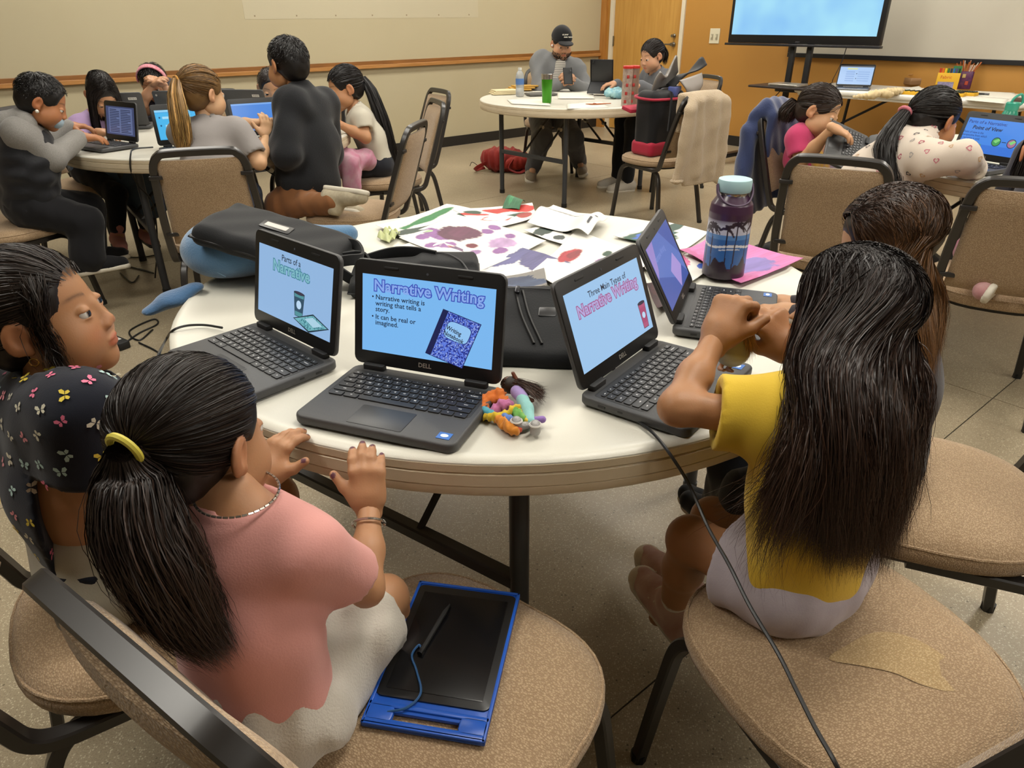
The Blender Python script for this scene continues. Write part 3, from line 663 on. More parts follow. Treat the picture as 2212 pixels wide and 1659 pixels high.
# right table
def scr_pov(ld,sw,sh,sy):
    S = Scr(ld,sw,sh,sy,'#3f86e2'); S.rect(0,.75,1,1,'#3273d6'); S.text(.02,.15,'Parts of a Narrative:',.13,'#1c3a8c',.002,xs=1.1); S.text(.12,.32,'Point of View',.15,'#0e1a40',.004,xs=1.1,shear=.15)
    for i,tx in enumerate(('Point of view is the','perspective from which','a narrative is told.')): S.text(.0,.45+i*.09,tx,.095,'#1b3a86',.001,xs=.85)
    S.rect(.0,.74,.38,.95,'#3c8f9a')
    for x,c in ((.6,'#3f9b58'),(.85,'#a76f96')): S.disc(x,.62,.135,'#14283c'); S.disc(x,.62,.115,c); S.poly([(x-.05,.6),(x+.02,.52),(x+.06,.56),(x,.66)],'#7fd07a')
    S.rect(.69,.6,.76,.62,'#14283c')
laptop(2.02,3.10,62,16,'open laptop before the girl in the heart shirt showing a Point of View slide',scr_pov)
def lid_band(ld):
    mb = MB(); mb.rbox((.02,LH*.5,-.0112),(.11,.035,.0006),.012); mb.build('lid_sticker', mat('paper_label','#d8d6d0',.6), ld)
# ------------------------------------------------------------ smooth bodies: distance fields meshed by surface nets
class Sdf:
    def __init__(s): s.p = []
    def cap(s, a, b, ra, rb=None, k=.02, op=0, flat=None):
        """tapered capsule; flat=(axis, factor) widens the section along the axis by factor"""
        a = V3(a); b = V3(b); rb = ra if rb is None else rb; f = 1 if flat is None else max(flat[1],1)
        lo = np.minimum(a-ra*f,b-rb*f); hi = np.maximum(a+ra*f,b+rb*f); fl = None
        if flat is not None: ax = V3(flat[0]); ax = ax/np.linalg.norm(ax); fl = (ax, 1/flat[1])
        def fn(X,Y,Z):
            px,py,pz = X-a[0],Y-a[1],Z-a[2]; ba = b-a
            if fl is not None:
                ax,g = fl; d = (px*ax[0]+py*ax[1]+pz*ax[2])*(g-1); px,py,pz = px+d*ax[0],py+d*ax[1],pz+d*ax[2]; ba = ba+(ba@ax)*(g-1)*ax
            t = np.clip((px*ba[0]+py*ba[1]+pz*ba[2])/(ba@ba+1e-12),0,1)
            return np.sqrt((px-t*ba[0])**2+(py-t*ba[1])**2+(pz-t*ba[2])**2)-(ra+(rb-ra)*t)
        s.p.append((fn,lo,hi,k,op)); return s
    def ell(s, c, r, R=None, k=.02, op=0):
        c = V3(c); r = V3(r) if not np.isscalar(r) else np.full(3,float(r)); m = r.max(); R_ = None if R is None else np.array(R)[:3,:3]
        def fn(X,Y,Z):
            p = [X-c[0],Y-c[1],Z-c[2]]
            if R_ is not None: p = [p[0]*R_[0,i]+p[1]*R_[1,i]+p[2]*R_[2,i] for i in range(3)]
            k0 = np.sqrt((p[0]/r[0])**2+(p[1]/r[1])**2+(p[2]/r[2])**2); k1 = np.sqrt((p[0]/r[0]**2)**2+(p[1]/r[1]**2)**2+(p[2]/r[2]**2)**2)+1e-9
            return k0*(k0-1)/k1
        s.p.append((fn,c-m,c+m,k,op)); return s
    def box(s, c, half, R=None, k=.01, op=0, r=.005):
        c = V3(c); hf = V3(half)-r; m = np.linalg.norm(half); R_ = None if R is None else np.array(R)[:3,:3]
        def fn(X,Y,Z):
            p = [X-c[0],Y-c[1],Z-c[2]]
            if R_ is not None: p = [p[0]*R_[0,i]+p[1]*R_[1,i]+p[2]*R_[2,i] for i in range(3)]
            q = [np.abs(p[i])-hf[i] for i in range(3)]
            return np.sqrt(np.maximum(q[0],0)**2+np.maximum(q[1],0)**2+np.maximum(q[2],0)**2)+np.minimum(np.maximum(np.maximum(q[0],q[1]),q[2]),0)-r
        s.p.append((fn,c-m,c+m,k,op)); return s
    def plane(s, c, n, k=.004):
        """cut everything on the side n points to"""
        c = V3(c); n = V3(n)/np.linalg.norm(n)
        def fn(X,Y,Z): return -((X-c[0])*n[0]+(Y-c[1])*n[1]+(Z-c[2])*n[2])
        s.p.append((fn,None,None,k,1)); return s
    def cutend(s, c, d, rad, k=.003):
        """flat cut across a limb: removes what lies beyond c along d within the radius"""
        c = V3(c); d = unit(d)
        def fn(X,Y,Z):
            px,py,pz = X-c[0],Y-c[1],Z-c[2]; t = px*d[0]+py*d[1]+pz*d[2]; r = np.sqrt(np.maximum(px*px+py*py+pz*pz-t*t,0)); return np.maximum(np.maximum(-t,r-rad),t-rad*2.2)
        s.p.append((fn,c-rad*2.3,c+rad*2.3,k,1)); return s
    def noise(s, amp, f, seed=0):
        r = np.random.default_rng(seed); W = r.normal(size=(5,3))*f; ph = r.random(5)*6.28
        def fn(X,Y,Z,d):
            o = 0
            for i in range(5): o = o+np.sin(W[i,0]*X+W[i,1]*Y+W[i,2]*Z+ph[i])
            return d+amp*o/2.2
        s.p.append((fn,None,None,0,2)); return s
    def mesh(s, h):
        lo = np.min([p[1] for p in s.p if p[1] is not None and p[4]==0],0)-3*h; hi = np.max([p[2] for p in s.p if p[2] is not None and p[4]==0],0)+3*h
        n = np.ceil((hi-lo)/h).astype(int)+1; g = np.full(n,.5,np.float32)
        ax = [lo[i]+h*np.arange(n[i]) for i in range(3)]
        for fn,a,b,k,op in s.p:
            if a is None: sl = [slice(0,n[i]) for i in range(3)]
            else:
                i0 = np.clip(np.floor((a-k-2*h-lo)/h).astype(int),0,n); i1 = np.clip(np.ceil((b+k+2*h-lo)/h).astype(int)+1,0,n)
                if np.any(i1<=i0): continue
                sl = [slice(i0[i],i1[i]) for i in range(3)]
            X = ax[0][sl[0]][:,None,None]; Y = ax[1][sl[1]][None,:,None]; Z = ax[2][sl[2]][None,None,:]
            cur = g[tuple(sl)]
            if op == 2: g[tuple(sl)] = fn(X,Y,Z,cur); continue
            d = fn(X,Y,Z)
            if op == 0:
                hh = np.maximum(k-np.abs(cur-d),0)/max(k,1e-6); g[tuple(sl)] = np.minimum(cur,d)-hh*hh*k*.25
            else:
                d = -d; hh = np.maximum(k-np.abs(cur-d),0)/max(k,1e-6); g[tuple(sl)] = np.maximum(cur,d)+hh*hh*k*.25
        return snets(g,lo,h)
def snets(g, lo, h):
    S = g<0; n = np.array(g.shape)
    cnt = np.zeros(n-1,np.int8)
    for i in (0,1):
        for j in (0,1):
            for k in (0,1): cnt += S[i:n[0]-1+i,j:n[1]-1+j,k:n[2]-1+k]
    act = (cnt>0)&(cnt<8); I = np.argwhere(act); idx = np.full(n-1,-1,np.int64); idx[act] = np.arange(len(I))
    c = np.array([(i,j,k) for i in (0,1) for j in (0,1) for k in (0,1)])
    val = np.stack([g[I[:,0]+a,I[:,1]+b,I[:,2]+d] for a,b,d in c],1).astype(float)
    E = [(0,1),(2,3),(4,5),(6,7),(0,2),(1,3),(4,6),(5,7),(0,4),(1,5),(2,6),(3,7)]
    acc = np.zeros((len(I),3)); w = np.zeros(len(I))
    for a,b in E:
        m = (val[:,a]<0)!=(val[:,b]<0); t = val[m,a]/(val[m,a]-val[m,b]); acc[m] += c[a]+(c[b]-c[a])*t[:,None]; w[m] += 1
    V = lo+h*(I+acc/w[:,None])
    F = []
    for ax in range(3):
        o = [slice(0,n[i]-1) if i==ax else slice(1,n[i]-1) for i in range(3)]; o2 = list(o); o2[ax] = slice(1,n[ax])
        a = S[tuple(o)]; b = S[tuple(o2)]; Q = np.argwhere(a!=b)
        if not len(Q): continue
        off = np.zeros(3,int); off[[i for i in range(3) if i!=ax]] = 1; Q = Q+off
        u,v = [(1,2),(2,0),(0,1)][ax]; eu = np.zeros(3,int); eu[u]=1; ev = np.zeros(3,int); ev[v]=1
        q = np.stack([idx[tuple((Q-eu-ev).T)],idx[tuple((Q-ev).T)],idx[tuple(Q.T)],idx[tuple((Q-eu).T)]],1)
        fl = ~S[tuple(Q.T)]; q[fl] = q[fl][:,::-1]
        F.append(q)
    F = np.vstack(F); return V, F[np.all(F>=0,1)]
def fastmesh(name, V, F, material, parent=None, col=None, smooth=True):
    """numpy mesh (quads or tris) to an object"""
    me = bpy.data.meshes.new(name); V = np.asarray(V,np.float32); F = np.asarray(F,np.int32); k = F.shape[1]
    me.vertices.add(len(V)); me.vertices.foreach_set('co',V.ravel()); me.loops.add(F.size); me.loops.foreach_set('vertex_index',F.ravel())
    me.polygons.add(len(F)); me.polygons.foreach_set('loop_start',np.arange(0,F.size,k,dtype=np.int32)); me.polygons.foreach_set('loop_total',np.full(len(F),k,np.int32)) if bpy.app.version < (4,1) else None
    if smooth: me.polygons.foreach_set('use_smooth',np.ones(len(F),bool))
    me.update(calc_edges=True); me.validate()
    if col is not None:
        at = me.color_attributes.new('col','FLOAT_COLOR','POINT'); at.data.foreach_set('color',np.asarray(col,np.float32).ravel())
    me.materials.append(material); o = bpy.data.objects.new(name,me); COL.objects.link(o)
    if parent is not None: o.parent = parent
    return o
def cat(parts):
    V=[];F=[];C=[];n=0
    for v,f,c in parts: V.append(v);F.append(f+n);C.append(c);n+=len(v)
    return np.vstack(V),np.vstack(F),np.vstack(C)
def flatcol(n,c): return np.tile(np.array(hexc(c) if isinstance(c,str) else c,float),(n,1))

# ------------------------------------------------------------ hair strands
m_hair = mat('hair','#201610',.46,vcol=True,spec=.4)
def strand_mesh(P, r, col, var=.35, tip=None, seed=1, taper=.25, cen=None):
    """P (N,S,3) polylines to thin ribbons facing away from the centre, each slightly tilted"""
    N,S,_ = P.shape; rr = np.random.default_rng(seed); cen = P[:,:max(2,S//2)].reshape(-1,3).mean(0) if cen is None else cen
    T = np.gradient(P,axis=1); T /= np.linalg.norm(T,axis=2,keepdims=True)+1e-9
    out = P-cen; out = out-T*np.sum(out*T,2,keepdims=True); out /= np.linalg.norm(out,axis=2,keepdims=True)+1e-9
    side = np.cross(T,out); an = rr.normal(0,.55,(N,1,1)); W = side*np.cos(an)+out*np.sin(an)
    t = np.linspace(0,1,S); prof = np.minimum(1,(1-t)*3.0)*(1-taper)+taper*(1-t); prof = np.maximum(prof,.08)
    rad = (r*rr.uniform(.6,1.3,N))[:,None]*prof[None]
    V = np.stack([P-rad[...,None]*W,P+rad[...,None]*W],2).reshape(-1,3)
    i = np.arange(N)[:,None]; q = np.arange(S-1)[None,:]; b = (i*S+q)*2; F = np.stack([b,b+1,b+3,b+2],2).reshape(-1,4)
    c = np.array(hexc(col))[:3]; c1 = c if tip is None else np.array(hexc(tip))[:3]
    k = np.exp(rr.normal(0,var,N))[:,None,None]; C = (c[None,None]*(1-t)[None,:,None]+c1[None,None]*t[None,:,None])*k
    C = np.repeat(np.concatenate([C,np.ones((N,S,1))],2),2,axis=1).reshape(-1,4)
    return V,F,np.clip(C,0,1)
def slerp(a,b,t):
    d = np.clip(np.sum(a*b,-1,keepdims=True),-.999,.999); o = np.arccos(d); return (np.sin((1-t)*o)*a+np.sin(t*o)*b)/np.sin(o)
HC_, HR_ = np.array([0,-.014,.032]), np.array([.074,.090,.080])   # scalp ellipsoid in the head frame
def unit(a): a = V3(a); return a/np.linalg.norm(a,axis=-1,keepdims=True)
def sphere_dirs(n, seed=0):
    i = np.arange(n)+.5; ph = np.arccos(1-2*i/n); th = math.pi*(1+5**.5)*i
    d = np.stack([np.cos(th)*np.sin(ph),np.sin(th)*np.sin(ph),np.cos(ph)],1); return unit(d+np.random.default_rng(seed).normal(size=d.shape)*.03)
def scalp_roots(n, front=.62, low=-.35, seed=0):
    """unit directions covered by hair: above hairline in front, down to the nape behind"""
    d = sphere_dirs(n,seed); lim = np.where(d[:,1]>0, front*np.clip(d[:,1]*1.45,0,1)+low*(1-np.clip(d[:,1]*2.2,0,1)), low-.28*np.clip(-d[:,1],0,1)); return d[d[:,2]>lim]

# ------------------------------------------------------------ heads
def head_sdf(lid=.0028, jaw=1.0, ears=True):
    s = Sdf()
    s.ell((0,-.012,.030),(.072,.088,.078)); s.ell((0,.028,-.028),(.057*jaw,.056,.064),k=.03); s.cap((0,.055,-.078*jaw),(0,.060,-.080*jaw),.020,k=.03)
    for x in (-1,1): s.ell((x*.036,.048,-.034),(.030,.028,.029),k=.028); s.ell((x*.047*jaw,.02,-.055),(.018,.03,.022),k=.03)
    s.cap((0,.077,.008),(0,.087+.006*(jaw>1.02),-.019),.0065,.0085,k=.012); s.ell((0,.088+.006*(jaw>1.02),-.021),(.0105,.0095,.0085),k=.008)
    for x in (-1,1): s.ell((x*.011,.086,-.026),(.0075,.009,.0065),k=.007); s.ell((x*.028,.0775,.026),(.02,.007,.006),k=.014) if jaw>1.02 else None
    for x in (-1,1): s.ell((x*.030,.095,.004),(.016,.0145,.010),k=.010,op=1)
    s.ell((0,.081,-.050),(.019,.0085,.0045),k=.006); s.ell((0,.080,-.0585),(.0155,.0085,.0055),k=.006); s.box((0,.094,-.0537),(.02,.012,.0008),k=.002,op=1,r=.0004)
    for x in (-1,1):
        e = (x*.030,.0695,.004)
        for zz,nz in ((e[2]+lid,1),(e[2]-.0044,-1)):
            t = Sdf(); t.ell(e,.0137); 
            fn = t.p[0][0]
            def lidf(X,Y,Z,fn=fn,zz=zz,nz=nz): return np.maximum(fn(X,Y,Z),(zz-Z)*nz)
            s.p.append((lidf,V3(e)-.0137,V3(e)+.0137,.003,0))
    for x in ((-1,1) if ears else ()):
        R = np.array(Matrix.Rotation(x*.35,3,'Z') @ Matrix.Rotation(-.2,3,'X'))
        s.ell((x*.078,-.010,.002),(.0075,.018,.028),R,k=.006); s.ell((x*.084,-.004,.004),(.006,.010,.016),R,k=.004,op=1); s.ell((x*.074,-.002,-.02),(.006,.008,.009),k=.006)
    return s
_HEADS = {}
def head_mesh(lid=.0028, jaw=1.0, h=.0028, ears=True):
    key = (lid,jaw,h,ears)
    if key not in _HEADS: _HEADS[key] = head_sdf(lid,jaw,ears).mesh(h)
    return _HEADS[key]
def head_cols(V, skin, brow='#241a14', lips=None, browamt=.6):
    c = np.array(hexc(skin))[:3]; C = np.tile(c,(len(V),1)); x,y,z = V[:,0],V[:,1],V[:,2]; ax = np.abs(x)
    def mixin(m, col, a=1.0): C[:] = C*(1-(m*a)[:,None])+np.array(col)[None]*(m*a)[:,None]
    red = c*np.array([1.12,.72,.66])
    mixin(np.exp(-(((ax-.04)/.018)**2+((z+.03)/.018)**2))*(y>.02),red,.35); mixin(np.exp(-((ax/.012)**2+((z+.022)/.012)**2))*(y>.08),red,.25)
    lp = np.clip(1.2-((ax/.0195)**2+((z+.0543)/.0095)**2),0,1)*(y>.076); mixin(np.clip(lp*2.5,0,1),hexc(lips)[:3] if lips else c*np.array([.95,.48,.46]),.75)
    bz = .029+.004*np.sin(np.clip((ax-.010)/.042,0,1)*math.pi); bm = (ax>.012)&(ax<.049)&(y>.045); mixin(bm*np.exp(-((z-bz)/.003)**2)*np.clip((.051-ax)/.012,0,1),hexc(brow)[:3],browamt)
    ear = (ax>.074)&(y<.02)&(y>-.04); mixin(ear*1.0,red,.3)
    return np.c_[C,np.ones(len(V))]
m_eye = mat('eye','#ffffff',.15,vcol=True)
def eye_mesh(M, x, look=(0,1,0), iris='#2a1810'):
    lk = unit(look); mb = MB(); mb.ball((0,0,0),.0122,24,18); V = mb.v[0]; d = unit(V)@lk
    C = flatcol(len(V),'#c9c4bc'); C[d>.74] = hexc(iris); C[d>.93] = hexc('#050404')
    F = np.array([f[:3] for f in mb.f]+[(f[0],f[2],f[3]) for f in mb.f if len(f)==4])
    return xfp(M,V+np.array([x*.030,.0695,.004])),F,C
def head_frame(pos, fwd, up=(0,0,1), sc=1.0, roll=0):
    f = unit(fwd); u = V3(up); r = unit(np.cross(f,u)); u = np.cross(r,f)
    if roll: r,u = r*math.cos(roll)+u*math.sin(roll), u*math.cos(roll)-r*math.sin(roll)
    M = np.eye(4); M[:3,0]=r*sc; M[:3,1]=f*sc; M[:3,2]=u*sc; M[:3,3]=V3(pos); return M
def xfp(M,P): return P@M[:3,:3].T+M[:3,3]

# ------------------------------------------------------------ hands: right hand, x towards the thumb is -1 for right seen from the back
def add_hand(s, wrist, fdir, back, side, sc=1.0, curl=(.3,.4,.3), spread=.05, thumb=(.75,.55,-.25), tcurl=.3, k=.006, fing=None, nails=None):
    """fdir: direction of the fingers, back: normal of the back of the hand, side: +1 right hand, -1 left hand"""
    f = unit(fdir); b = V3(back); b = unit(b-f*(b@f)); x = np.cross(f,b)*(-side)      # x towards the thumb
    W = V3(wrist); L = lambda p: W+sc*(x*p[0]+f*p[1]+b*p[2])
    s.cap(L((0,-.012,0)),L((0,.02,0)),.0185*sc,.020*sc,k=.02,flat=(x,1.2))
    for q in (.021,.007,-.008,-.021): s.cap(L((q*.75,.014,0)),L((q,.060,.001)),.0115*sc,.0095*sc,k=.012)
    base = [(.0245,.062),(.0085,.066),(-.0075,.063),(-.0225,.056)]; lens = [.046,.052,.048,.038]; rad = [.0078,.0079,.0075,.0066]
    for i in range(4):
        cu = curl if fing is None else fing[i]; a = 0; p = V3((base[i][0],base[i][1],.001)); sp = spread*(1.5-i)
        for j,(fr,r2) in enumerate(((.45,1.0),(.31,.93),(.24,.82))):
            a += cu[j]; d = np.array([math.sin(sp)*math.cos(a),math.cos(a)*math.cos(sp),-math.sin(a)]); q = p+d*lens[i]*fr
            s.cap(L(p),L(q),rad[i]*sc*(1.0 if j==0 else r2+.05),rad[i]*sc*r2,k=.004 if j else k)
            p = q
        if nails is not None: n_ = np.array([0,math.sin(a),math.cos(a)]); nails.append(L(p+n_*rad[i]*.9))
    t = unit(thumb); p = V3((.018,.012,-.004)); q = p+t*.032; s.cap(L(p),L(q),.0125*sc,.0098*sc,k=.016)
    d2 = unit(t*math.cos(tcurl)+np.array([-.35,.9,-.1])*math.sin(tcurl)); e = q+d2*.028; s.cap(L(q),L(e),.0094*sc,.0076*sc,k=.005)
    if nails is not None: nails.append(L(e+np.array([0,0,.006])))
def ik(a, c, l1, l2, pole):
    a = V3(a); c = V3(c); d = c-a; D = min(np.linalg.norm(d),(l1+l2)*.998); u = d/np.linalg.norm(d); x = (l1*l1-l2*l2+D*D)/(2*D); hgt = math.sqrt(max(l1*l1-x*x,1e-6))
    p = V3(pole); p = p-u*(p@u); p = p/np.linalg.norm(p); return a+u*x+p*hgt
# ------------------------------------------------------------ people
m_skin = mat('skin','#b07a55',.48,vcol=True,sss=.10,spec=.35,bump=(350,.05))
def cloth(name, col, var=None, rough=.85, bump=(420,.12), sheen=.15): return mat(name, col, rough, spec=.2, bump=bump, var=var, sheen=sheen)
def hair_cap(M, t=.002, col='#17100c', face=(.100,.066,.098,.094), ears=True, h=.005, nape=.045, extra=None, faceup=-.022):
    s = Sdf(); s.ell(HC_,HR_+t,k=.01); s.ell((0,-.050,-.022),(.048+t,.042+t,min(nape,.05)),k=.04) if nape>0 else None
    s.ell((0,face[0],faceup),(face[1],face[2],face[3]),k=.012,op=1)
    if ears:
        for x in (-1,1): s.ell((x*.085,.016,-.014),(.022,.034,.034),k=.01,op=1)
    if extra: extra(s)
    s.noise(.0012,160,7); V,F = s.mesh(h); return xfp(M,V),F,flatcol(len(V),col)
def scalp_flow(M, d0, dt, S, lift=.006, rnd=.004, seed=0):
    """polyline along the scalp from root directions d0 to dt (both unit, head frame)"""
    t = np.linspace(0,1,S)[None,:,None]; D = slerp(d0[:,None,:],np.broadcast_to(dt,d0.shape)[:,None,:],t)
    rr = np.random.default_rng(seed); off = lift+rr.uniform(0,rnd,(len(d0),1,1))*np.sin(t*math.pi*.9+.2)
    return xfp(M,(HC_+D*(HR_+off)).reshape(-1,3)).reshape(len(d0),S,3)
def wob(P, amp, seed, f=2.0):
    N,S,_ = P.shape; rr = np.random.default_rng(seed); t = np.linspace(0,1,S)[None,:,None]; o = 0
    for k in (1,2.3): o = o+rr.normal(size=(N,1,3))*np.sin(t*f*k*math.pi+rr.random((N,1,1))*6.28)/k
    return P+amp*o*t
def hair_pony(M, tie, tail, tr, n=900, nt=500, r=.0011, col='#1b130f', front=.62, low=-.35, lift=.007, seed=0, S=9, ST=12, tip=None, amp=.006, var=.3):
    """hair pulled back to the tie direction, then a tail along world points with radii tr"""
    d0 = scalp_roots(n,front,low,seed); dt = unit(tie); P = scalp_flow(M,d0,dt,S,lift,.005,seed)
    out = [strand_mesh(P,r,col,var,None,seed,.8)]
    path = catmull(tail,6); L = np.linspace(0,1,ST); path = np.stack([np.interp(L,np.linspace(0,1,len(path)),path[:,i]) for i in range(3)],1)
    rad = np.interp(L,np.linspace(0,1,len(tr)),tr); rr = np.random.default_rng(seed+5)
    a = rr.random(nt)*6.283; q = np.sqrt(rr.random(nt)); fr = [frame_of(unit(path[min(i+1,ST-1)]-path[max(i-1,0)]),(0,1,0)) for i in range(ST)]
    s0 = np.array([f[0] for f in fr]); u0 = np.array([f[1] for f in fr]); ln = rr.uniform(.78,1.0,nt)
    T = path[None]+(q*np.cos(a))[:,None,None]*rad[None,:,None]*s0[None]+(q*np.sin(a))[:,None,None]*rad[None,:,None]*u0[None]
    # uneven lengths
    for i in range(nt):
        if ln[i]<.98: T[i] = np.stack([np.interp(L*ln[i],L,T[i,:,k]) for k in range(3)],1)
    out.append(strand_mesh(wob(T,amp,seed+9),r*1.15,col,var,tip,seed+2,.3)); return out
def hair_curtain(M, guides, n=1500, r=.0012, col='#17100d', seed=0, S=7, part=(0,.35,.94), tip=None, amp=.006, depth=.018, lift=.008, var=.3, ragged=.12, ST=14):
    """loose hair: guides = list of (rim direction in the head frame, [world points the lock falls along]) ordered round the head"""
    rr = np.random.default_rng(seed); K = len(guides); dirs = unit(np.array([g[0] for g in guides])); L = np.linspace(0,1,ST)
    paths = []
    for d,g in guides:
        p0 = xfp(M,(HC_+unit(d)*(HR_+lift))[None])[0]; c = catmull([p0]+[V3(x) for x in g],6); seg = np.r_[0,np.cumsum(np.linalg.norm(np.diff(c,axis=0),axis=1))]; paths.append(np.stack([np.interp(L*seg[-1],seg,c[:,i]) for i in range(3)],1))
    paths = np.array(paths); u = rr.random(n)*(K-1); i = np.minimum(u.astype(int),K-2); w_ = (u-i)[:,None]; w_ = w_*w_*(3-2*w_)*.5+w_*.5
    dr = dirs[i]*(1-w_)+dirs[i+1]*w_; dr[:,2] += rr.normal(0,.16,n); dr = unit(dr); T = paths[i]*(1-w_[:,:,None])+paths[i+1]*w_[:,:,None]
    # roots: near the part line, spread back
    pr = unit(np.array(part)); back = rr.uniform(0,1,n)[:,None]; root = unit(pr*(1-back)+np.array([0,-.75,.66])*back+rr.normal(size=(n,3))*.06+dr*.10)
    P0 = scalp_flow(M,root,dr,S,lift,.006,seed)
    # layering: pull inwards by depth towards the mean
    cen = T.mean(0)[None]; inw = unit(cen-T); dep = (rr.random(n)**2*depth)[:,None,None]; T = T+inw*dep*np.minimum(1,L*3)[None,:,None]
    T = T+(P0[:,-1]-T[:,0])[:,None,:]*np.clip(1-L*3,0,1)[None,:,None]
    ln = 1-rr.random(n)**1.6*ragged
    for j in range(n): T[j] = np.stack([np.interp(L*ln[j],L,T[j,:,k]) for k in range(3)],1)
    T = wob(T,amp,seed+3,2.5)
    Q = np.concatenate([P0[:,:-1],T],1)
    for _ in range(5): Q[:,2:-1] = .5*Q[:,2:-1]+.25*(Q[:,1:-2]+Q[:,3:])
    return [strand_mesh(Q,r,col,var,tip,seed,.35)]
def hair_short(M, n=1400, ln=.035, r=.0011, col='#141010', crown=(0,-.45,.9), front=.5, low=-.2, lift=.004, seed=0, S=5, up=.01, var=.3, sweep=None):
    d0 = scalp_roots(n,front,low,seed); c = unit(crown); away = d0-c*(d0@c)[:,None]; away = unit(away)
    if sweep is not None: away = unit(away+V3(sweep)*.9)
    rr = np.random.default_rng(seed); away = unit(away+rr.normal(size=d0.shape)*.25); d1 = unit(d0+away*(ln/.08)*rr.uniform(.6,1.2,len(d0))[:,None])
    t = np.linspace(0,1,S)[None,:,None]; D = slerp(d0[:,None],d1[:,None],t); off = lift+up*np.sin(t*math.pi*.6)*rr.uniform(.4,1.3,(len(d0),1,1))
    P = xfp(M,(HC_+D*(HR_+off)).reshape(-1,3)).reshape(len(d0),S,3); return [strand_mesh(P,r,col,var,None,seed,.3)]
def vnormals(V,F):
    n = np.zeros_like(V); fn = np.cross(V[F[:,2]]-V[F[:,0]],V[F[:,3]]-V[F[:,1]])
    for k in range(4): np.add.at(n,F[:,k],fn)
    return unit(n+1e-12)
def decals(V,F,shapes,cols,spacing,size,seed=0,off=.0013,maxn=160,filt=None):
    """flat prints on a garment: shapes = polygons in [-1,1]"""
    N = vnormals(V,F); rr = np.random.default_rng(seed); order = rr.permutation(len(V)); pts=[]; mb = MB()
    for i in order:
        p = V[i]
        if filt is not None and not filt(p): continue
        if all(np.linalg.norm(p-q)>spacing for q in pts):
            pts.append(p); s_,t_,_ = frame_of(N[i]); a = rr.random()*6.28 if True else 0; ca,sa = math.cos(a),math.sin(a); c = cols[rr.integers(len(cols))]; sz = size*rr.uniform(.8,1.15)
            for poly in shapes[rr.integers(len(shapes))]:
                mb.flat([p+N[i]*off+sz*((x*ca-y*sa)*s_+(x*sa+y*ca)*t_) for x,y in poly],c)
            if len(pts)>=maxn: break
    return mb
SKELETON = {}
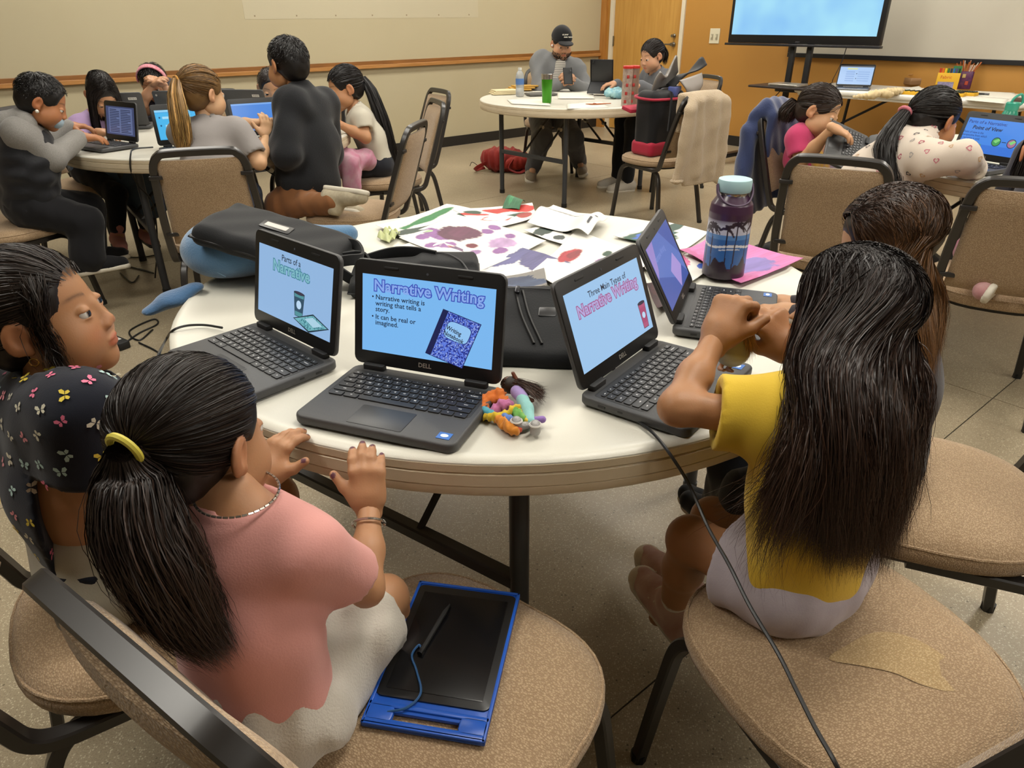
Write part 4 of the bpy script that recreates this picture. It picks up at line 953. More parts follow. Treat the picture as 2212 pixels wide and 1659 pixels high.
def person(label, s=1.0, pel=(0,0,.54), face=(0,1), lean=.12, neck=None, head=None, hf=(0,1,0), hroll=0, hs=1.0, armL=None, armR=None, legL=None, legR=None,
           skin='#b98560', shirt=None, pants=None, shoe=None, hair=None, h=.009, hh=None, lid=.0028, look=(0,1,0), jaw=1.0, brow='#241a14', shL=None, shR=None, twist=0, nailc=None, name='person', belly=1.0, hhead=.0028, sock=None, ears=True, lk=1.0):
    pel = V3(pel); F = unit(np.array([face[0],face[1],0.])); U = np.array([0,0,1.]); R = np.cross(F,U)
    ct,st_ = math.cos(twist),math.sin(twist); R2 = R*ct+F*st_
    sp = U*math.cos(lean)+F*math.sin(lean)
    neck = pel+sp*.36*s if neck is None else V3(neck)
    sp = unit(neck-pel); Rs = unit(R2-sp*(R2@sp)); Fs = np.cross(sp,Rs)*-1 if np.cross(sp,Rs)@F<0 else np.cross(sp,Rs)
    head = neck+sp*.06*s+U*.075*s+Fs*.02*s if head is None else V3(head)
    shL = neck-sp*.035*s-Rs*.125*s if shL is None else V3(shL); shR = neck-sp*.035*s+Rs*.125*s if shR is None else V3(shR)
    l1,l2 = .215*s,.185*s
    base = np.array([pel[0],pel[1],0.]); root = thing(name,label,'person',tuple(base))
    M = head_frame(head,hf,(0,0,1),hs,hroll)
    # --- skeleton of limbs
    arms = {}
    for sd,a,sh in ((-1,armL,shL),(1,armR,shR)):
        if a is None: a = dict(w=sh+F*.12*s-U*.30*s+Rs*sd*.03)
        wr = V3(a['w']); el = V3(a['e']) if 'e' in a else ik(sh,wr,l1,l2,a.get('pole',(-F-U*1.2+R*sd*.5)))
        if np.linalg.norm(wr-el)>l2*1.08 and 'e' not in a: wr = el+unit(wr-el)*l2
        arms[sd] = (sh,el,wr,a)
    legs = {}
    for sd,a in ((-1,legL),(1,legR)):
        a = a or {}; hip = pel+R*sd*.062*s-U*.015*s; kn = V3(a.get('k',hip+F*.30*s+R*sd*.02*s)); an = V3(a.get('a',kn-U*(kn[2]-.06*s)+F*.02)); toe = V3(a.get('t',an+F*.10*s-U*.035*s)); legs[sd]=(hip,kn,an,toe)
    SKELETON[label] = dict(M=M,neck=neck,pel=pel,arms=arms,legs=legs,F=F,R=R,sp=sp,Rs=Rs,Fs=Fs,base=base)
    def torso(b, g=0.0, lo=True):
        w1 = pel+sp*.02*s; mid = pel*.55+neck*.45-Fs*.012*s; ch = pel*.25+neck*.75
        b.cap(w1,mid,(.078*belly)*s+g,.070*belly*s+g,k=.05*s,flat=(Rs,1.28 if g==0 else 1.42)); b.cap(mid,ch,.070*s+g,.070*s+g,k=.05*s,flat=(Rs,1.36)); b.cap(shL*.82+shR*.18,shR*.82+shL*.18,.046*s+g,.046*s+g,k=.045*s)
        for sd in (-1,1): sh = arms[sd][0]; b.cap(ch,sh*.9+neck*.1,.05*s+g,.040*s+g,k=.03*s)
        b.cap(neck-sp*.03*s,neck+(head-neck)*.15,.044*s+g,.034*s+g,k=.03*s)
    # --- body
    b = Sdf(); torso(b); b.cap(neck-sp*.02*s,head-M[:3,2]*.045/1+M[:3,1]*-.012,.033*s,.034*s,k=.025*s)
    for sd in (-1,1):
        sh,el,wr,a = arms[sd]; b.cap(sh,el,.035*s*lk,.029*s*lk,k=.03*s); b.cap(el,el*.55+wr*.45,.029*s*lk,.0285*s*lk,k=.02*s); b.cap(el*.55+wr*.45,wr,.0285*s*lk,.0195*s*(lk*.5+.5),k=.02*s)
        hip,kn,an,toe = legs[sd]; b.cap(hip,kn,.062*s*lk,.044*s*lk,k=.03*s); b.cap(kn,kn*.6+an*.4,.043*s*lk,.042*s*lk,k=.025*s); b.cap(kn*.6+an*.4,an,.042*s*lk,.027*s,k=.02*s); b.cap(an,an+(toe-an)*(.55 if shoe else 1),.026*s,.020*s,k=.02*s)
    V,Fc = b.mesh(h); parts = [(V,Fc,flatcol(len(V),skin))]
    if sock:
        for sd in (-1,1): an=legs[sd][2]; m=np.linalg.norm(V-an,axis=1)<.055*s; parts[0][2][m]=hexc(sock)
    nails = [] if nailc else None
    for sd in (-1,1):
        sh,el,wr,a = arms[sd]; q = Sdf(); fd = V3(a.get('f',unit(wr-el))); bk = V3(a.get('b',U)); 
        add_hand(q,wr,fd,bk,sd,s*a.get('sc',1.0),a.get('curl',(.35,.45,.3)),a.get('spread',.05),a.get('thumb',(.75,.6,-.25)),a.get('tc',.3),fing=a.get('fing'),nails=nails); V,Fc = q.mesh(a.get('hh',hh or max(.0045,h*.5))); C = flatcol(len(V),skin)
        if nails:
            for p in nails: m = np.linalg.norm(V-p,axis=1)<.0055*s; C[m] = hexc(nailc)
            nails.clear()
        parts.append((V,Fc,C))
    V,Fc = head_mesh(lid,jaw,hhead,ears); parts.append((xfp(M,V),Fc,head_cols(V,skin,brow)))
    V,Fc,C = cat(parts); fastmesh('body',V-base,Fc,m_skin,root,C)
    for x in (-1,1): V,Fc,C = eye_mesh(M,x,look); fastmesh('eye',V-base,Fc,m_eye,root,C)
    # --- clothes
    if shirt:
        g = shirt.get('g',.008)*s; q = Sdf(); torso(q,g)
        fr = shirt.get('sleeve',.55)
        for sd in (-1,1):
            sh,el,wr,a = arms[sd]
            if fr<=1: e = sh+(el-sh)*fr; q.cap(sh,e+(el-sh)*.15,.037*s+g,.036*s+g*1.5,k=.03*s)
            else: q.cap(sh,el,.037*s+g,.033*s+g,k=.03*s); e = el+(wr-el)*(fr-1); q.cap(el,e,.033*s+g,.024*s+g,k=.025*s)
        if shirt.get('extra'): shirt['extra'](q)
        if shirt.get('noise',.0022): q.noise(shirt.get('noise',.0022)*s,shirt.get('nf',46),shirt.get('seed',1))
        for sd in (-1,1):
            sh,el,wr,a = arms[sd]
            if fr<=1: d = unit(el-sh); e = sh+(el-sh)*fr; q.cutend(e,d,.075*s); q.cap(sh+(el-sh)*(fr-.09),el,.034*s+g*.25,.034*s+g*.25,k=.003,op=1)
        nd = shirt.get('neckline',.046); q.cap(neck+sp*.012*s+Fs*.01*s,head,nd*s,nd*s*1.2,k=.006,op=1)
        hem = shirt.get('hem',-.04); q.plane(pel+sp*hem*s,-sp,k=.004); 
        V,Fc = q.mesh(shirt.get('h',h)); o = fastmesh(shirt.get('name','shirt'),V-base,Fc,shirt['mat'],root,shirt['col'](V) if 'col' in shirt else None); SKELETON[label]['shirt']=(V,Fc,o)
    if pants:
        g = pants.get('g',.008)*s; q = Sdf(); q.cap(pel-sp*.01*s,pel+sp*pants.get('top',.05)*s,.085*s+g,.078*s+g,k=.03*s,flat=(Rs,1.25))
        fr = pants.get('len',1.95)
        for sd in (-1,1):
            hip,kn,an,toe = legs[sd]
            if fr<=1: q.cap(hip,hip+(kn-hip)*fr,.064*s+g,.060*s+g*1.4,k=.03*s)
            else: q.cap(hip,kn,.064*s+g,.048*s+g,k=.03*s); q.cap(kn,kn+(an-kn)*(fr-1),.047*s+g,pants.get('cuff',.036)*s+g,k=.025*s)
        if pants.get('extra'): pants['extra'](q)
        q.noise(pants.get('noise',.0025)*s,40,3); 
        if fr<=1:
            for sd in (-1,1): hip,kn,an,toe = legs[sd]; d = unit(kn-hip); q.cutend(hip+(kn-hip)*fr,d,.105*s)
        V,Fc = q.mesh(pants.get('h',h)); fastmesh(pants.get('name','pants'),V-base,Fc,pants['mat'],root)
    if shoe:
        for sd in (-1,1):
            hip,kn,an,toe = legs[sd]; d = unit(toe-an); q = Sdf(); d2 = unit(np.array([d[0],d[1],d[2]*shoe.get('tilt',.0)])); up = unit(np.cross(np.cross(d2,unit(kn-an)),d2)); f0 = an-up*.045*s-d2*.03*s; f1 = f0+d2*.155*s
            q.cap(f0+up*.012*s,f1+up*.006*s,.031*s,.029*s,k=.02); q.cap(f0+up*.02*s,an+up*.02*s*shoe.get('hi',1),.033*s,.034*s,k=.02*s); q.cap(f0+up*.03*s,f1-d2*.05*s+up*.015*s,.03*s,.028*s,k=.03*s)
            q.plane(f0-up*.012*s,-up); q.plane(an+up*(.018+.03*shoe.get('hi',1))*s,up) if not shoe.get('boot') else None
            V,Fc = q.mesh(max(.004,h*.6)); sh_ = fastmesh('shoe',V-base,Fc,shoe['mat'],root)
            q = Sdf(); q.cap(f0-up*.010*s,f1-up*.010*s,.034*s,.033*s,k=.01); q.plane(f0-up*.022*s,-up); q.plane(f0-up*.001*s,up); V,Fc = q.mesh(max(.004,h*.6)); fastmesh('sole',V-base,Fc,shoe.get('sole',mat('white_sole','#c9c2b2',.6)),sh_)
            if shoe.get('cap'):
                q = Sdf(); q.ell(f1+up*.004*s,(.034*s,.034*s,.030*s)); q.plane(f0-up*.001*s,-up); q.plane(f1-d2*.012*s,-d2); V,Fc = q.mesh(.004); fastmesh('toe_cap',V-base,Fc,shoe['cap'],sh_)
                rr2 = np.cross(d2,up)
                for w_ in range(3): c_ = f0+d2*(.06+.022*w_)*s+up*(.056-.010*w_)*s; mb = MB(); mb.tube(catmull([c_-rr2*.028*s-up*.012*s,c_+up*.004*s,c_+rr2*.028*s-up*.012*s],4)-base,.0035*s,6); mb.build('lace',shoe['cap'],sh_)
    if hair:
        hp = hair(M); V,Fc,C = cat(hp); fastmesh('hair',V-base,Fc,m_hair,root,C)
    return root
def child_mesh(root, mbv, name, material, **kw):
    b = V3(root.location); mbv.v = [v-b for v in mbv.v]; return mbv.build(name, material, root, **kw)
# ------------------------------------------------------------ the four girls at the near table
SK1 = '#b27d55'
# girl in the pink shirt, seen from behind
def hair_pink(M):
    tie = (.20,-.97,.04); tp = xfp(M,(HC_+unit(tie)*(HR_+.018))[None])[0]
    tail = [tp, A(285,1020,.595), A(298,1120,.572), A(345,1230,.555), A(412,1340,.545), A(490,1425,.535)]
    out = [hair_cap(M,.0015,'#120c09',ears=True)]
    out += hair_pony(M,tie,tail,[.016,.036,.046,.045,.035,.016],n=9000,nt=5000,r=.0006,col='#1d1410',front=.25,low=-.5,lift=.005,seed=11,S=11,ST=16,tip='#2a1c14',amp=.007,var=.4)
    return out
pinkH = A(425,955,.685)
P1 = person('girl in a pink T-shirt with a dark ponytail, hands on the table edge',s=.80,belly=1.14,shR=A(668,1192,.622),pel=(-.335,.63,.54),face=(.5,.866),neck=(-.315,.65,.835),head=pinkH,hf=(.38,.91,-.20),hs=.90,
  armR=dict(w=(-.207,.812,.70),e=A(792,1272,.70),f=(-.02,.35,.94),b=(.12,-.93,.35),curl=(.55,.35,.2),spread=.03,thumb=(.72,.68,-.1),tc=.2,hh=.0026,sc=1.05),
  armL=dict(w=(-.375,.885,.70),pole=(-.8,-.3,-.8),f=(.30,.55,.78),b=(-.5,-.75,.45),curl=(.6,.4,.3),thumb=(.8,.5,-.1),hh=.0026,sc=1.05),
  legL=dict(k=(-.32,.84,.51),a=(-.30,.88,.26)),legR=dict(k=(-.20,.815,.52),a=(-.18,.87,.26)),
  skin='#a97c5a',shirt=dict(mat=cloth('pink_jersey','#cc918a',var=(9,'#bf857e',.35)),sleeve=.62,neckline=.050,hem=-.06,h=.006,g=.010,noise=.0036),
  pants=dict(mat=cloth('pale_grey_fleece','#b9b3a8',bump=(300,.35),sheen=.3),len=.80,g=.022,top=.06,noise=.009,h=.007,name='shorts'),hair=hair_pink,h=.007,nailc='#5a3440',lk=.93,shoe=dict(mat=cloth('yellow_knit','#b3a22c')))
# girl in navy with butterflies
def hair_navy(M):
    tie = (-.25,-.93,-.12); tp = xfp(M,(HC_+unit(tie)*(HR_+.012))[None])[0]
    tail = [tp, tp+V3((-.03,-.03,-.06)), tp+V3((-.05,-.03,-.14)), tp+V3((-.06,-.02,-.24))]
    out = [hair_cap(M,.0015,'#140d0a',ears=True,nape=.06)]
    out += hair_pony(M,tie,tail,[.03,.05,.05,.03],n=8000,nt=2500,r=.0006,col='#20160f',front=.30,low=-.5,lift=.006,seed=21,S=10,tip='#2a1c14',amp=.008,var=.4)
    # loose lock falling before the ear
    rr = np.random.default_rng(4); d0 = unit(np.array([.75,.55,.45])+rr.normal(size=(260,3))*.10); d1 = unit(np.array([.93,.42,-.25])+rr.normal(size=(260,3))*.07); P = scalp_flow(M,d0,d1,6,.010,.006,3)
    e = P[:,-1]; T = np.stack([e+xfp(M,np.zeros((1,3)))*0+np.array([.002,.0,-.0])*k+np.array([0,0,-.013])*k for k in range(1,7)],1); out.append(strand_mesh(wob(np.concatenate([P,T],1),.006,8),.00045,'#20160f',.3,None,5))
    return out
navyH = A(92,690,.93)
m_navy = cloth('navy_jersey','#141722',bump=(500,.1))
P2 = person('girl in a navy shirt printed with butterflies, looking across the near table',s=1.0,pel=(-.68,.90,.555),face=(.82,.57),neck=A(140,815,.90),head=navyH,hf=(.965,.22,.14),hs=.92,
  armR=dict(w=A(330,1010,.98),e=A(208,1045,.82),f=(.5,.8,-.2),b=(.2,-.2,1)),armL=dict(w=(-.50,1.02,.72),f=(.8,.5,0)),
  shR=A(178,893,.83),shL=A(20,850,1.02),
  legL=dict(k=(-.45,1.06,.53)),legR=dict(k=(-.38,.93,.53)),skin='#a47550',shirt=dict(mat=m_navy,sleeve=.85,neckline=.056,hem=-.10,g=.014,h=.007,noise=.002),
  pants=dict(mat=cloth('pale_shorts','#a7a394'),len=.8,g=.014,name='shorts',h=.008),hair=hair_navy,h=.008,shoe=dict(mat=cloth('pink_canvas','#a8756f')),lid=.003,look=(0,1,.05))
def butterfly():
    L = []
    for sx in (-1,1):
        L.append([(sx*.08,.05),(sx*.35,.62),(sx*.8,.75),(sx*.95,.4),(sx*.6,.05)]); L.append([(sx*.08,-.02),(sx*.55,-.05),(sx*.7,-.4),(sx*.4,-.62),(sx*.15,-.35)])
    return L
V,Fc,o_ = SKELETON[P2['label']]['shirt']
db = decals(V,Fc,[butterfly()],['#d98d95','#c9c4b0','#c9b23c','#d96f8c','#a9c4c0'],.030,.0095,seed=3,maxn=300)
child_mesh(P2,db,'butterfly_print',mat('butterfly_ink','#ffffff',.8,vcol=True),smooth=False)['kind'] = 'stuff'
# girl in yellow with very long hair
def hair_yellow(M):
    out = [hair_cap(M,.0015,'#120d0b',ears=False,nape=0,face=(.112,.060,.088,.085))]
    g = [((-.84,.52,.05),[A(1697,770,.93),A(1698,860,.84),A(1688,960,.785),A(1645,1060,.775),A(1590,1150,.77)]),
         ((-.99,.05,.08),[A(1708,770,.88),A(1722,870,.80),A(1728,1000,.755),A(1705,1100,.745),A(1665,1190,.74)]),
         ((-.77,-.62,.10),[A(1768,770,.835),A(1782,880,.77),A(1792,1020,.735),A(1785,1140,.725),A(1782,1255,.725)]),
         ((-.15,-.98,.10),[A(1850,770,.82),A(1850,880,.755),A(1850,1020,.72),A(1848,1140,.715),A(1848,1240,.72)]),
         ((.57,-.82,.10),[A(1932,770,.835),A(1934,880,.775),A(1922,1020,.745),A(1908,1140,.735),A(1900,1245,.735)]),
         ((.98,-.2,.08),[A(1983,770,.88),A(1985,880,.825),A(1972,1010,.79),A(1948,1120,.78),A(1920,1235,.775)]),
         ((.87,.47,.05),[A(1992,770,.95),A(1993,880,.90),A(1974,1020,.87),A(1938,1110,.85)])]
    out += hair_curtain(M,g,n=13000,r=.0007,col='#191210',seed=31,S=9,ST=20,part=(.05,.45,.89),tip='#352217',amp=.014,depth=.05,lift=.015,ragged=.30,var=.4)
    gw = [((-.9,.3,-.25),[A(1720,800,.87),A(1715,900,.80),A(1650,1010,.77),A(1560,1060,.76),A(1525,1050,.755)]),((-.9,.1,-.25),[A(1725,810,.86),A(1720,930,.77),A(1680,1080,.755),A(1620,1200,.745),A(1640,1280,.74)]),((-.8,-.5,-.3),[A(1790,830,.83),A(1780,960,.735),A(1740,1110,.72),A(1690,1230,.715),A(1700,1300,.712)])]
    out += hair_curtain(M,gw,n=420,r=.0007,col='#191210',seed=37,S=6,ST=18,part=(.05,.45,.89),tip='#3a2619',amp=.020,depth=.03,lift=.007,ragged=.35,var=.4)
    return out
yelH = A(1830,697,.975)
YW1, YW2 = A(1545,735,1.03), A(1690,735,1.10)
P3 = person('girl in a yellow T-shirt with waist-long dark hair, holding a small doll',s=1.0,pel=(.47,.865,.545),face=(-.62,.78),neck=A(1800,850,.885),ears=False,head=yelH,hf=(-.62,.75,-.18),hs=.94,
  shL=A(1665,905,.875),shR=A(1890,850,.95),
  armL=dict(w=YW1,e=A(1462,880,.90),f=(.42,.40,.80),b=(-.70,-.60,.40),fing=[(1.25,1.2,.5),(1.2,1.25,.5),(1.15,1.2,.5),(1.1,1.2,.5)],thumb=(.5,.75,-.5),hh=.0027,sc=1.08),
  armR=dict(w=A(1718,760,1.05),pole=(.7,-.2,-1),f=(-.62,.35,.70),b=(.2,-.80,.55),fing=[(1.0,1.2,.5),(.9,1.1,.5),(.9,1.1,.5),(.9,1.1,.5)],thumb=(.5,.8,-.4),hh=.0027,sc=1.08),
  legL=dict(k=A(1492,1165,.955),a=A(1455,1310,1.06),t=A(1395,1350,1.14)),legR=dict(k=A(1540,1120,1.08),a=A(1470,1250,1.18),t=A(1400,1250,1.28)),
  skin='#a0724e',shirt=dict(mat=cloth('yellow_cotton','#cfae38',var=(8,'#c29f2c',.4)),sleeve=.58,neckline=.05,hem=-.05,g=.016,h=.006,noise=.005),
  pants=dict(mat=cloth('lilac_denim','#a79fa8',var=(30,'#b8b1b8',.4)),len=.52,g=.012,name='shorts',h=.006,noise=.002),hair=hair_yellow,h=.007,
  shoe=dict(mat=cloth('worn_pink_canvas','#c4a598',var=(25,'#a5766c',.6)),hi=.9,cap=cloth('toe_rubber','#cfc4b0')),sock='#d5cfc2',lk=.86)
# girl with brown hair behind her
def hair_brown(M):
    out = [hair_cap(M,.0015,'#1d130e',ears=False,nape=0,face=(.115,.058,.085,.085),faceup=-.012)]
    g = [((-.62,.66,.15),[A(1860,570,1.30),A(1880,650,1.24),A(1900,740,1.18)]),
         ((-.98,.1,.0),[A(1885,590,1.19),A(1905,690,1.11),A(1925,800,1.06)]),((-.55,-.83,.0),[A(1940,590,1.14),A(1958,700,1.07),A(1965,820,1.03)]),
         ((.3,-.95,.0),[A(2000,590,1.14),A(2012,710,1.08),A(2000,830,1.06)]),((.97,-.2,.0),[A(2032,590,1.20),A(2036,710,1.16),A(2008,830,1.14)]),((.9,.43,.0),[A(2036,590,1.28),A(2038,700,1.25),A(2012,790,1.22)])]
    out += hair_curtain(M,g,n=7000,r=.0007,col='#2b1b12',seed=41,S=9,ST=14,part=(-.15,.6,.78),tip='#6b4a2a',amp=.008,depth=.04,lift=.011,ragged=.2,var=.45)
    return out
P4 = person('girl with long brown hair leaning over her laptop behind the girl in yellow',s=.92,pel=(.76,1.22,.545),face=(-.92,.38),neck=A(1938,655,1.23),ears=False,head=A(1918,540,1.26),hf=(-.92,.15,-.38),hs=.95,
  armL=dict(w=A(1712,674,1.36),f=(-.94,.30,-.12),b=(-.1,.0,1),curl=(.25,.3,.2),hh=.003),armR=dict(w=A(1705,655,1.52),f=(-.92,.25,-.05),b=(0,0,1),curl=(.2,.25,.2),hh=.003),
  legL=dict(k=A(1625,1075,1.06),a=A(1560,1120,1.30),t=A(1450,1150,1.42)),legR=dict(k=A(1590,1010,1.22),a=A(1550,1100,1.36),t=A(1455,1140,1.48)),
  skin='#ad825f',shirt=dict(mat=cloth('dark_floral','#2b2528'),sleeve=1.9,neckline=.05,g=.01,h=.009),pants=dict(mat=cloth('black_denim','#23262b'),g=.012,h=.008),hair=hair_brown,h=.009,shoe=dict(mat=cloth('black_canvas','#1c2026'),sole=mat('white_sole','#c9c2b2',.6)))
# ------------------------------------------------------------ the people further back
def H_short(col='#15110f', n=1800, cap=.004, **kw):
    return lambda M: [hair_cap(M,cap,col,ears=True,h=.006)]+hair_short(M,n=n,col=col,r=.0013,seed=int(kw.pop('seed',5)),**kw)
def H_pony(tail_off, tr, tie=(0,-.96,.2), col='#15100d', n=1500, nt=700, seed=3, tip=None, front=.25, cap=.004, var=.35, lift=.006):
    def f(M):
        tp = xfp(M,(HC_+unit(tie)*(HR_+.012))[None])[0]; return [hair_cap(M,cap,col,ears=True,h=.006)]+hair_pony(M,tie,[tp]+[tp+V3(o) for o in tail_off],tr,n=n,nt=nt,r=.0013,col=col,front=front,low=-.45,lift=lift,seed=seed,S=7,ST=9,tip=tip,amp=.006,var=var)
    return f
def H_long(L=.3, col='#15100d', n=1800, seed=6, part=(0,.5,.86), tip=None, spread=1.0, ears=False, face=(.108,.058,.090,.09)):
    def f(M):
        g = []
        for d in ((-.66,.66,-.12),(-.97,.15,-.25),(-.75,-.62,-.3),(0,-.98,-.3),(.75,-.62,-.3),(.97,.15,-.25),(.66,.66,-.12)):
            p = xfp(M,(HC_+unit(d)*(HR_+.01))[None])[0]; o = p-M[:3,3]; o[2]=0; o = o*.25*spread; g.append((d,[p+o*.6+V3((0,0,-L*.35)),p+o+V3((0,0,-L*.7)),p+o*.8+V3((0,0,-L))]))
        return [hair_cap(M,.0015,col,ears=ears,h=.006,nape=0,face=face)]+hair_curtain(M,g,n=n,r=.0014,col=col,seed=seed,S=6,ST=8,part=part,tip=tip,amp=.006,depth=.03,lift=.006,ragged=.25)
    return f
def dirto(a,b): return unit(V3(b)-V3(a))
BH = .012
# boy in the vest at the left edge
m_vest = cloth('black_quilt','#1b1c20',rough=.6,bump=(60,.25))
hd = A(92,222,3.42); pe = V3((hd[0]-.16,3.36,.555))
P5 = person('boy with short dark hair and a face mask in a black vest',s=1.12,pel=pe,face=(.80,.60),neck=A(50,262,3.38),head=hd,hf=(.80,.35,-.50),hs=1.05,
  shR=A(42,292,3.28),armR=dict(w=A(172,296,3.60),e=A(112,345,3.36),f=(.85,.5,-.1),b=(.1,0,1)),armL=dict(w=A(150,272,3.85),f=(.85,.4,-.1),b=(0,0,1)),
  legR=dict(k=A(185,480,3.40),a=A(190,560,3.35)),legL=dict(k=A(190,450,3.65),a=A(195,540,3.6)),
  skin='#a8714c',shirt=dict(mat=cloth('grey_marl','#8d8a86',var=(300,'#6d6a66',.6)),sleeve=1.92,g=.014,h=BH,neckline=.05),pants=dict(mat=cloth('black_joggers','#131316'),g=.022,h=BH,cuff=.05),hair=H_short('#171413',n=3200,ln=.035,up=.007,seed=2),h=BH,shoe=dict(mat=cloth('black_shoe','#161618')))
def vest(P, m, label_, g=.036, hem=-.10):
    k = SKELETON[label_]; q = Sdf(); pel,neck,sp,Rs,Fs = k['pel'],k['neck'],k['sp'],k['Rs'],k['Fs']; s=1.12
    mid = pel*.55+neck*.45; ch = pel*.25+neck*.75; q.cap(pel,mid,.08*s+g,.074*s+g,k=.05,flat=(Rs,1.28)); q.cap(mid,ch,.074*s+g,.07*s+g,k=.05,flat=(Rs,1.34)); q.noise(.004,50,4); q.plane(pel+sp*hem,-sp); q.plane(neck-sp*.02,sp)
    V,F = q.mesh(BH); fastmesh('vest',V-k['base'],F,m,P)
vest(P5,m_vest,P5['label'])
k = SKELETON[P5['label']]; q = Sdf(); q.cap(k['neck']-k['Rs']*.06,k['neck']+k['Rs']*.06,.05,.05,k=.03); q.cap(k['neck']-k['Fs']*.06-k['sp']*.02,k['neck']-k['Fs']*.02,.06,.05,k=.03); V,Fm = q.mesh(BH); fastmesh('hood',V-k['base'],Fm,MATS['grey_marl'],P5)
q = Sdf(); M_=k['M']; q.ell(xfp(M_,V3((0,.066,-.05))[None])[0],(.05,.03,.034),R=M_[:3,:3]/np.linalg.norm(M_[:3,0]),k=.01); V,Fm = q.mesh(.006); fastmesh('face_mask',V-k['base'],Fm,cloth('blue_mask','#9fb4c4'),P5)
mb = MB(); mb.ball(xfp(M_,V3((.088,-.002,-.03))[None])[0],.008,10,6); child_mesh(P5,mb,'earring',mat('pearl','#dcd8cc',.2))
# girl in lavender
P6 = person('girl in a lavender top with long dark hair, bent over a laptop',s=1.05,pel=(-2.50,4.32,.55),face=(.95,-.15),neck=A(205,250,4.28),head=A(222,205,4.22),hf=(.45,-.55,-.72),hs=1.03,
  armR=dict(w=A(215,285,3.98),f=(.9,-.2,-.1),b=(0,0,1)),armL=dict(w=A(240,262,4.3),f=(.9,-.2,-.1),b=(0,0,1)),legR=dict(k=A(250,420,4.10),a=A(255,510,4.02),t=A(270,545,3.9)),legL=dict(k=A(310,420,4.25),a=A(318,500,4.2),t=A(335,520,4.1)),
  skin='#b98a68',shirt=dict(mat=cloth('lavender_jersey','#a68cb4'),sleeve=.9,g=.012,h=BH),pants=dict(mat=cloth('black_leggings','#16161a'),g=.008,h=BH,len=1.8),hair=H_long(.32,n=2600,col='#17110f',part=(-.1,.6,.8)),h=BH,shoe=dict(mat=cloth('pink_boot','#b07670'),hi=2.2,boot=True,sole=mat('dark_sole','#2a2422',.6)))
k = SKELETON[P6['label']]; q = Sdf(); q.cap(k['pel'],k['pel']+V3((.12,-.02,-.02)),.13,.12,k=.04); q.cap(k['pel']+V3((.15,0,-.05)),k['pel']+V3((.30,-.05,-.18)),.14,.13,k=.06); q.noise(.006,30,2); V,Fm = q.mesh(.014); fastmesh('skirt',V-k['base'],Fm,cloth('denim_skirt','#4f6076'),P6)
# child with the hairband hiding behind the laptops
P7 = person('child with a pink heart hairband, hand on the head behind the laptop lids',s=1.0,pel=(-1.95,5.0,.55),face=(.15,-.99),neck=A(330,212,4.98),head=A(332,180,4.92),hf=(.15,-.85,-.5),hs=1.0,
  armR=dict(w=A(330,182,4.78),e=A(308,225,4.80),f=(.75,-.2,.35),b=(-.2,-.4,.9)),armL=dict(w=A(352,182,4.8),e=A(385,225,4.82),f=(-.5,-.2,.3),b=(0,-.5,.9)),skin='#b98a68',shirt=dict(mat=cloth('dark_top','#33323a'),g=.012,h=BH),pants=dict(mat=cloth('black_joggers','#131316'),h=BH),hair=H_short('#14100f',n=1600,ln=.05),h=BH,shoe=dict(mat=cloth('black_shoe','#161618')))
k = SKELETON[P7['label']]; M_=k['M']; mb = MB(); mb.tube([xfp(M_,(HC_+unit(V3((math.sin(a),.15,math.cos(a))))*(HR_+.014))[None])[0] for a in np.linspace(-1.7,1.7,16)],.010,8,sec=[(a*.4,b*1.6) for a,b in SQ]); child_mesh(P7,mb,'hairband',cloth('pink_hairband','#cf9aa2',var=(90,'#b8405a',.7)))
# blonde girl with a ponytail, from behind
P8 = person('blonde girl with a ponytail in a grey T-shirt, back to the camera',s=1.05,pel=(-1.36,3.26,.56),face=(-.15,.99),neck=A(452,268,3.40),head=A(438,205,3.42),hf=(.55,.80,-.15),hs=1.05,
  armR=dict(w=A(575,296,3.56),e=A(560,352,3.36),f=(.1,.3,.95),b=(.7,-.7,0)),armL=dict(w=A(560,265,3.78),e=A(505,272,3.62),f=(.9,.3,.1),b=(0,.3,.9)),skin='#c29a76',
  shirt=dict(mat=cloth('grey_tee','#8a8583'),sleeve=.75,g=.014,h=.01,hem=-.12),pants=dict(mat=cloth('blue_jeans','#39465e'),h=BH),hair=H_pony([(.005,-.05,-.06),(.01,-.07,-.15),(0,-.06,-.24),(-.02,-.05,-.3)],[.02,.035,.04,.035,.012],tie=(-.05,-.98,.15),col='#6e522f',n=3000,nt=1300,tip='#a3824e',var=.5,seed=8),h=.01,shoe=dict(mat=cloth('white_shoe','#b5afa3')))
k = SKELETON[P8['label']]; M_=k['M']; tp = xfp(M_,(HC_+unit(V3((-.05,-.98,.15)))*(HR_+.016))[None])[0]; mb = MB(); fr=frame_of(M_[:3,1]); mb.tube([tp+.018*(math.cos(a)*fr[0]+math.sin(a)*fr[1]) for a in np.linspace(0,6.28,14,endpoint=False)],.005,6,closed=True); child_mesh(P8,mb,'hair_tie',cloth('amber_tie','#b5823f'))
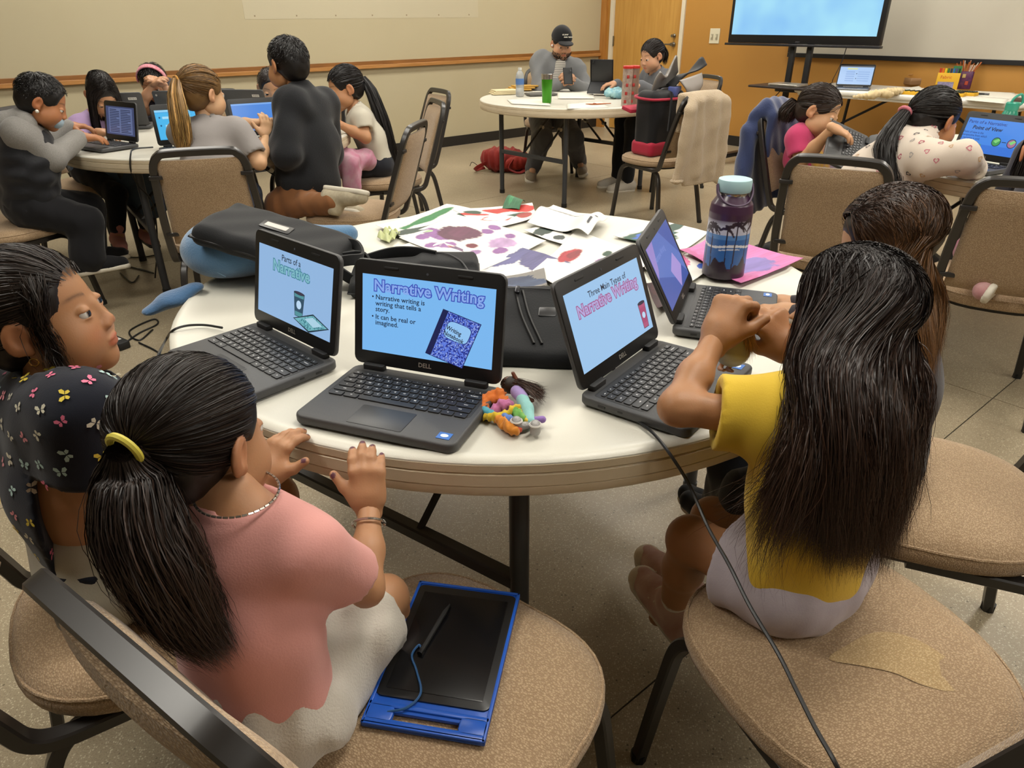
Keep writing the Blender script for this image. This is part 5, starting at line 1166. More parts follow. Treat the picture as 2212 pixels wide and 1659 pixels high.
# boy in the black sweater kneeling on a chair
P9 = person('boy in a black sweater and brown trousers kneeling on a chair',s=1.18,pel=A(668,400,3.62),face=(-.72,.69),neck=A(650,205,3.72),head=A(622,142,3.72),hf=(-.80,.60,-.12),hs=1.12,
  armL=dict(w=A(592,305,3.62),e=A(618,335,3.48),f=(-.8,.5,.1),b=(0,-.3,1)),armR=dict(w=A(640,290,3.95),f=(-.8,.4,0),b=(0,0,1)),shL=A(628,228,3.60),shR=A(700,225,3.85),
  legL=dict(k=A(605,445,3.55),a=A(725,440,3.40),t=A(738,425,3.38)),legR=dict(k=A(625,420,3.80),a=A(735,440,3.62),t=A(748,430,3.60)),
  skin='#b08058',shirt=dict(mat=cloth('black_sweater','#1a1b1e',bump=(200,.3)),sleeve=1.95,g=.024,h=.01,hem=-.13,neckline=.046,noise=.004),pants=dict(mat=cloth('rust_brown_twill','#7d5230',rough=.7,var=(14,'#6a4426',.5)),g=.010,top=-.02,h=.01,noise=.003),hair=H_short('#141110',n=3600,ln=.03,up=.005,seed=9),h=.01,shoe=dict(mat=cloth('worn_white_canvas','#b3a992',var=(50,'#9a8f78',.6))))
# boy peeking from behind a laptop
P10 = person('boy with cropped hair peering round a laptop lid',s=1.05,pel=(-1.40,4.98,.55),face=(.1,-.99),neck=A(568,226,4.80),head=A(588,192,4.74),hf=(.25,-.90,-.35),hs=1.05,
  armL=dict(w=A(598,240,4.35),f=(.3,-.9,-.1),b=(0,0,1)),armR=dict(w=A(545,240,4.5),f=(.3,-.9,-.1),b=(0,0,1)),skin='#b98a66',shirt=dict(mat=cloth('navy_red_top','#1b1d2b'),sleeve=1.8,g=.012,h=BH),pants=dict(mat=cloth('black_joggers','#131316'),h=BH),hair=H_short('#241b17',n=1600,ln=.015,up=.004,cap=.002,front=.42),h=BH,shoe=dict(mat=cloth('black_shoe','#161618')))
# girl in white with the long black ponytail
P11 = person('girl in a white T-shirt with a long black ponytail, pink coat round her waist',s=1.02,pel=(-.80,4.42,.55),face=(-.95,-.3),neck=A(768,238,4.38),head=A(745,192,4.38),hf=(-.86,-.42,-.22),hs=1.08,
  armL=dict(w=A(732,268,4.18),e=A(790,298,4.22),f=(-.8,.1,.3),b=(0,-.4,.9)),armR=dict(w=A(725,262,4.6),f=(-.9,0,.2),b=(0,0,1)),legL=dict(k=(-1.08,4.24,.54)),legR=dict(k=(-1.12,4.42,.54)),
  skin='#b5845f',shirt=dict(mat=cloth('white_tee','#bfb9a9'),sleeve=.55,g=.012,h=.01,hem=-.1),pants=dict(mat=cloth('dark_denim','#23252c'),h=BH),hair=H_pony([(.05,-.02,-.08),(.10,-.03,-.25),(.14,-.04,-.45),(.16,-.05,-.6)],[.02,.035,.045,.04,.015],tie=(.15,-.97,-.1),col='#14100f',n=2400,nt=1200,seed=12),h=.01,shoe=dict(mat=cloth('black_shoe','#161618')))
k = SKELETON[P11['label']]; q = Sdf(); q.cap(A(735,345,4.15),A(790,345,4.25),.06,.06,k=.03); q.cap(A(755,355,4.12),A(760,400,4.1),.065,.055,k=.04); q.noise(.006,60,5); V,Fm = q.mesh(.01); fastmesh('coat',V-k['base'],Fm,cloth('pale_pink_coat','#b894a0',var=(20,'#b0577c',.6)),P11)
# man in the cap
P12 = person('man in a black cap and grey fleece jacket looking at his phone',s=1.42,pel=(.36,6.98,.56),face=(.12,-.99),neck=A(1208,128,6.98),head=A(1213,96,6.90),hf=(.22,-.90,-.30),hs=1.10,jaw=1.06,
  armR=dict(w=A(1212,180,6.62),pole=(-.8,.3,-.8),f=(.6,-.3,.3),b=(-.3,-.7,.5),curl=(.7,.8,.4)),armL=dict(w=A(1238,178,6.62),pole=(.8,.3,-.8),f=(-.5,-.3,.3),b=(.3,-.7,.5),curl=(.7,.8,.4)),
  legR=dict(k=A(1172,300,6.45),a=A(1150,365,6.62),t=A(1150,375,6.4)),legL=dict(k=A(1238,300,6.45),a=A(1252,352,6.75),t=A(1256,362,6.5)),skin='#b98c6c',shirt=dict(mat=cloth('grey_fleece','#6f7071',bump=(150,.3)),sleeve=1.93,g=.016,h=.014,noise=.005,neckline=.05,name='jacket'),
  pants=dict(mat=cloth('grey_trousers','#54555a'),g=.014,h=.014),hair=H_short('#1c1512',n=900,ln=.02,up=.004,cap=.002,low=-.3),h=.014,shoe=dict(mat=cloth('tan_boot','#8d7f6c')),brow='#1d1512')
k = SKELETON[P12['label']]; M_=k['M']
q = Sdf(); q.ell(HC_+V3((0,.0,.012)),HR_+V3((.010,.010,.016))); q.plane((0,0,.045),(0,-.12,-1)); V,Fm = q.mesh(.005); cp = fastmesh('cap',xfp(M_,V)-k['base'],Fm,cloth('black_cap','#141416'),P12)
q = Sdf(); q.ell((0,.105,.046),(.062,.062,.010)); q.plane((0,.075,.04),(0,-1,0)); V,Fm = q.mesh(.005); fastmesh('visor',xfp(M_,V)-k['base'],Fm,MATS['black_cap'],cp)
mw = Matrix(M_.tolist()); 
for tx,x,z in (('at your',.030,.100),('own game',.018,.084)):
    t_ = text_mesh('cap_lettering',tx,.017,mat('white_thread','#cfcabb',.8),cp,Matrix.Identity(4),bold=.0006); t_.matrix_local = Matrix.Translation(-Vector(k['base'])) @ mw @ Matrix.Translation((x,.094-(z-.084)*.5,z)) @ Matrix.Rotation(math.pi,4,'Z') @ Matrix.Rotation(math.radians(65),4,'X')
V,Fm = head_mesh(.0034,1.06,.0028); bd = (V[:,2]<-.035)&(V[:,1]>-.01)&(np.abs(V[:,0])<.075); 
rr_ = np.random.default_rng(2); I_ = rr_.choice(np.where(bd&~((np.abs(V[:,0])<.022)&(np.abs(V[:,2]+.054)<.012)))[0],1500); Pb = np.stack([V[I_]*(1+.0+.045*t)+V3((0,0,-.006*t)) for t in (.0,.5,1)],1); vv,ff,cc = strand_mesh(xfp(M_,Pb.reshape(-1,3)).reshape(-1,3,3),.0012,'#241812',.3,None,3); fastmesh('beard',vv-k['base'],ff,m_hair,P12,cc)
q = Sdf(); ch = k['pel']*.3+k['neck']*.7; q.cap(ch+k['Fs']*.078*1.42-k['sp']*.12,ch+k['Fs']*.075*1.42+k['sp']*.10,.05,.04,k=.03,flat=(k['Rs'],1.2)); V,Fm = q.mesh(.012)
def stripes():
    m = mat('striped_tee','#b9b3a8',.85); nt=m.node_tree; N=nt.nodes; L=nt.links; tc=N.new('ShaderNodeTexCoord'); w_=N.new('ShaderNodeTexWave'); w_.bands_direction='Z'; w_.inputs['Scale'].default_value=22; r=N.new('ShaderNodeValToRGB'); r.color_ramp.elements[0].color=hexc('#6e6a66'); r.color_ramp.elements[1].color=hexc('#bdb7ac'); r.color_ramp.elements[0].position=.25; r.color_ramp.elements[1].position=.45
    L.new(tc.outputs['Object'],w_.inputs['Vector']); L.new(w_.outputs['Color'],r.inputs[0]); L.new(r.outputs[0],N['Principled BSDF'].inputs['Base Color']); return m
fastmesh('striped_tee',V-k['base'],Fm,stripes(),P12)
mb = MB(); mb.ball(xfp(M_,V3((.080,.006,-.004))[None])[0],.009,8,6); mb2 = child_mesh(P12,mb,'earbud',mat('white_earbud','#d5d5d5',.3))
# girl in the grey hoodie
P13 = person('girl with tied dark hair in a grey hoodie at the back table',s=1.2,pel=(1.32,6.25,.56),face=(-.95,-.3),neck=A(1418,158,6.2),head=A(1408,122,6.15),hf=(-.80,-.50,-.32),hs=1.05,
  armL=dict(w=A(1380,185,5.75),f=(-.8,-.3,-.1),b=(0,0,1)),armR=dict(w=A(1330,180,6.2),f=(-.9,-.1,-.1),b=(0,0,1)),skin='#bd8f70',shirt=dict(mat=cloth('grey_hoodie','#5e5f63'),sleeve=1.9,g=.016,h=.014),pants=dict(mat=cloth('black_joggers','#131316'),h=.014),hair=H_pony([(.03,.02,-.06),(.04,.03,-.14)],[.02,.03,.012],tie=(0,-.95,.0),col='#1d1512',n=1500,nt=300,seed=4),h=.014,shoe=dict(mat=cloth('white_shoe','#b5afa3')))
# girl in pink and yellow with the tilted laptop
P14 = person('girl in a pink and yellow shirt with a tilted laptop on her lap',s=1.08,pel=(1.60,3.82,.56),face=(.75,-.66),neck=A(1738,286,3.82),head=A(1768,243,3.74),hf=(.72,-.62,-.36),hs=1.12,hroll=.12,
  armR=dict(w=A(1800,276,3.46),e=A(1730,350,3.64),f=(.75,-.25,-.35),b=(.4,-.3,.85),curl=(.3,.4,.3)),armL=dict(w=A(1850,305,3.82),f=(.8,-.3,0),b=(0,0,1)),shR=A(1722,298,3.70),
  skin='#c29570',shirt=dict(mat=cloth('magenta_sleeve','#b23a62'),sleeve=.7,g=.012,h=.01,hem=-.1),pants=dict(mat=cloth('floral_pants','#8a7a8c'),h=BH),hair=H_pony([(-.03,.02,-.05),(-.04,.02,-.10)],[.04,.05,.03],tie=(0,-.90,-.40),col='#2b1f18',n=2600,nt=900,seed=6,front=.34),h=.01,shoe=dict(mat=cloth('white_shoe','#b5afa3')))
k = SKELETON[P14['label']]; q = Sdf(); ch = k['pel']*.3+k['neck']*.7; mid=k['pel']*.6+k['neck']*.4; q.cap(k['pel'],mid,.1,.095,k=.04,flat=(k['Rs'],1.28)); q.cap(mid,ch,.095,.092,k=.04,flat=(k['Rs'],1.2)); q.noise(.003,40,3); V,Fm = q.mesh(.01); fastmesh('bodice',V-k['base'],Fm,cloth('yellow_print','#c29a3c',var=(30,'#7a3f86',.7)),P14)
# girl in the heart shirt
P15 = person('girl in a white shirt printed with little hearts, dark ponytail with a pink tie',s=1.12,pel=(1.42,2.98,.57),face=(.75,.66),neck=A(2000,300,3.02),head=A(2015,262,3.08),hf=(.90,.30,-.30),hs=1.12,
  armR=dict(w=A(2110,375,2.95),e=A(2080,340,2.72),f=(.5,.8,-.1),b=(0,0,1)),armL=dict(w=A(1960,335,3.4),f=(.8,.5,0),b=(0,0,1)),shR=A(2010,350,2.80),shL=A(1935,305,3.12),
  skin='#a8744e',shirt=dict(mat=cloth('cream_heart_jersey','#c6b9ab'),sleeve=1.75,g=.020,h=.009,hem=-.12,noise=.003),pants=dict(mat=cloth('black_joggers','#131316'),h=BH),
  hair=H_pony([tuple(V3(A(1920,322,2.90))-V3(A(1950,285,2.95))),tuple(V3(A(1900,370,2.84))-V3(A(1950,285,2.95))),tuple(V3(A(1912,440,2.76))-V3(A(1950,285,2.95))),tuple(V3(A(1930,500,2.7))-V3(A(1950,285,2.95)))],[.02,.035,.045,.045,.02],tie=(-.35,-.90,-.25),col='#16110f',n=3200,nt=1600,seed=14),h=.009,shoe=dict(mat=cloth('black_shoe','#161618')))
V,Fm,o_ = SKELETON[P15['label']]['shirt']
def heart(inner=False):
    o=[(.95*(16*math.sin(t)**3)/17,(13*math.cos(t)-5*math.cos(2*t)-2*math.cos(3*t)-math.cos(4*t))/17) for t in np.linspace(0,6.283,18,endpoint=False)]
    i=[(x*.62,y*.62+.02) for x,y in o]; return [[o[j],o[(j+1)%18],i[(j+1)%18],i[j]] for j in range(18)]
dh = decals(V,Fm,[heart()],['#9c3f52','#2e2f38','#b08a5c','#8f8a88','#b0616e'],.052,.0115,seed=5,maxn=170); child_mesh(P15,dh,'heart_print',mat('heart_ink','#ffffff',.8,vcol=True),smooth=False)['kind']='stuff'
k = SKELETON[P15['label']]; M_=k['M']; tp = xfp(M_,(HC_+unit(V3((-.35,-.90,-.25)))*(HR_+.018))[None])[0]; dv = unit(V3(A(1920,322,2.90))-V3(A(1950,285,2.95))); fr=frame_of(dv); mb = MB(); mb.tube([tp+dv*.012+.022*(math.cos(a)*fr[0]+math.sin(a)*fr[1]) for a in np.linspace(0,6.28,16,endpoint=False)],.008,8,closed=True); child_mesh(P15,mb,'hair_tie',cloth('pink_tie','#c2707c'))
# child kneeling at the right edge
P16 = person('child with black hair at the right edge, kneeling on a chair in pink dyed trousers',s=1.08,pel=(1.86,2.42,.60),face=(.3,.95),neck=(2.04,2.62,.86),head=A(2262,335,2.62),hf=(.2,.95,-.2),hs=1.1,
  legL=dict(k=(1.78,2.60,.52),a=(1.66,2.36,.50),t=(1.60,2.30,.49)),legR=dict(k=(1.95,2.62,.52),a=(1.84,2.30,.50),t=(1.78,2.24,.49)),skin='#a8744e',shirt=dict(mat=cloth('dark_top','#33323a'),sleeve=1.8,h=BH),pants=dict(mat=cloth('pink_dyed','#b59aa0',var=(18,'#a04a68',.8)),g=.016,h=BH),hair=H_long(.2,n=1500,seed=17),h=BH,shoe=dict(mat=cloth('pink_slipper','#b08a88',var=(30,'#a05a66',.6))))
# ------------------------------------------------------------ display on its trolley
TVO = RM(.78,3.20,0); tvang = math.atan2(DB[1],DB[0])       # local x along the wall, local -y? room side
TVM = Matrix(((DB[0],-DA[0],0,TVO[0]),(DB[1],-DA[1],0,TVO[1]),(0,0,1,0),(0,0,0,1)))   # y towards the wall
tv = thing('display_stand','large flat display lit pale blue on a black wheeled stand','television',M=TVM)
W_,H_ = 1.48,.90; zb = 1.085
mb = MB(); mb.rbox((0,.0,zb+H_/2),(W_,.06,H_),.012); pn = mb.build('display_panel',m_blackmetal,tv)
mb = MB(); mb.box((0,-.0305,zb+H_/2+.022),(W_-.075,.003,H_-.095)); 
def tvscreen():
    m = mat('tv_screen','#8fcdf2',.3); nt=m.node_tree; N=nt.nodes; L=nt.links; b=N['Principled BSDF']; tc=N.new('ShaderNodeTexCoord'); n=N.new('ShaderNodeTexNoise'); n.inputs['Scale'].default_value=2.2; r=N.new('ShaderNodeValToRGB'); r.color_ramp.elements[0].color=hexc('#86c2f4'); r.color_ramp.elements[1].color=hexc('#a6e2f8'); r.color_ramp.elements[0].position=.35; r.color_ramp.elements[1].position=.65
    L.new(tc.outputs['Object'],n.inputs['Vector']); L.new(n.outputs['Fac'],r.inputs[0]); L.new(r.outputs[0],b.inputs['Emission Color']); b.inputs['Emission Strength'].default_value=1.0; b.inputs['Base Color'].default_value=(.01,.01,.01,1); return m
mb.build('screen',tvscreen(),pn,smooth=False)
mb = MB(); mb.rbox((0,-.02,zb-.012),(W_+.03,.07,.02),.006); mb.build('bottom_bar',mat('tv_bar','#3a3a3e',.25,.6),pn)
text_mesh('brand_print','smart',.018,mat('tv_brand','#6f7075',.4),pn,Matrix.Translation((0,-.0325,zb+.012)) @ Matrix.Rotation(math.pi/2,4,'X'),align='CENTER')
for x in (-.085,.085): mb = MB(); mb.rbox((x,.06,.68),(.05,.04,1.25),.006); mb.build('pole',m_blackmetal,tv)
mb = MB(); mb.rbox((0,-.12,.735),(.56,.36,.018),.02); mb.build('shelf',mat('shelf_brown','#2a2220',.35),tv)
mb = MB(); mb.rbox((0,-.02,.705),(.24,.16,.04),.02); mb.build('shelf_bracket',m_blackmetal,tv)
mb = MB(); mb.rbox((0,.06,.07),(1.02,.07,.05),.02); mb.build('base_bar',m_blackmetal,tv)
for x in (-.48,.48):
    mb = MB(); mb.rbox((x,-.02,.075),(.07,.62,.045),.025); fo = mb.build('base_foot',m_blackmetal,tv)
    for y in (-.28,.24):
        mb = MB(); mb.tube([(x-.012,y,.026),(x+.012,y,.026)],.026,12); mb.build('caster',m_glide,fo)
sl = thing('silver_box','silver media player lying on the shelf under the display','player',M=TVM @ Matrix.Translation((.06,-.18,.745))); mb = MB(); mb.rbox((0,0,.012),(.29,.2,.024),.012); mb.build('case',mat('alu','#b9b4ab',.3,.8),sl); mb = MB(); mb.box((0,-.1003,.01),(.24,.001,.004)); mb.build('slot',m_glide,sl,smooth=False)
def cord(name, pts, r, m, label, cat_='cord', n=8):
    mb = MB(); mb.tube(catmull([V3(p) for p in pts],n),r,6); o = mb.build(name,m); return tag(o,label,cat_)
m_cord = mat('black_cord','#141414',.45); m_wcord = mat('white_cord','#cfcabf',.5)
def W4(M,p): return tuple(M @ Vector(p))
cord('display_cable',[W4(TVM,(.45,0,1.07)),W4(TVM,(.42,.02,.95)),G(1800,170,.78),G(1795,180,.745),G(1770,184,.743)],.004,m_cord,'black cable hanging from the display to the long table')
cord('stand_cable',[W4(TVM,(.02,-.2,.72)),W4(TVM,(-.05,-.22,.6)),W4(TVM,(-.02,-.16,.45)),W4(TVM,(.05,-.05,.3))],.004,m_cord,'thin grey cable looping below the shelf of the display stand')
# ------------------------------------------------------------ things on the long table
ZT = .742
def base_at(u,v,z=ZT): return G(u,v,z)
pm = mat('white_paper','#d6d2c6',.75)
mac = laptop(3.0,6.62,29,26,'open grey laptop on the long table by the ochre wall',None,False,silver=True)
def scr_mac(ld):
    S = Scr(ld,LW-.018,LH-.03,.018,'#a9c8f0'); S.rect(.0,.0,1,.07,'#5c6068'); S.rect(.22,.12,.52,.2,'#d6dca0')
    for i in range(5): S.rect(.2,.3+i*.12,.46,.36+i*.12,'#8fb0e2'); S.rect(.56,.3+i*.12,.9,.34+i*.12,'#8fb0e2')
    for y in (.42,.68): S.disc(.52,y,.025,'#2b3f6a')
scr_mac([c for c in mac.children if c.name.startswith('lid')][0])
def flat_sheet(pts, z, label, m=pm, name='paper_sheet', lift=.0):
    """a sheet from its corner pixels; real thickness"""
    P = [np.array(G(u,v,z)) for u,v in pts]; n = 10; X = np.zeros((n,n,3)); rr = np.random.default_rng(len(label))
    for i in range(n):
        for j in range(n):
            a,b = i/(n-1),j/(n-1); X[i,j] = (P[0]*(1-a)+P[1]*a)*(1-b)+(P[3]*(1-a)+P[2]*a)*b; X[i,j,2] += lift*abs(math.sin(a*2.3+b*1.7+len(label)))
    o = X.mean((0,1)); mb = MB(); mb.grid(X-o); ob = mb.build(name,m,None,solid=.0008); ob.location = o; return tag(ob,label,'paper')
flat_sheet([(1958,190),(1985,186),(2000,196),(1958,198)],ZT+.001,'small white sheet on the long table beside the cloth bag')
flat_sheet([(2105,196),(2190,200),(2212,215),(2125,208)],ZT+.001,'white sheet on the long table right of the crayon boxes')
flat_sheet([(2100,208),(2180,214),(2170,224),(2085,216)],ZT+.002,'white sheet hanging to the front edge of the long table')
def soft(name, label, cat_, build, m, h=.006, loc=None, noise=None, parent=None):
    s_ = Sdf(); build(s_)
    if noise: s_.noise(*noise)
    V,F = s_.mesh(h); o = V3(loc) if loc is not None else np.array([V[:,0].mean(),V[:,1].mean(),V[:,2].min()])
    ob = fastmesh(name,V-o,F,m,parent)
    if parent is None: ob.location = o; tag(ob,label,cat_)
    return ob
def tote(s_):
    for u,v,z,r in ((1872,208,.75,.03),(1890,203,.765,.035),(1905,200,.77,.035),(1925,198,.765,.04),(1940,197,.765,.035),(1915,205,.755,.035)): s_.ell(G(u,v,z),(r*1.5,r,r*.75),k=.03)
    s_.cap(G(1845,210,.748),G(1890,205,.76),.012,.02,k=.02)
soft('cloth_bag','crumpled cream cloth bag on the long table by the wall','bag',tote,cloth('cream_canvas','#c9b58c'),.008,noise=(.006,60,3))
p = base_at(1988,182); pl = thing('paper_plate','stack of paper plates on a wooden block on the long table','plate',p); mb = MB(); mb.rbox((0,0,.03),(.3,.2,.055),.01); mb.build('wood_block',wood('block_wood','#8d6a48','#a37e58'),pl)
mb = MB(); mb.lathe([(.001,.06),(.07,.06),(.10,.078),(.105,.079)],28,(.0,0,0)); mb.build('plate',mat('plate_white','#cfc8b8',.6),pl); mb = MB(); mb.tube([(-.16,-.05,.085),(.02,.02,.09)],.005,6); mb.build('brush',mat('brush_wood','#b98a52',.5),pl)
# box of fabric markers
p = G(2042,193,ZT); bx = thing('marker_box','yellow box of coloured markers standing on the long table','box',p,az(.5,.86)); mb = MB(); mb.rbox((0,0,.065),(.17,.035,.13),.003); mb.build('carton',mat('marker_yellow','#d3a31c',.5),bx)
text_mesh('carton_print','Fabric',.036,mat('marker_red','#b23318',.5),bx,Matrix.Translation((-.06,-.0182,.085)) @ Matrix.Rotation(math.pi/2,4,'X')); mb = MB(); mb.box((-.01,-.0182,.035),(.12,.0008,.05)); mb.build('carton_picture',mat('marker_pic','#8b83a0',.5,var=(60,'#5d5878',.7)),bx,smooth=False)
for i,c in enumerate(('#b5301e','#d6681c','#d9c52a','#2b6b34','#24324f','#2f62b5','#553a7a','#1f1f22')): mb = MB(); mb.tube([(-.07+i*.02,0,.06),(-.07+i*.02,0,.165)],.008,8); mb.build('marker',mat('mk'+c,c,.4),bx)
mb = MB(); mb.prism([(.02,-.004),(.085,-.004),(.085,.004),(.02,.004)],.12,.185); mb.build('carton_flap',mat('green_flap','#2c6b40',.5),bx,smooth=False)
p = G(2075,192,ZT); pb = thing('pencil_bag','purple printed bag full of pencils on the long table','bag',p,az(.5,.86)); mb = MB(); mb.rbox((0,0,.07),(.14,.06,.14),.015); mb.build('pouch',mat('purple_print','#3d1d4a',.35,var=(45,'#7a3550',.6)),pb)
for x,c in ((-.04,'#c9b070'),(.0,'#c9b070'),(.03,'#b0482c')): mb = MB(); mb.rbox((x,-.031,.105 if c!='#b0482c' else .05),(.026,.002,.03),.005); mb.build('pouch_print',mat('pp'+c,c,.4),pb)
rr_=np.random.default_rng(5)
for i in range(26):
    x=rr_.uniform(-.055,.055); y=rr_.uniform(-.015,.015); t=(x*1.9+rr_.normal()*.012,y*2+rr_.normal()*.01,.205+rr_.uniform(-.02,.02)); mb=MB(); mb.tube([(x,y,.1),t],.0036,6); e=V3(t); mb.build('pencil',mat('pencil_orange','#b5602a',.5) if i%3 else mat('pencil_white','#cdbfae',.5),pb)
for u,v,L_,a,lab in ((1985,205,.34,.05,'open yellow crayon box lying left at the front of the long table'),(2050,207,.22,.1,'yellow crayon box with dark crayons lying under the marker box'),(2085,206,.16,.0,'small yellow crayon tray lying under the pencil bag')):
    p=G(u,v,ZT); cb=thing('crayon_box',lab,'box',p,math.atan2(DB[1],DB[0])+a,group='yellow crayon boxes'); mb=MB(); mb.rbox((0,0,.012),(L_,.09,.024),.004); mb.build('tray',mat('marker_yellow','#d3a31c',.5),cb)
    for i in range(8): mb=MB(); x=-L_*.4+i*L_*.11; mb.tube([(x,-.03,.028),(x+.01,.03,.028)],.006,6); mb.build('crayon',mat('cr%d'%(i%4),('#1e2f2a','#20402c','#3a3526','#151c1a')[i%4],.5),cb)
p=G(2118,205,ZT); mk=thing('marker_pen','black marker pen lying on the long table','pen',p,-.9); mb=MB(); mb.tube([(-.05,0,.008),(.03,0,.008)],.008,8); mb.build('barrel',m_glide,mk); mb=MB(); mb.tube([(.03,0,.008),(.06,0,.008)],.0085,8); mb.build('pen_cap',mat('pen_cap_grey','#4a4a4c',.4),mk)
p=G(2208,220,ZT); wl_=thing('wallet','brown leather wallet at the right end of the long table','wallet',p,-.9); mb=MB(); mb.rbox((0,0,.012),(.12,.09,.022),.01); mb.build('leather',mat('brown_leather','#4a3428',.5),wl_); mb=MB(); mb.rbox((0,0,.024),(.1,.07,.003),.01); mb.build('flap',mat('brown_leather2','#55402f',.5),wl_)
cord('white_cable',[G(1790,188,.75),G(1765,193,.746),G(1752,200,.742),G(1745,212,.70),G(1742,235,.6)],.004,m_wcord,'white cable draped over the left end of the long table')
# ------------------------------------------------------------ on the right table
p=G(2160,300,.74); p=Vector((2.50,3.72,.74)); tb=thing('water_bottle','translucent teal water bottle behind the heart girl\'s laptop','bottle',p); m_teal=mat('teal_plastic','#3fa088',.2,trans=.5,ior=1.4); m_teal2=mat('teal_lid','#2c8f78',.35)
mb=MB(); mb.lathe([(.03,0),(.038,.004),(.038,.12),(.034,.14),(.026,.155)],28); mb.build('bottle_body',m_teal,tb); mb=MB(); mb.lathe([(.028,.15),(.03,.155),(.03,.185),(.026,.19)],24); mb.build('bottle_lid',m_teal2,tb)
mb=MB(); mb.tube(catmull([(.028,0,.17),(.045,0,.19),(.03,0,.225),(.0,0,.21),(-.01,0,.19)],6),.006,8); mb.build('carry_loop',m_teal2,tb); mb=MB(); mb.lathe([(.0385,.03),(.0385,.075)],28,caps=False); mb.build('band',m_teal2,tb)
# laptop balanced on the lap of the girl in pink and yellow
a0,a1,a2 = V3(A(1775,312,3.42)),V3(A(1868,300,3.36)),V3(A(1800,278,3.62))
xd = unit(V3(A(1868,308,3.30))-V3(A(1788,290,3.60))); 
zv = unit((.22,-.60,.77)); yv = V3((.80,-.10,-.42)); yv = unit(yv-zv*(yv@zv)); fx = np.cross(yv,zv)
cpos = V3((1.585,3.45,.752)); LM = Matrix(((fx[0],yv[0],zv[0],cpos[0]),(fx[1],yv[1],zv[1],cpos[1]),(fx[2],yv[2],zv[2],cpos[2]),(0,0,0,1)))
laptop(0,0,0,48,'dark laptop tilted on the lap of the girl in pink and yellow',None,True,M=LM,lid_back=lid_band)
# ------------------------------------------------------------ back table
ZB=.74
def at(u,v): return G(u,v,ZB)
p=at(1123,208); wbt=thing('plastic_bottle','clear plastic water bottle on the back table','bottle',p); m_clear=mat('clear_plastic','#c9cdd0',.12,trans=.55,ior=1.3)
mb=MB(); mb.lathe([(.03,0),(.034,.006),(.034,.06),(.031,.065),(.034,.07),(.034,.15),(.028,.175),(.013,.195),(.013,.2)],20); mb.build('bottle_body',m_clear,wbt); mb=MB(); mb.lathe([(.0345,.09),(.0345,.135)],20,caps=False); mb.build('label_band',mat('blue_label','#4a6fa8',.5),wbt); mb=MB(); mb.lathe([(.015,.198),(.015,.215)],14); mb.build('bottle_cap',mat('white_cap','#c9c9c4',.4),wbt)
p=at(1181,222); gt=thing('tumbler','green metallic tumbler with a steel rim on the back table','tumbler',p); m_grn=mat('green_metal','#3f8a1e',.25,.5)
mb=MB(); mb.lathe([(.033,0),(.035,.004),(.042,.165)],24); mb.build('cup',m_grn,gt); mb=MB(); mb.lathe([(.0425,.165),(.0435,.2),(.04,.202)],24); mb.build('steel_rim',mat('chrome_rim','#b9b6ae',.2,.9),gt); mb=MB(); mb.lathe([(.001,.2),(.039,.203)],24); mb.build('lid',m_glide,gt)
for i,(u,v,lab,wz,col) in enumerate(((1352,228,'tall printed snack canister with a red lid, left of the pair',0,'#b8a89c'),(1366,227,'tall brown snack canister with a red lid, right of the pair',1,'#8f7c6c'))):
    p=at(u,v); cn=thing('snack_canister',lab,'canister',p,group='snack canisters on the back table'); mb=MB(); mb.lathe([(.036,0),(.036,.25)],24); mb.build('tube',mat('canister%d'%i,col,.35,.3,var=(40,'#7d5a50',.5)),cn); mb=MB(); mb.lathe([(.038,.248),(.038,.262),(.034,.266)],24); mb.build('lid',mat('red_lid','#b5281e',.4),cn)
    for j in range(4): mb=MB(); mb.rbox((-.014+.004*j,-.0355,.03+.055*j),(.018,.003,.022),.004); mb.build('printed_mark',mat('canister_red','#a5302a',.5),cn)
p=at(1298,204); ip=thing('tablet_case','dark tablet in a folding case standing on the back table','tablet',p,az(-.35,-.93)); mb=MB(); mb.rbox((0,0,.145),(.19,.008,.25),.012,R=np.array(Matrix.Rotation(-.2,3,'X'))); mb.build('tablet',mat('tablet_black','#19191b',.4),ip); mb=MB(); mb.rbox((0,.05,.055),(.19,.006,.13),.008,R=np.array(Matrix.Rotation(.9,3,'X'))); mb.build('case_stand',mat('case_grey','#232427',.6),ip); mb=MB(); mb.rbox((.07,.0335,.25),(.02,.004,.02),.006); mb.build('camera_bump',m_glide,ip)
p=at(1085,203); nb=thing('notebook_stack','stack of cream notepads on the back table','notebook',p,.3); 
for i in range(3): mb=MB(); mb.rbox((.01*i,.0,.006+.011*i),(.2,.15,.011),.003); mb.build('notepad',mat('cream_pad','#cfc09a',.7),nb)
p=at(1120,196); yb=thing('folded_folder','yellow folders lying behind the water bottle on the back table','folder',p,.1); 
for i in range(3): mb=MB(); mb.rbox((.03*i,.02*i,.012+.012*i),(.22,.12,.010),.003,R=rotz(.1*i)); mb.build('folder',mat('yellow_folder','#b58a34',.6),yb)
p=at(1168,205); gl=thing('sketch_pad','grey spiral notepad on the back table beside the green tumbler','notebook',p,.25); mb=MB(); mb.rbox((0,0,.008),(.24,.17,.014),.004); mb.build('cover',mat('grey_cover','#54524e',.5),gl)
for i in range(9): mb=MB(); mb.tube([(-.1+i*.025,.085+.008*math.cos(a),.008+.009*math.sin(a)) for a in np.linspace(0,6.28,9,endpoint=False)],.0012,4,closed=True); mb.build('spiral_ring',mat('white_wire','#c2bdb2',.4),gl)
flat_sheet([(1095,215),(1175,212),(1190,228),(1105,224)],ZB+.001,'white sheet at the left rim of the back table')
flat_sheet([(1225,224),(1300,219),(1315,232),(1225,235)],ZB+.001,'white sheet under the orange pencil on the back table')
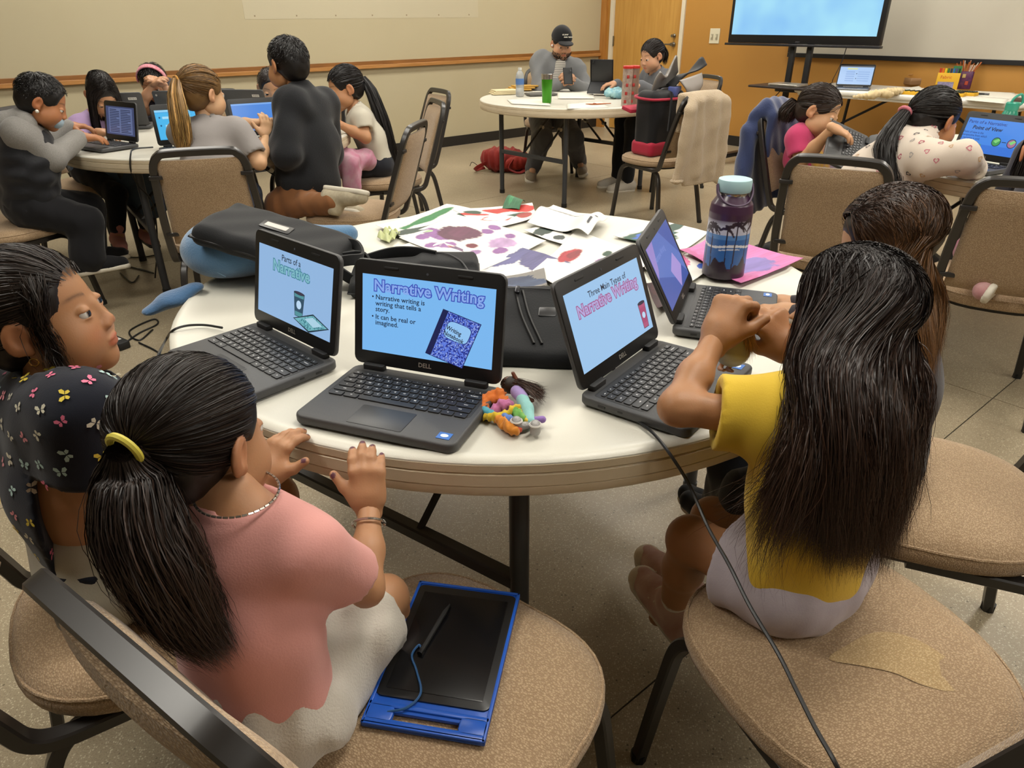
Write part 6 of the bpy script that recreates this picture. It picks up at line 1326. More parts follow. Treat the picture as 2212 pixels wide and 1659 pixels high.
flat_sheet([(1205,200),(1280,200),(1285,213),(1205,213)],ZB+.001,'white sheet in front of the man on the back table')
p=at(1292,226); pc=thing('paper_triangle','orange folded paper arrow on the back table','paper',p,.2); mb=MB(); mb.prism([(-.09,.02),(-.05,-.03),(.1,.0),(.1,.012),(-.03,.012)],.003,.008); mb.build('arrow',mat('orange_card','#a85f38',.6),pc,smooth=False); mb=MB(); mb.prism([(-.05,-.03),(-.02,-.02),(-.03,.02)],.008,.012); mb.build('fold',mat('orange_card2','#8f4e30',.6),pc,smooth=False)
def wrap(u0,u1,v):
    def f(s_):
        for k in range(5): q=at(u0+(u1-u0)*k/4,v-(k%2)*4); s_.ell((q[0],q[1],.775),(.05,.045,.03),k=.02)
    return f
soft('snack_bag','crinkled clear bag with teal sweets on the back table','bag',wrap(1318,1338,212),mat('teal_wrap','#8fb6b8',.25,var=(30,'#4f8fa8',.7)),.008,noise=(.010,90,2))
soft('foil_bag','crinkled foil snack bag beside the canisters on the back table','bag',wrap(1380,1398,214),mat('foil','#b3aca8',.2,.6,var=(30,'#8c5a58',.5)),.008,noise=(.012,95,3))
# phone in the man's hands
k=SKELETON[P12['label']]; wp=(k['arms'][1][2]+k['arms'][-1][2])/2+V3((0,-.07,.06)); ph=thing('phone','dark phone held in both hands by the man in the cap','phone',tuple(wp),.1); mb=MB(); mb.rbox((0,0,0),(.075,.009,.15),.01,R=np.array(Matrix.Rotation(-.6,3,'X'))); mb.build('phone_body',m_glide,ph); mb=MB(); mb.rbox((.02,-.008,.045),(.02,.004,.02),.005,R=np.array(Matrix.Rotation(-.6,3,'X'))); mb.build('camera_bump',m_blackmetal,ph)
# insulated backpack standing open on the sweater chair
bf = unit((-.55,.84,0)); bM = Matrix.Translation((1.02,5.08,.472)) @ Matrix.Rotation(az(-.55,.84),4,'Z'); bp_=thing('lunch_backpack','black and red insulated backpack standing open on the chair','backpack',M=bM)
m_blk=cloth('black_nylon','#101013',rough=.6,bump=(200,.2)); m_redn=cloth('red_nylon','#a3223a',rough=.6)
def P_soft(name,m,build,par,h=.01,noise=None):
    s_=Sdf(); build(s_)
    if noise: s_.noise(*noise)
    V,F=s_.mesh(h); return fastmesh(name,V,F,m,par)
P_soft('pack_body',m_blk,lambda s_:s_.box((0,.0,.21),(.15,.10,.20),r=.05),bp_,noise=(.003,30,1))
P_soft('base_panel',m_redn,lambda s_:(s_.box((0,.0,.045),(.156,.106,.05),r=.03)),bp_)
mb=MB(); mb.tube(catmull([(-.15,-.09,.36),(-.15,.09,.37),(.15,.09,.37),(.15,-.09,.36)],6,True),.009,6,closed=True); mb.build('zip_trim',m_redn,bp_)
mb=MB(); mb.rbox((-.1,.13,.285),(.18,.1,.025),.01,R=np.array(Matrix.Rotation(.2,3,'X'))); mb.build('red_pouch',m_redn,bp_)
m_silv=mat('silver_lining','#8f8b87',.3,.35,bump=(30,.5))
def sheet(name, ctrl, m, par, solid=.012):
    C=V3(ctrl); nu,nv=C.shape[:2]; R1=np.stack([catmull(C[i],6) for i in range(nu)]); X=np.stack([catmull(R1[:,j],6) for j in range(R1.shape[1])],1); mb=MB(); mb.grid(X); return mb.build(name,m,par,solid=solid,sharp=None)
sheet('open_lid',[[(-.10,.0,.40),(-.10,-.03,.48),(-.08,-.05,.53)],[(-.02,.02,.42),(-.02,-.02,.48),(-.01,-.05,.50)],[(.05,.02,.42),(.05,-.01,.54),(.05,-.05,.62)],[(.11,.02,.42),(.11,.0,.48),(.11,-.03,.52)]],m_silv,bp_)
sheet('side_flap',[[(.02,-.08,.42),(.10,-.10,.50),(.20,-.12,.53),(.28,-.12,.56)],[(.04,.0,.44),(.12,.0,.49),(.22,-.02,.51),(.30,-.04,.60)],[(.04,.08,.40),(.12,.08,.44),(.22,.06,.46),(.28,.04,.50)]],m_blk,bp_,.008)
sheet('inner_flap',[[(.06,-.10,.47),(.14,-.12,.49),(.24,-.12,.51)],[(.09,-.13,.42),(.15,-.145,.41),(.24,-.14,.44)],[(.12,-.12,.37),(.16,-.13,.355),(.21,-.13,.38)]],mat('grey_lining','#9a948f',.45),bp_,.01)
mb=MB(); mb.tube(catmull([(-.02,-.11,.40),(-.03,-.13,.30),(-.03,-.125,.16)],6),.010,6,sec=[(a*.5,b*1.5) for a,b in SQ]); mb.build('strap',m_blk,bp_)
mb=MB(); mb.rbox((.06,-.06,.40),(.10,.06,.06),.01,R=rotz(.4)); mb.build('blue_packet',mat('blue_packet','#4d5890',.4),bp_)
# knitted sweater over the chair back
chM = Matrix.Translation((1.04,5.10,-.012)) @ Matrix.Rotation(az(-.55,.84),4,'Z') @ Matrix.Translation((0,-.03,0)); swt=thing('knit_sweater','cream knitted sweater draped over the back of the chair at the back table','sweater',M=chM)
m_knit=mat('cream_knit','#b8a58a',.9,spec=.2,wave=(190,.9),sheen=.3)
def sw(s_):
    s_.cap((-.11,-.325,.875),(.12,-.325,.875),.034,.036,k=.04); 
    s_.box((.01,-.365,.60),(.165,.018,.27),r=.018,k=.05); s_.box((.0,-.275,.78),(.17,.016,.12),r=.015,k=.04)
    s_.cap((-.16,-.38,.80),(-.20,-.36,.38),.045,.032,k=.04,flat=((0,1,0),.8)); s_.cap((.17,-.37,.82),(.19,-.38,.34),.04,.03,k=.04,flat=((0,1,0),.8))
    for x in (-.07,.07): s_.cap((x,-.385,.84),(x+.02,-.385,.40),.012,.02,k=.05)
P_soft('knit_body',m_knit,sw,swt,.011,(.004,22,6))
mb=MB(); mb.tube([(-.20+.034*math.cos(a),-.36+.03*math.sin(a),.375) for a in np.linspace(0,6.28,14,endpoint=False)],.012,6,closed=True); mb.build('cuff',m_knit,swt)
# red backpack on the floor
rb=thing('red_backpack','red backpack slumped on the floor under the back table','backpack',G(1092,368,0),.2); m_red=cloth('red_cordura','#8c2620',rough=.65,var=(12,'#78201c',.5))
P_soft('pack',m_red,lambda s_:(s_.ell((0,0,.10),(.20,.15,.11)),s_.ell((.15,-.02,.07),(.16,.14,.08),k=.06),s_.ell((-.10,.02,.12),(.13,.13,.10),k=.05)),rb,.012,(.010,32,3))
P_soft('front_pocket',cloth('red_pocket','#9c2f24',rough=.6),lambda s_:(s_.ell((.08,-.13,.085),(.13,.05,.065)),),rb,.01,(.005,40,3))
for a in (((-.17,-.05,.10),(-.28,-.08,.06),(-.30,-.02,.02),(-.20,.03,.03)),((.05,-.16,.12),(.0,-.20,.05),(.1,-.20,.01),(.2,-.12,.05))): mb=MB(); mb.tube(catmull(a,6),.009,6,sec=[(x*.5,y*1.8) for x,y in SQ]); mb.build('strap',m_red,rb)
mb=MB(); mb.tube(catmull([(-.27,-.06,.06),(-.33,-.05,.10),(-.35,-.02,.06)],6),.003,5); mb.build('drawcord',m_cord,rb)
# blue jacket on the chair of the girl in pink and yellow
jM = Matrix.Translation((1.68,3.77,0)) @ Matrix.Rotation(az(.72,-.69),4,'Z') @ Matrix.Translation((0,-.03,-.01)); jk=thing('blue_jacket','navy blue fleece jacket hung over the chair back at the right','jacket',M=jM)
m_blue=cloth('navy_fleece','#2f3a5e',bump=(160,.4),sheen=.4)
P_soft('jacket_body',m_blue,lambda s_:(s_.cap((-.13,-.325,.89),(.13,-.325,.89),.045,.045,k=.04),s_.box((0,-.37,.60),(.20,.025,.28),r=.025,k=.05),s_.box((0,-.26,.74),(.18,.02,.14),r=.02,k=.04),s_.cap((-.17,-.36,.78),(-.21,-.33,.40),.045,.038,k=.04),s_.cap((.18,-.36,.78),(.22,-.34,.36),.05,.04,k=.04)),jk,.011,(.009,26,2))
mb=MB(); mb.rbox((.08,-.40,.55),(.11,.01,.012),.004); mb.build('pocket_zip',cloth('navy_zip','#222a46'),jk)
# dark bag on the floor beyond the near table
soft('floor_bag','black bag lying on the floor behind the purple bottle','bag',lambda s_:(s_.ell(G(1690,545,.05),(.22,.13,.06)),s_.cap(G(1655,525,.10),G(1680,518,.12),.012,.012,k=.02)),m_blk,.012,noise=(.008,40,2))
# ------------------------------------------------------------ on the near table
ZN=TH
p=G(1560,596,ZN); bo=thing('insulated_bottle','tall purple insulated bottle with palm trees and a pale blue lid','bottle',p,0)
BR,BHt=.051,.195
nth,nz=200,130; th=np.linspace(0,2*np.pi,nth,endpoint=False); prof=[(.0,.030),(.003,.043),(.008,BR),(BHt-.03,BR),(BHt-.012,BR*.95),(BHt,BR*.80),(BHt+.008,BR*.70),(BHt+.012,BR*.66)]
zz=np.linspace(0,BHt+.012,nz); rz=np.interp(zz,[a for a,b in prof],[b for a,b in prof]); X=np.stack([rz[None]*np.cos(th)[:,None],rz[None]*np.sin(th)[:,None],np.broadcast_to(zz,(nth,nz))],2)
# print: purple sky to dusk band, blue sea, white surf, dark trunks and fronds
TT,ZZ=np.meshgrid(th,zz,indexing='ij'); C=np.zeros((nth,nz,4)); C[...,3]=1; hx=lambda c:np.array(hexc(c))
C[:]=hx('#3a1f38'); m=(ZZ>.078)&(ZZ<.150); C[m]=hx('#b9b9c8'); m=(ZZ>.035)&(ZZ<=.105); C[m]=hx('#2f5f9e'); m=(ZZ>.105)&(ZZ<.116); C[m]=hx('#4f7fb8')
wv=.088+.003*np.sin(TT*3); C[np.abs(ZZ-wv)<.0028]=hx('#d0d0d4'); C[(np.abs(ZZ-wv+.008)<.0014)&(np.sin(TT*3.1)>0)]=hx('#c0c6d0'); m=ZZ<.045+.012*np.sin(TT*5)+.006*np.sin(TT*13+1); C[m]=hx('#241526')
fade=np.clip((ZZ-.135)/.02,0,1)[...,None]; C=np.where(ZZ[...,None]>.135,C*(1-fade)+hx('#3a1f38')*fade,C); rr_=np.random.default_rng(3)
for tc_ in np.arange(12)*.5236+rr_.random(12)*.3:
    lean=rr_.uniform(-.12,.12); d=np.angle(np.exp(1j*(TT-tc_-lean*(ZZ/.15)))); top=rr_.uniform(.125,.15); C[(np.abs(d)<.028+.04*np.exp(-ZZ/.02))&(ZZ<top)]=hx('#241526')
    for k in range(9):
        a=rr_.uniform(-.5,3.6); L_=rr_.uniform(.014,.026); u_=np.linspace(0,1,14)
        for q in u_:
            cx=tc_+lean*(top/.15)+q*L_*math.cos(a)/BR; cz=top+q*L_*math.sin(a)*.8-.012*q*q; C[((np.angle(np.exp(1j*(TT-cx)))*BR)**2+(ZZ-cz)**2)<(.0042*(1-q*.6))**2]=hx('#241526')
mb=MB(); mb.grid(X,C.reshape(-1,4),wrap=True); mb.build('bottle_body',mat('bottle_print','#ffffff',.35,vcol=True,coat=.2),bo,sharp=None); mb=MB(); mb.lathe([(.0005,0),(.03,0)],48,caps=False); mb.build('bottle_base',m_glide,bo)
mb=MB(); mb.lathe([(BR*.67,BHt+.006),(BR*.69,BHt+.013),(BR*.67,BHt+.018)],40); mb.build('neck_ring',mat('bright_steel','#b9b6b0',.2,.9),bo)
mb=MB(); mb.lathe([(.038,BHt+.017),(.0395,BHt+.021),(.0395,BHt+.040),(.038,BHt+.045),(.034,BHt+.0462),(.001,BHt+.0462)],44); mb.build('lid',mat('pale_blue_lid','#9fc0c4',.45),bo)
for sx in (-1,1): mb=MB(); mb.tube([(sx*.034,0,BHt+.03),(sx*.042,0,BHt+.03)],.004,10); mb.build('pivot',m_steel,bo)
mb=MB(); mb.tube(catmull([(.041,0,BHt+.032),(.040,-.014,BHt+.012),(.026,-.034,BHt-.006),(0,-.042,BHt-.012),(-.026,-.034,BHt-.006),(-.040,-.014,BHt+.012),(-.041,0,BHt+.032)],7),.0062,8,sec=[(a*.35,b) for a,b in SQ]); mb.build('carry_handle',mat('plum_strap','#3c2140',.55),bo)
# ------------------------------------------------------------ painted papers
m_paint=mat('painted_paper','#ffffff',.55,vcol=True,bump=(250,.08))
def fbm(u,v,sd):
    r=np.random.default_rng(sd); o=0
    for k in range(7): w=r.normal(size=2)*(4+k*4); o=o+np.sin(u*w[0]+v*w[1]+r.random()*6.3)/(1+k*.45)
    return o/3
def painting(pts, paint, label, lift=.0, seed=0, base='#d8d6d0', z=0, res=110, fold=None, cat_='painting', name='painting'):
    P=[np.array(G(u,v,ZN+.0015+z)) for u,v in pts]; nu,nv=res,int(res*.75); u,v=np.meshgrid(np.linspace(0,1,nu),np.linspace(0,1,nv),indexing='ij')
    U,V_=u[...,None],v[...,None]; X=(P[0]*(1-U)+P[1]*U)*(1-V_)+(P[3]*(1-U)+P[2]*U)*V_
    X[...,2]+=.0015*(1+fbm(u*.5,v*.5,seed+50))+lift*np.clip(np.abs(u-.5)*2,0,1)**2*(.6+.4*np.sin(v*5+seed))
    if fold: X[...,2]+=fold(u,v)
    C=np.zeros((nu,nv,4)); C[:]=np.array(hexc(base)); wob_=.28*fbm(u*1.3,v*1.3,seed); ed=.16*fbm(u*4,v*4,seed+9)
    for i,(cu,cv,ru,rv,rot,col) in enumerate(paint):
        c_,s_=math.cos(rot),math.sin(rot); a=(u-cu)*c_+(v-cv)*s_; b=-(u-cu)*s_+(v-cv)*c_
        f=np.sqrt((a/ru)**2+(b/rv)**2)*.82+wob_*np.sin(i+1.3)+ed; k=np.clip((1-f)*9,0,1)[...,None]; t=(1+.22*fbm(u*2+i,v*9,seed+i+3))[...,None]; cc=np.array(hexc(col)); C=C*(1-k)+np.clip(np.concatenate([cc[:3]*t,np.ones_like(t)],2),0,1)*k
    o=X.mean((0,1)); o[2]=ZN; mb=MB(); mb.grid(X-o,C.reshape(-1,4)); ob=mb.build(name,m_paint,None,solid=.0007,sharp=None); ob.location=o; return tag(ob,label,cat_,'painted papers on the near table')
G1,G2,RD,MR,PU,LI,NV='#1f6b35','#22422f','#b02a22','#6a1f30','#84568f','#a98ab0','#343a5e'
painting([(812,492),(965,445),(1110,470),(925,540)],[(.55,.22,.34,.07,-.2,G1),(.2,.45,.25,.06,.2,'#2b3b33'),(.35,.62,.2,.05,0,'#9fb58f'),(.62,.62,.16,.06,.3,LI),(.85,.5,.12,.10,.2,G2)],'white painting with green streaks at the far left of the near table',.006,1)
painting([(975,455),(1150,442),(1160,472),(1062,497)],[(.25,.3,.2,.09,.2,RD),(.55,.25,.3,.10,0,RD),(.85,.3,.16,.2,0,'#b8261f'),(.6,.6,.25,.07,-.2,G2),(.35,.65,.2,.10,.4,'#b0413a'),(.8,.7,.12,.12,0,'#9a3a34')],'red and green streaked painting at the far rim of the near table',.004,2)
painting([(838,540),(925,512),(1015,548),(1000,572)],[(.55,.6,.34,.16,.15,'#a3565a'),(.8,.75,.2,.12,.2,'#6d5270'),(.3,.4,.1,.1,0,'#cbb0b0')],'pale paper with a red speckled smear beside the bag strap',.004,4,z=.001)
painting([(862,515),(985,464),(1180,522),(1035,590)],[(.38,.2,.12,.15,.1,PU),(.52,.3,.15,.16,.2,'#54273f'),(.62,.36,.14,.14,.3,'#5c2c46'),(.25,.45,.09,.06,.1,PU),(.4,.6,.05,.05,0,MR),(.12,.35,.08,.05,.2,PU),(.68,.75,.14,.10,.2,LI),(.85,.72,.06,.05,0,PU),(.5,.85,.08,.05,0,PU),(.8,.5,.05,.05,0,PU),(.2,.15,.07,.05,0,PU),(.3,.72,.06,.04,0,'#8f6a98'),(.93,.5,.05,.06,0,PU)],'white paper covered with purple blobs in the middle of the near table',.005,5,z=.002)
painting([(975,592),(1125,536),(1235,570),(1110,628)],[(.75,.2,.42,.12,-.2,'#5a5884'),(.85,.65,.24,.35,.1,'#56527c'),(.45,.92,.5,.12,0,'#4f4d72'),(.3,.4,.2,.15,0,'#cfcdd0')],'purple-framed painting behind the middle laptop',.004,6,z=.003)
painting([(1045,605),(1175,584),(1182,618),(1090,636)],[(.35,.45,.40,.25,.1,'#2e3852'),(.65,.7,.3,.18,.15,'#35425e'),(.2,.8,.2,.2,0,'#4d566e')],'grey card with a dark blue brush sweep behind the middle laptop',.006,7,base='#77736e',z=.006)
painting([(1130,500),(1200,478),(1270,497),(1215,530)],[(.4,.3,.34,.14,.05,'#23352d'),(.25,.75,.12,.10,.3,'#2b3330'),(.6,.7,.10,.07,.3,'#2e3a36'),(.85,.4,.1,.1,0,'#2b3330')],'white paper with a dark green bar under the folded sheet',.003,8,z=.001)
painting([(1150,590),(1245,500),(1420,562),(1265,655)],[(.5,.22,.16,.09,.35,'#9c2430'),(.55,.25,.10,.05,.35,'#7a1f28'),(.35,.62,.05,.05,0,RD),(.45,.68,.05,.06,0,'#8d2a3a'),(.6,.6,.07,.06,0,PU),(.7,.7,.05,.05,.2,'#8f6a98'),(.3,.78,.05,.03,0,G1),(.55,.8,.06,.05,0,RD),(.78,.55,.05,.04,0,G2),(.15,.85,.12,.06,.6,'#1f7a4a'),(.82,.8,.06,.05,0,PU)],'white paper with a red mouth shape and small dots beside the right laptop',.006,9,z=.003)
painting([(1325,512),(1415,474),(1530,505),(1475,545)],[(.36,.4,.36,.26,.0,'#1f4a38'),(.38,.4,.30,.18,0,'#2f5fc0'),(.42,.45,.2,.10,0,'#c99ab8'),(.85,.45,.2,.10,.1,'#1e3f33')],'white paper with a blue and green swirl at the far right of the near table',.004,10)
painting([(1420,575),(1465,548),(1535,582),(1490,612)],[(.62,.3,.28,.26,0,'#c25a8a'),(.3,.7,.10,.08,.5,'#2f57b0'),(.9,.8,.12,.1,0,'#2f57b0')],'white paper with pink and blue dabs behind the side-on laptop',.004,11,z=.002)
painting([(1380,560),(1415,540),(1440,580),(1405,600)],[(.3,.3,.14,.12,.4,'#2f57b0'),(.65,.5,.14,.12,.4,'#2f57b0'),(.4,.8,.14,.10,.4,'#2a4aa0')],'small white paper with blue brush marks beside the right laptop lid',.003,12,z=.002)
painting([(1462,548),(1532,520),(1735,562),(1600,616)],[(.3,.5,.5,.9,0,'#b0608e'),(.5,.4,.5,.7,0,'#b7588c'),(.75,.6,.5,.7,0,'#c06aa0'),(.45,.75,.30,.14,.2,'#7a6aa8'),(.6,.3,.2,.1,.2,'#8a6ab0')],'pink and violet painted sheet under the purple bottle',.014,13,base='#b9689a',z=.004)
painting([(1395,620),(1442,596),(1470,640),(1420,672)],[(.5,.5,.6,.6,0,'#4a1c22'),(.4,.4,.3,.2,.5,'#5e2428'),(.7,.7,.3,.15,.5,'#3a161a')],'thick glossy maroon painting between the two right laptops',.008,14,base='#4a1c22',z=.002)
# folded and crumpled sheets
painting([(1138,485),(1195,446),(1312,480),(1270,518)],[(.5,.4,.01,.35,.1,'#26262a'),(.55,.35,.012,.3,.1,'#2a2a30'),(.62,.5,.02,.02,0,'#26262a'),(.35,.9,.10,.02,0,'#3a3a40'),(.7,.9,.06,.02,0,'#3a3a40')],'crumpled white sheet with pen writing folded up at the far rim',.004,15,z=.003,fold=lambda u,v:.028*np.exp(-((u-.45)/.28)**2)*(1-v*.3)+.02*np.exp(-((v-.85)/.15)**2),cat_='paper',name='crumpled_paper')
painting([(815,515),(840,498),(865,508),(842,528)],[(.5,.5,.2,.05,.5,'#6d7a50')],'small crumpled yellow-green paper left of the paintings',.004,16,base='#b8be8c',fold=lambda u,v:.018*np.abs(np.sin(u*7)*np.sin(v*6+1)),res=50,cat_='paper',name='crumpled_paper')
painting([(1085,452),(1110,432),(1135,440),(1122,456)],[(.5,.5,.7,.7,0,'#1d5c36'),(.5,.3,.3,.1,0,'#2a7a48')],'curled dark green painted scrap at the far rim of the table',.006,17,base='#1d5c36',fold=lambda u,v:.030*np.sin(u*3.1)*(1-v*.3),res=50,cat_='paper',name='painted_scrap')
# ------------------------------------------------------------ plush whale and laptop bags
m_plush=cloth('blue_plush','#4f7395',bump=(220,.4),var=(9,'#5d83a6',.5),sheen=.5)
wp0=G(500,600,ZN); wh=thing('plush_whale','blue plush whale lying on the near table under the laptop bag','plush toy',(wp0[0],wp0[1],ZN))
P_soft('whale_body',m_plush,lambda s_:(s_.ell((-.005,.03,.072),(.11,.125,.072)),s_.ell((.08,.10,.055),(.11,.10,.055),k=.06),s_.cap((.16,.16,.05),(.26,.22,.05),.04,.025,k=.05)),wh,.007)
fa,fb,fc=[V3(G(*q))-V3(wh.location) for q in ((420,620,.755),(375,645,.735),(325,672,.715))]
P_soft('fin',cloth('blue_plush_fin','#3f6186',bump=(220,.4),sheen=.5),lambda s_:(s_.cap(fa,fb,.022,.034,k=.02,flat=((0,0,1),.45)),s_.cap(fb,fc,.034,.020,k=.02,flat=((0,0,1),.45))),wh,.005)
mb=MB(); mb.tube(catmull([(-.02,-.07,.06),(.0,-.082,.045),(.02,-.08,.03)],5),.0012,5); mb.build('stitch',mat('pale_thread','#8fb0cc',.6),wh)
m_neo=cloth('black_neoprene','#17181a',rough=.7,bump=(300,.15),sheen=.1); m_zip=mat('zip_black','#0d0d0f',.4)
def bag_frame(c,xd,zd): x=unit(xd); z=V3(zd); z=unit(z-x*(z@x)); y=np.cross(z,x); return Matrix(((x[0],y[0],z[0],c[0]),(x[1],y[1],z[1],c[1]),(x[2],y[2],z[2],c[2]),(0,0,0,1)))
b1a,b1b=V3(G(470,478,.885)),V3(G(730,558,.80)); c1=(b1a+b1b)/2
B1=thing('laptop_bag','black padded laptop bag resting on the plush whale','bag',M=bag_frame(c1,b1b-b1a,(0.05,-.05,1)))
P_soft('case',m_neo,lambda s_:(s_.box((0,0,0),(.165,.115,.026),r=.024)),B1,.006,(.0025,30,2))
P_soft('seam_band',m_zip,lambda s_:(s_.box((0,0,-.004),(.1675,.1175,.0035),r=.003)),B1,.005)
mb=MB(); mb.rbox((-.01,.01,.0265),(.075,.045,.004),.005); lw_=mb.build('label_frame',m_zip,B1); mb=MB(); mb.rbox((-.01,.01,.0285),(.055,.024,.003),.002); mb.build('label_card',mat('card_white','#b9b6b0',.5),lw_)
for k,pts in enumerate((((.14,-.08,.01),(.19,-.06,.03),(.21,0,.02),(.18,.06,.02),(.14,.08,.01)),((.15,-.05,0),(.22,-.05,-.02),(.24,.03,-.03),(.17,.06,-.01)),((.15,.0,.0),(.21,.02,.015),(.25,-.04,-.01),(.22,-.09,-.03)))): mb=MB(); mb.tube(catmull(pts,6),.010,6,sec=[(a*.4,b*1.3) for a,b in SQ]); mb.build('strap',m_neo,B1)
c2=V3(G(1160,705,.775)); B2=thing('laptop_bag','black laptop bag with a zipped pocket lying behind the middle laptop','bag',M=bag_frame(c2,(.95,-.10,.0),(.0,-.32,1)))
P_soft('case',m_neo,lambda s_:(s_.box((.0,0,0),(.155,.115,.024),r=.022)),B2,.006,(.002,30,5))
P_soft('seam_band',m_zip,lambda s_:(s_.box((0,0,-.006),(.1575,.1175,.003),r=.003)),B2,.005)
mb=MB(); mb.tube(catmull([(-.12,.085,.026),(0,.088,.027),(.12,.085,.026)],6),.0016,5); mb.build('stitch_line',mat('grey_thread','#4a4a4c',.7),B2)
for x in (-.05,-.035): mb=MB(); mb.tube(catmull([(x,.08,.026),(x+.02,0,.027),(x+.05,-.08,.026)],6),.003,5); mb.build('zip',m_zip,B2)
mb=MB(); mb.rbox((-.045,.078,.03),(.010,.022,.006),.003); mb.build('zip_pull',mat('gunmetal','#3c3c40',.3,.7),B2); mb=MB(); mb.rbox((.02,.015,.0255),(.035,.028,.003),.004); mb.build('logo_patch',mat('rubber_patch','#202022',.35),B2)
c3=V3(G(890,590,.765)); B3=thing('laptop_bag','black laptop bag with a looped strap standing between the middle laptop and the paintings','bag',M=bag_frame(c3,(.98,.05,.0),(0,-.1,1)))
P_soft('case',m_neo,lambda s_:(s_.box((.01,-.02,-.002),(.155,.08,.022),r=.02),s_.box((.09,.03,.016),(.07,.04,.012),r=.011,k=.02)),B3,.006,(.003,30,7))
P_soft('seam_band',m_zip,lambda s_:(s_.box((.01,-.02,-.006),(.158,.083,.003),r=.003)),B3,.005)
mb=MB(); mb.tube(catmull([(-.14,.04,.012),(-.06,.07,.024),(.0,.065,.028),(.06,.04,.026)],6),.012,6,sec=[(a*.3,b*1.2) for a,b in SQ]); mb.build('strap',m_neo,B3); mb=MB(); mb.tube(catmull([(.03,.05,.03),(.08,.04,.034),(.12,.0,.03),(.14,-.05,.024)],6),.0018,5); mb.build('piping',mat('grey_thread','#4a4a4c',.7),B3)
# ------------------------------------------------------------ doll lying on its clothes
p0=V3(G(1120,885,ZN)); 
def T(u,v,z=.0): return V3(G(u,v,ZN+z))
dl=thing('doll','small doll with brown hair in a lilac and mint suit, lying on the table','doll',(p0[0],p0[1],ZN)); b0=V3(dl.location)
def D(name,m,build,h=.0022,noise=None): 
    s_=Sdf(); build(s_)
    if noise: s_.noise(*noise)
    V,F=s_.mesh(h); return fastmesh(name,V-b0,F,m,dl)
m_dsk=mat('doll_skin','#6b3a24',.4)
D('doll_body',m_dsk,lambda s_:(s_.ell(T(1100,832,.018),(.014,.013,.016)),s_.cap(T(1112,845,.016),T(1122,850,.016),.006,.006,k=.006),s_.cap(T(1112,842,.02),T(1118,825,.028),.0048,.0042,k=.004),s_.cap(T(1118,825,.028),T(1108,806,.042),.0042,.0034,k=.004),s_.cap(T(1125,860,.014),T(1150,865,.01),.0045,.004,k=.004)))
D('lilac_top',cloth('doll_lilac','#9a86b8'),lambda s_:(s_.cap(T(1118,846,.016),T(1130,862,.015),.0125,.0105,k=.008),))
D('mint_leggings',cloth('doll_mint','#86b8b4'),lambda s_:(s_.cap(T(1128,860,.015),T(1140,885,.013),.0105,.009,k=.006),s_.cap(T(1140,880,.013),T(1148,910,.010),.009,.006,k=.006),s_.cap(T(1130,868,.012),T(1142,910,.009),.009,.006,k=.006)))
D('lilac_shoe',cloth('doll_shoe','#8f70b0'),lambda s_:(s_.cap(T(1152,908,.008),T(1172,906,.012),.006,.006),))
hp=[]; rr_=np.random.default_rng(6); N_=1300; hd_=T(1100,832,.018); d0=unit(rr_.normal(size=(N_,3))); d0[:,2]=np.abs(d0[:,2]); e_=np.stack([T(1170+rr_.normal()*6,852+rr_.normal()*9,.008+rr_.random()*.014) for _ in range(N_)]); t_=np.linspace(0,1,8)[None,:,None]; st_=hd_+d0*.0155; md=T(1135,832,.028)+rr_.normal(size=(N_,3))*.006
Pd=(1-t_)**2*st_[:,None]+2*t_*(1-t_)*md[:,None]+t_**2*e_[:,None]; vv,ff,cc=strand_mesh(Pd,.0005,'#3a2417',.35,None,4); fastmesh('doll_hair',vv-b0,ff,m_hair,dl,cc)
D('hair_cap',mat('doll_cap','#22150d',.6),lambda s_:(s_.ell(T(1106,832,.020),(.0155,.0150,.0160)),))
dc=thing('doll_clothes','heap of rainbow and orange doll clothes under the lying doll','doll clothes',tuple(T(1095,885)))
b0=V3(dc.location)
def Dc(name,col,pts,r,noise=(.0022,220,3)):
    s_=Sdf()
    for a,b in zip(pts[:-1],pts[1:]): s_.cap(T(*a),T(*b),r,r*.9,k=.008)
    s_.noise(*noise); V,F=s_.mesh(.0025); return fastmesh(name,V-b0,F,cloth('dc_'+col,col),dc)
Dc('orange_jacket','#c2682a',[(1045,885,.008),(1055,862,.012),(1078,852,.014),(1092,868,.010)],.010); Dc('pink_top','#b56a94',[(1068,885,.010),(1085,878,.012),(1100,872,.010)],.009); Dc('teal_cuff','#4f98a8',[(1047,888,.010),(1058,893,.010)],.008)
Dc('yellow_trim','#c9a92e',[(1048,902,.006),(1070,902,.010),(1095,892,.014),(1118,880,.016)],.0055); Dc('rainbow_leg','#c27a2c',[(1075,905,.008),(1100,922,.010),(1112,930,.008)],.008); Dc('rainbow_blue','#5a78b5',[(1090,900,.010),(1112,915,.010)],.008); Dc('rainbow_green','#6aa050',[(1112,890,.012),(1130,905,.010)],.008); Dc('rainbow_yellow','#c9b03a',[(1118,890,.012),(1140,910,.009)],.006); Dc('rainbow_red','#b54a30',[(1095,905,.008),(1122,925,.009)],.006)
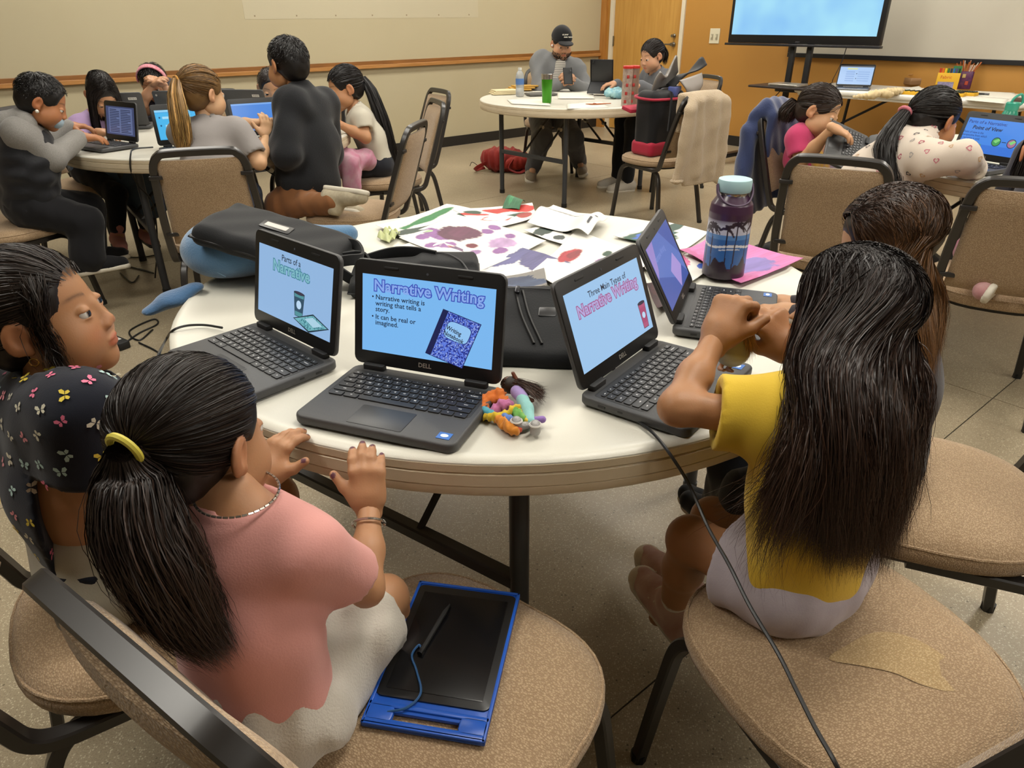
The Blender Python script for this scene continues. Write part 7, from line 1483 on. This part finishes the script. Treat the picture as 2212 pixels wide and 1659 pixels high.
for i,(u,v) in enumerate(((1128,928),(1158,932))):
    q=T(u,v); ds=thing('doll_shoe','silver doll boot, left of the pair beside the clothes' if i==0 else 'silver doll boot, right of the pair beside the clothes','shoe',tuple(q),.4+i); s_=Sdf(); s_.cap((-.010,0,.007),(.008,0,.006),.0075,.0065); s_.cap((-.010,0,.008),(-.010,0,.018),.0075,.0085,k=.005); s_.plane((0,0,0),(0,0,-1)); V,F=s_.mesh(.0018); fastmesh('boot',V,F,mat('silver_glitter','#a8a6a4',.3,.6,bump=(900,.5)),ds); mb=MB(); mb.tube([(-.010+.0085*math.cos(a),.0085*math.sin(a),.019) for a in np.linspace(0,6.28,12,endpoint=False)],.002,5,closed=True); mb.build('cuff',mat('white_satin','#c9c5bf',.4),ds)
# doll in the hands of the girl in yellow
def HB(u,v,y): return V3(A(u,v,y))
HB0=HB
def HB(u,v,y): return HB0(u-4,v+12,y-.045)
hb=HB(1600,720,1.10); d2=thing('fashion_doll','small blonde doll in a white skirt held over the laptop','doll',tuple(hb)); b0=hb
def E_(name,m,build,h=.0025): s_=Sdf(); build(s_); V,F=s_.mesh(h); return fastmesh(name,V-b0,F,m,d2)
m_ds2=mat('doll_skin_light','#b9825a',.4)
E_('doll_body',m_ds2,lambda s_:(s_.ell(HB(1608,668,1.10),(.014,.014,.016)),s_.cap(HB(1600,690,1.10),HB(1590,730,1.10),.011,.010,k=.008),s_.cap(HB(1582,748,1.10),HB(1568,768,1.10),.007,.005,k=.004),s_.cap(HB(1568,768,1.10),HB(1560,782,1.10),.005,.0035,k=.004),s_.cap(HB(1558,784,1.10),HB(1568,788,1.085),.004,.003,k=.003),s_.cap(HB(1592,750,1.10),HB(1584,770,1.09),.007,.005,k=.004),s_.cap(HB(1584,770,1.09),HB(1578,784,1.09),.005,.0035,k=.004),s_.cap(HB(1576,786,1.09),HB(1586,790,1.075),.004,.003,k=.003)))
E_('skirt',mat('white_satin_skirt','#b5b1a2',.35),lambda s_:(s_.cap(HB(1595,715,1.10),HB(1586,742,1.10),.016,.030,k=.01),))
E_('bodice',cloth('doll_green','#5f9a80'),lambda s_:(s_.cap(HB(1598,700,1.10),HB(1594,715,1.10),.0125,.0115,k=.006),))
rr_=np.random.default_rng(8); N_=700; st_=HB(1608,668,1.10)+unit(rr_.normal(size=(N_,3)))*.0155; md=np.stack([HB(1618+rr_.normal()*6,690+rr_.normal()*6,1.09+rr_.normal()*.008) for _ in range(N_)]); e_=np.stack([HB(1622+rr_.normal()*9,745+rr_.normal()*12,1.09+rr_.normal()*.008) for _ in range(N_)]); Pd=(1-t_)**2*st_[:,None]+2*t_*(1-t_)*md[:,None]+t_**2*e_[:,None]; vv,ff,cc=strand_mesh(Pd,.0006,'#8a6236',.35,'#a87c48',4); fastmesh('doll_hair',vv-b0,ff,m_hair,d2,cc)
# ------------------------------------------------------------ drawing tablet on the pink girl's chair
q=[V3(G(u,v,.478)) for u,v in ((905,1262),(1122,1285),(1040,1610),(790,1560))]; cc_=sum(q)/4; xd=unit((q[1]-q[0])+(q[2]-q[3])); yd=unit(np.cross((0,0,1),xd)); WT,LT_=.172,.272
lt2=thing('writing_tablet','black drawing tablet in a bright blue frame lying on the chair','tablet',M=Matrix(((xd[0],yd[0],0,cc_[0]),(xd[1],yd[1],0,cc_[1]),(0,0,1,.474),(0,0,0,1))))
m_bluep=mat('bright_blue_plastic','#1c55b8',.35)
def frame_rect(x0,x1,y0,y1,t,z0,z1,m,par,name):
    for (a,b,c,d) in ((x0,x1,y0,y0+t),(x0,x1,y1-t,y1),(x0,x0+t,y0,y1),(x1-t,x1,y0,y1)): 
        mb.rbox(((a+b)/2,(c+d)/2,(z0+z1)/2),(b-a,d-c,z1-z0),min(.006,(b-a)/2.2,(d-c)/2.2),edge=.001)
mb=MB(); mb.rbox((0,.012,.003),(WT,LT_-.024,.006),.012,seg=4,edge=.001); 
frame_rect(-WT/2,WT/2,-LT_/2,LT_/2,.005,0,.009,m_bluep,lt2,'f'); mb.rbox((0,-LT_/2+.006,.0045),(WT,.012,.009),.006); mb.rbox((-WT/2+.02,-LT_/2+.02,.0045),(.04,.028,.009),.008); mb.rbox((WT/2-.02,-LT_/2+.02,.0045),(.04,.028,.009),.008); mb.rbox((0,-LT_/2+.033,.0045),(WT,.008,.009),.003); mb.build('frame',m_bluep,lt2)
mb=MB(); mb.rbox((0,.019,.0072),(WT-.008,LT_-.054,.003),.010,seg=4,edge=.0005); mb.build('bezel',mat('tablet_bezel','#1a1a1b',.35),lt2); mb=MB(); mb.rbox((0,.018,.0089),(WT-.032,LT_-.082,.0008),.002,edge=.0002); mb.build('drawing_surface',mat('lcd_black','#101012',.22),lt2)
sp_=thing('stylus','black stylus lying on the drawing tablet','stylus',(0,0,0)); sp_.matrix_world=lt2.matrix_world.copy() @ Matrix.Translation((-.03,.035,.0135)) @ Matrix.Rotation(math.radians(80),4,'Z'); mb=MB(); mb.tube([(-.05,0,0),(.035,0,0),(.055,0,-.001)],[.0042,.0042,.004,.0012],10); mb.build('barrel',m_glide,sp_); mb=MB(); mb.tube([(-.052,0,0),(-.045,0,0)],.0046,10); mb.build('end_cap',m_zip,sp_)
Wt=lambda x,y,z:W4(lt2.matrix_world,(x,y,z)); cord('tether',[Wt(-.055,-LT_/2+.022,.008),Wt(-.03,-LT_/2+.03,.012),Wt(-.018,-.08,.012),Wt(-.035,-.045,.012),Wt(-.05,-.02,.012),Wt(-.045,0.0,.013),Wt(-.037,-.012,.015)],.0018,mat('blue_cord','#25507e',.5),'thin blue cord tying the stylus to the drawing tablet')
# ------------------------------------------------------------ cables, crumbs and bits
cord('charging_cable',[G(1322,872,ZN+.008),G(1330,880,ZN+.004),G(1365,900,ZN+.003),G(1410,935,ZN+.003),G(1450,985,ZN+.004),A(1490,1050,.86),A(1530,1140,.80),A(1575,1220,.72),A(1620,1310,.66),A(1680,1410,.60),A(1720,1490,.55),A(1760,1570,.50),A(1800,1640,.46),A(1830,1700,.44)],.0026,m_cord,'long black charging cable hanging from the right laptop past the chair')
pg=thing('cable_plug','black angled plug at the side port of the right laptop','plug',G(1318,868,ZN+.006),.5); mb=MB(); mb.rbox((0,0,.002),(.022,.008,.007),.002); mb.build('plug_body',m_glide,pg); mb=MB(); mb.tube([(-.011,0,.002),(-.020,0,.001)],[.0036,.0026],8); mb.build('strain_relief',m_cord,pg)
cord('left_laptop_cable',[G(480,708,ZN+.008),G(440,702,ZN+.004),G(400,704,ZN+.006),G(372,715,ZN+.002),G(358,735,ZN-.04),A(345,760,1.10),A(330,800,1.12)],.0026,m_cord,'black cable leaving the left laptop over the table edge')
ad=thing('power_adapter','black power adapter with a white label on the floor','adapter',G(255,748,.0),-.6); mb=MB(); mb.rbox((0,0,.018),(.13,.055,.034),.008); mb.build('brick',m_glide,ad); mb=MB(); mb.rbox((-.01,0,.036),(.06,.03,.001),.002); mb.build('label',mat('paper_label','#d8d6d0',.6),ad)
for i,pts in enumerate(([(265,745),(300,720),(340,700),(330,690),(280,715),(300,735),(330,712)],[(150,590),(200,583),(250,570),(330,590),(300,580)],[(190,560),(230,552),(300,556),(350,548)],[(300,740),(340,760),(370,790)],[(260,590),(285,610),(300,595)])):
    cord('floor_cable',[G(u,v,.005) for u,v in pts],.004,m_cord,('coiled black cable on the floor beside the power adapter','black cable on the floor under the left table by the chair leg','thin black cable crossing the floor behind the pink boots','black cable on the floor running under the near table','short looped black cable on the floor beside the pink boot')[i])
cord('table_cable',[A(330,318,3.60),A(290,322,3.50),A(282,335,3.42),A(283,370,3.42),A(300,402,3.5),A(330,440,3.6),A(340,520,3.65),A(335,600,3.7)],.004,m_cord,'black cable hanging over the rim of the left table')
cr=thing('crayon_stub','purple crayon stub on the floor','crayon',G(622,1057,.006),.5); mb=MB(); mb.tube([(-.012,0,0),(.012,0,0)],.006,8); mb.build('stub',mat('purple_wax','#6d5090',.5),cr); mb=MB(); mb.tube([(.012,0,0),(.016,0,0)],[.005,.003],8); mb.build('tip',mat('purple_wax2','#5d4080',.5),cr)
# ------------------------------------------------------------ jewellery and hair ties on the foreground girls
k=SKELETON[P1['label']]; M_=k['M']; tie=unit(V3((.20,-.97,.04))); tp=xfp(M_,(HC_+tie*(HR_+.016))[None])[0]; dv=M_[:3,1]*-1; fr=frame_of(unit(dv+V3((0,0,-.4))))
mb=MB(); mb.tube([tp+.0175*(math.cos(a)*fr[0]+math.sin(a)*fr[1]) for a in np.linspace(0,6.28,20,endpoint=False)],.0042,8,closed=True); child_mesh(P1,mb,'hair_tie',mat('yellow_tie','#c2b545',.5))
n_=k['neck']; sp=k['sp']; 
mb=MB(); s0,s1=k['Rs'],k['Fs']
for i in range(44):
    a=i/44*6.283; c=n_+sp*(.010+.004*math.sin(a))+.047*(math.cos(a)*s0+.95*math.sin(a)*s1); t_v=unit(-math.sin(a)*s0+math.cos(a)*s1); mb.tube([c-t_v*.0028,c+t_v*.0028],.0016,5)
ob=child_mesh(P1,mb,'necklace',mat('silver_chain','#b9b4ac',.25,.9)); ob['kind']='stuff'
wr,el=k['arms'][1][2],k['arms'][1][1]; ax=unit(el-wr); fr=frame_of(ax); c0=wr+ax*.028; mb=MB()
for i in range(40):
    a=i/40*6.283; c=c0+.0225*(math.cos(a)*fr[0]+math.sin(a)*fr[1])+ax*.003*math.sin(a*1); t_v=unit(-math.sin(a)*fr[0]+math.cos(a)*fr[1]); mb.tube([c-t_v*.0022,c+t_v*.0022],.0019,5)
ob=child_mesh(P1,mb,'bracelet',mat('silver_chain','#b9b4ac',.25,.9)); ob['kind']='stuff'
k=SKELETON[P2['label']]; M_=k['M']; mb=MB(); mb.tube([xfp(M_,(V3((.083,.0,-.036))+V3((0,.006*math.sin(a),.006*math.cos(a))))[None])[0] for a in np.linspace(0,6.28,12,endpoint=False)],.0011,5,closed=True); child_mesh(P2,mb,'earring',mat('gold','#c2924a',.25,.9))
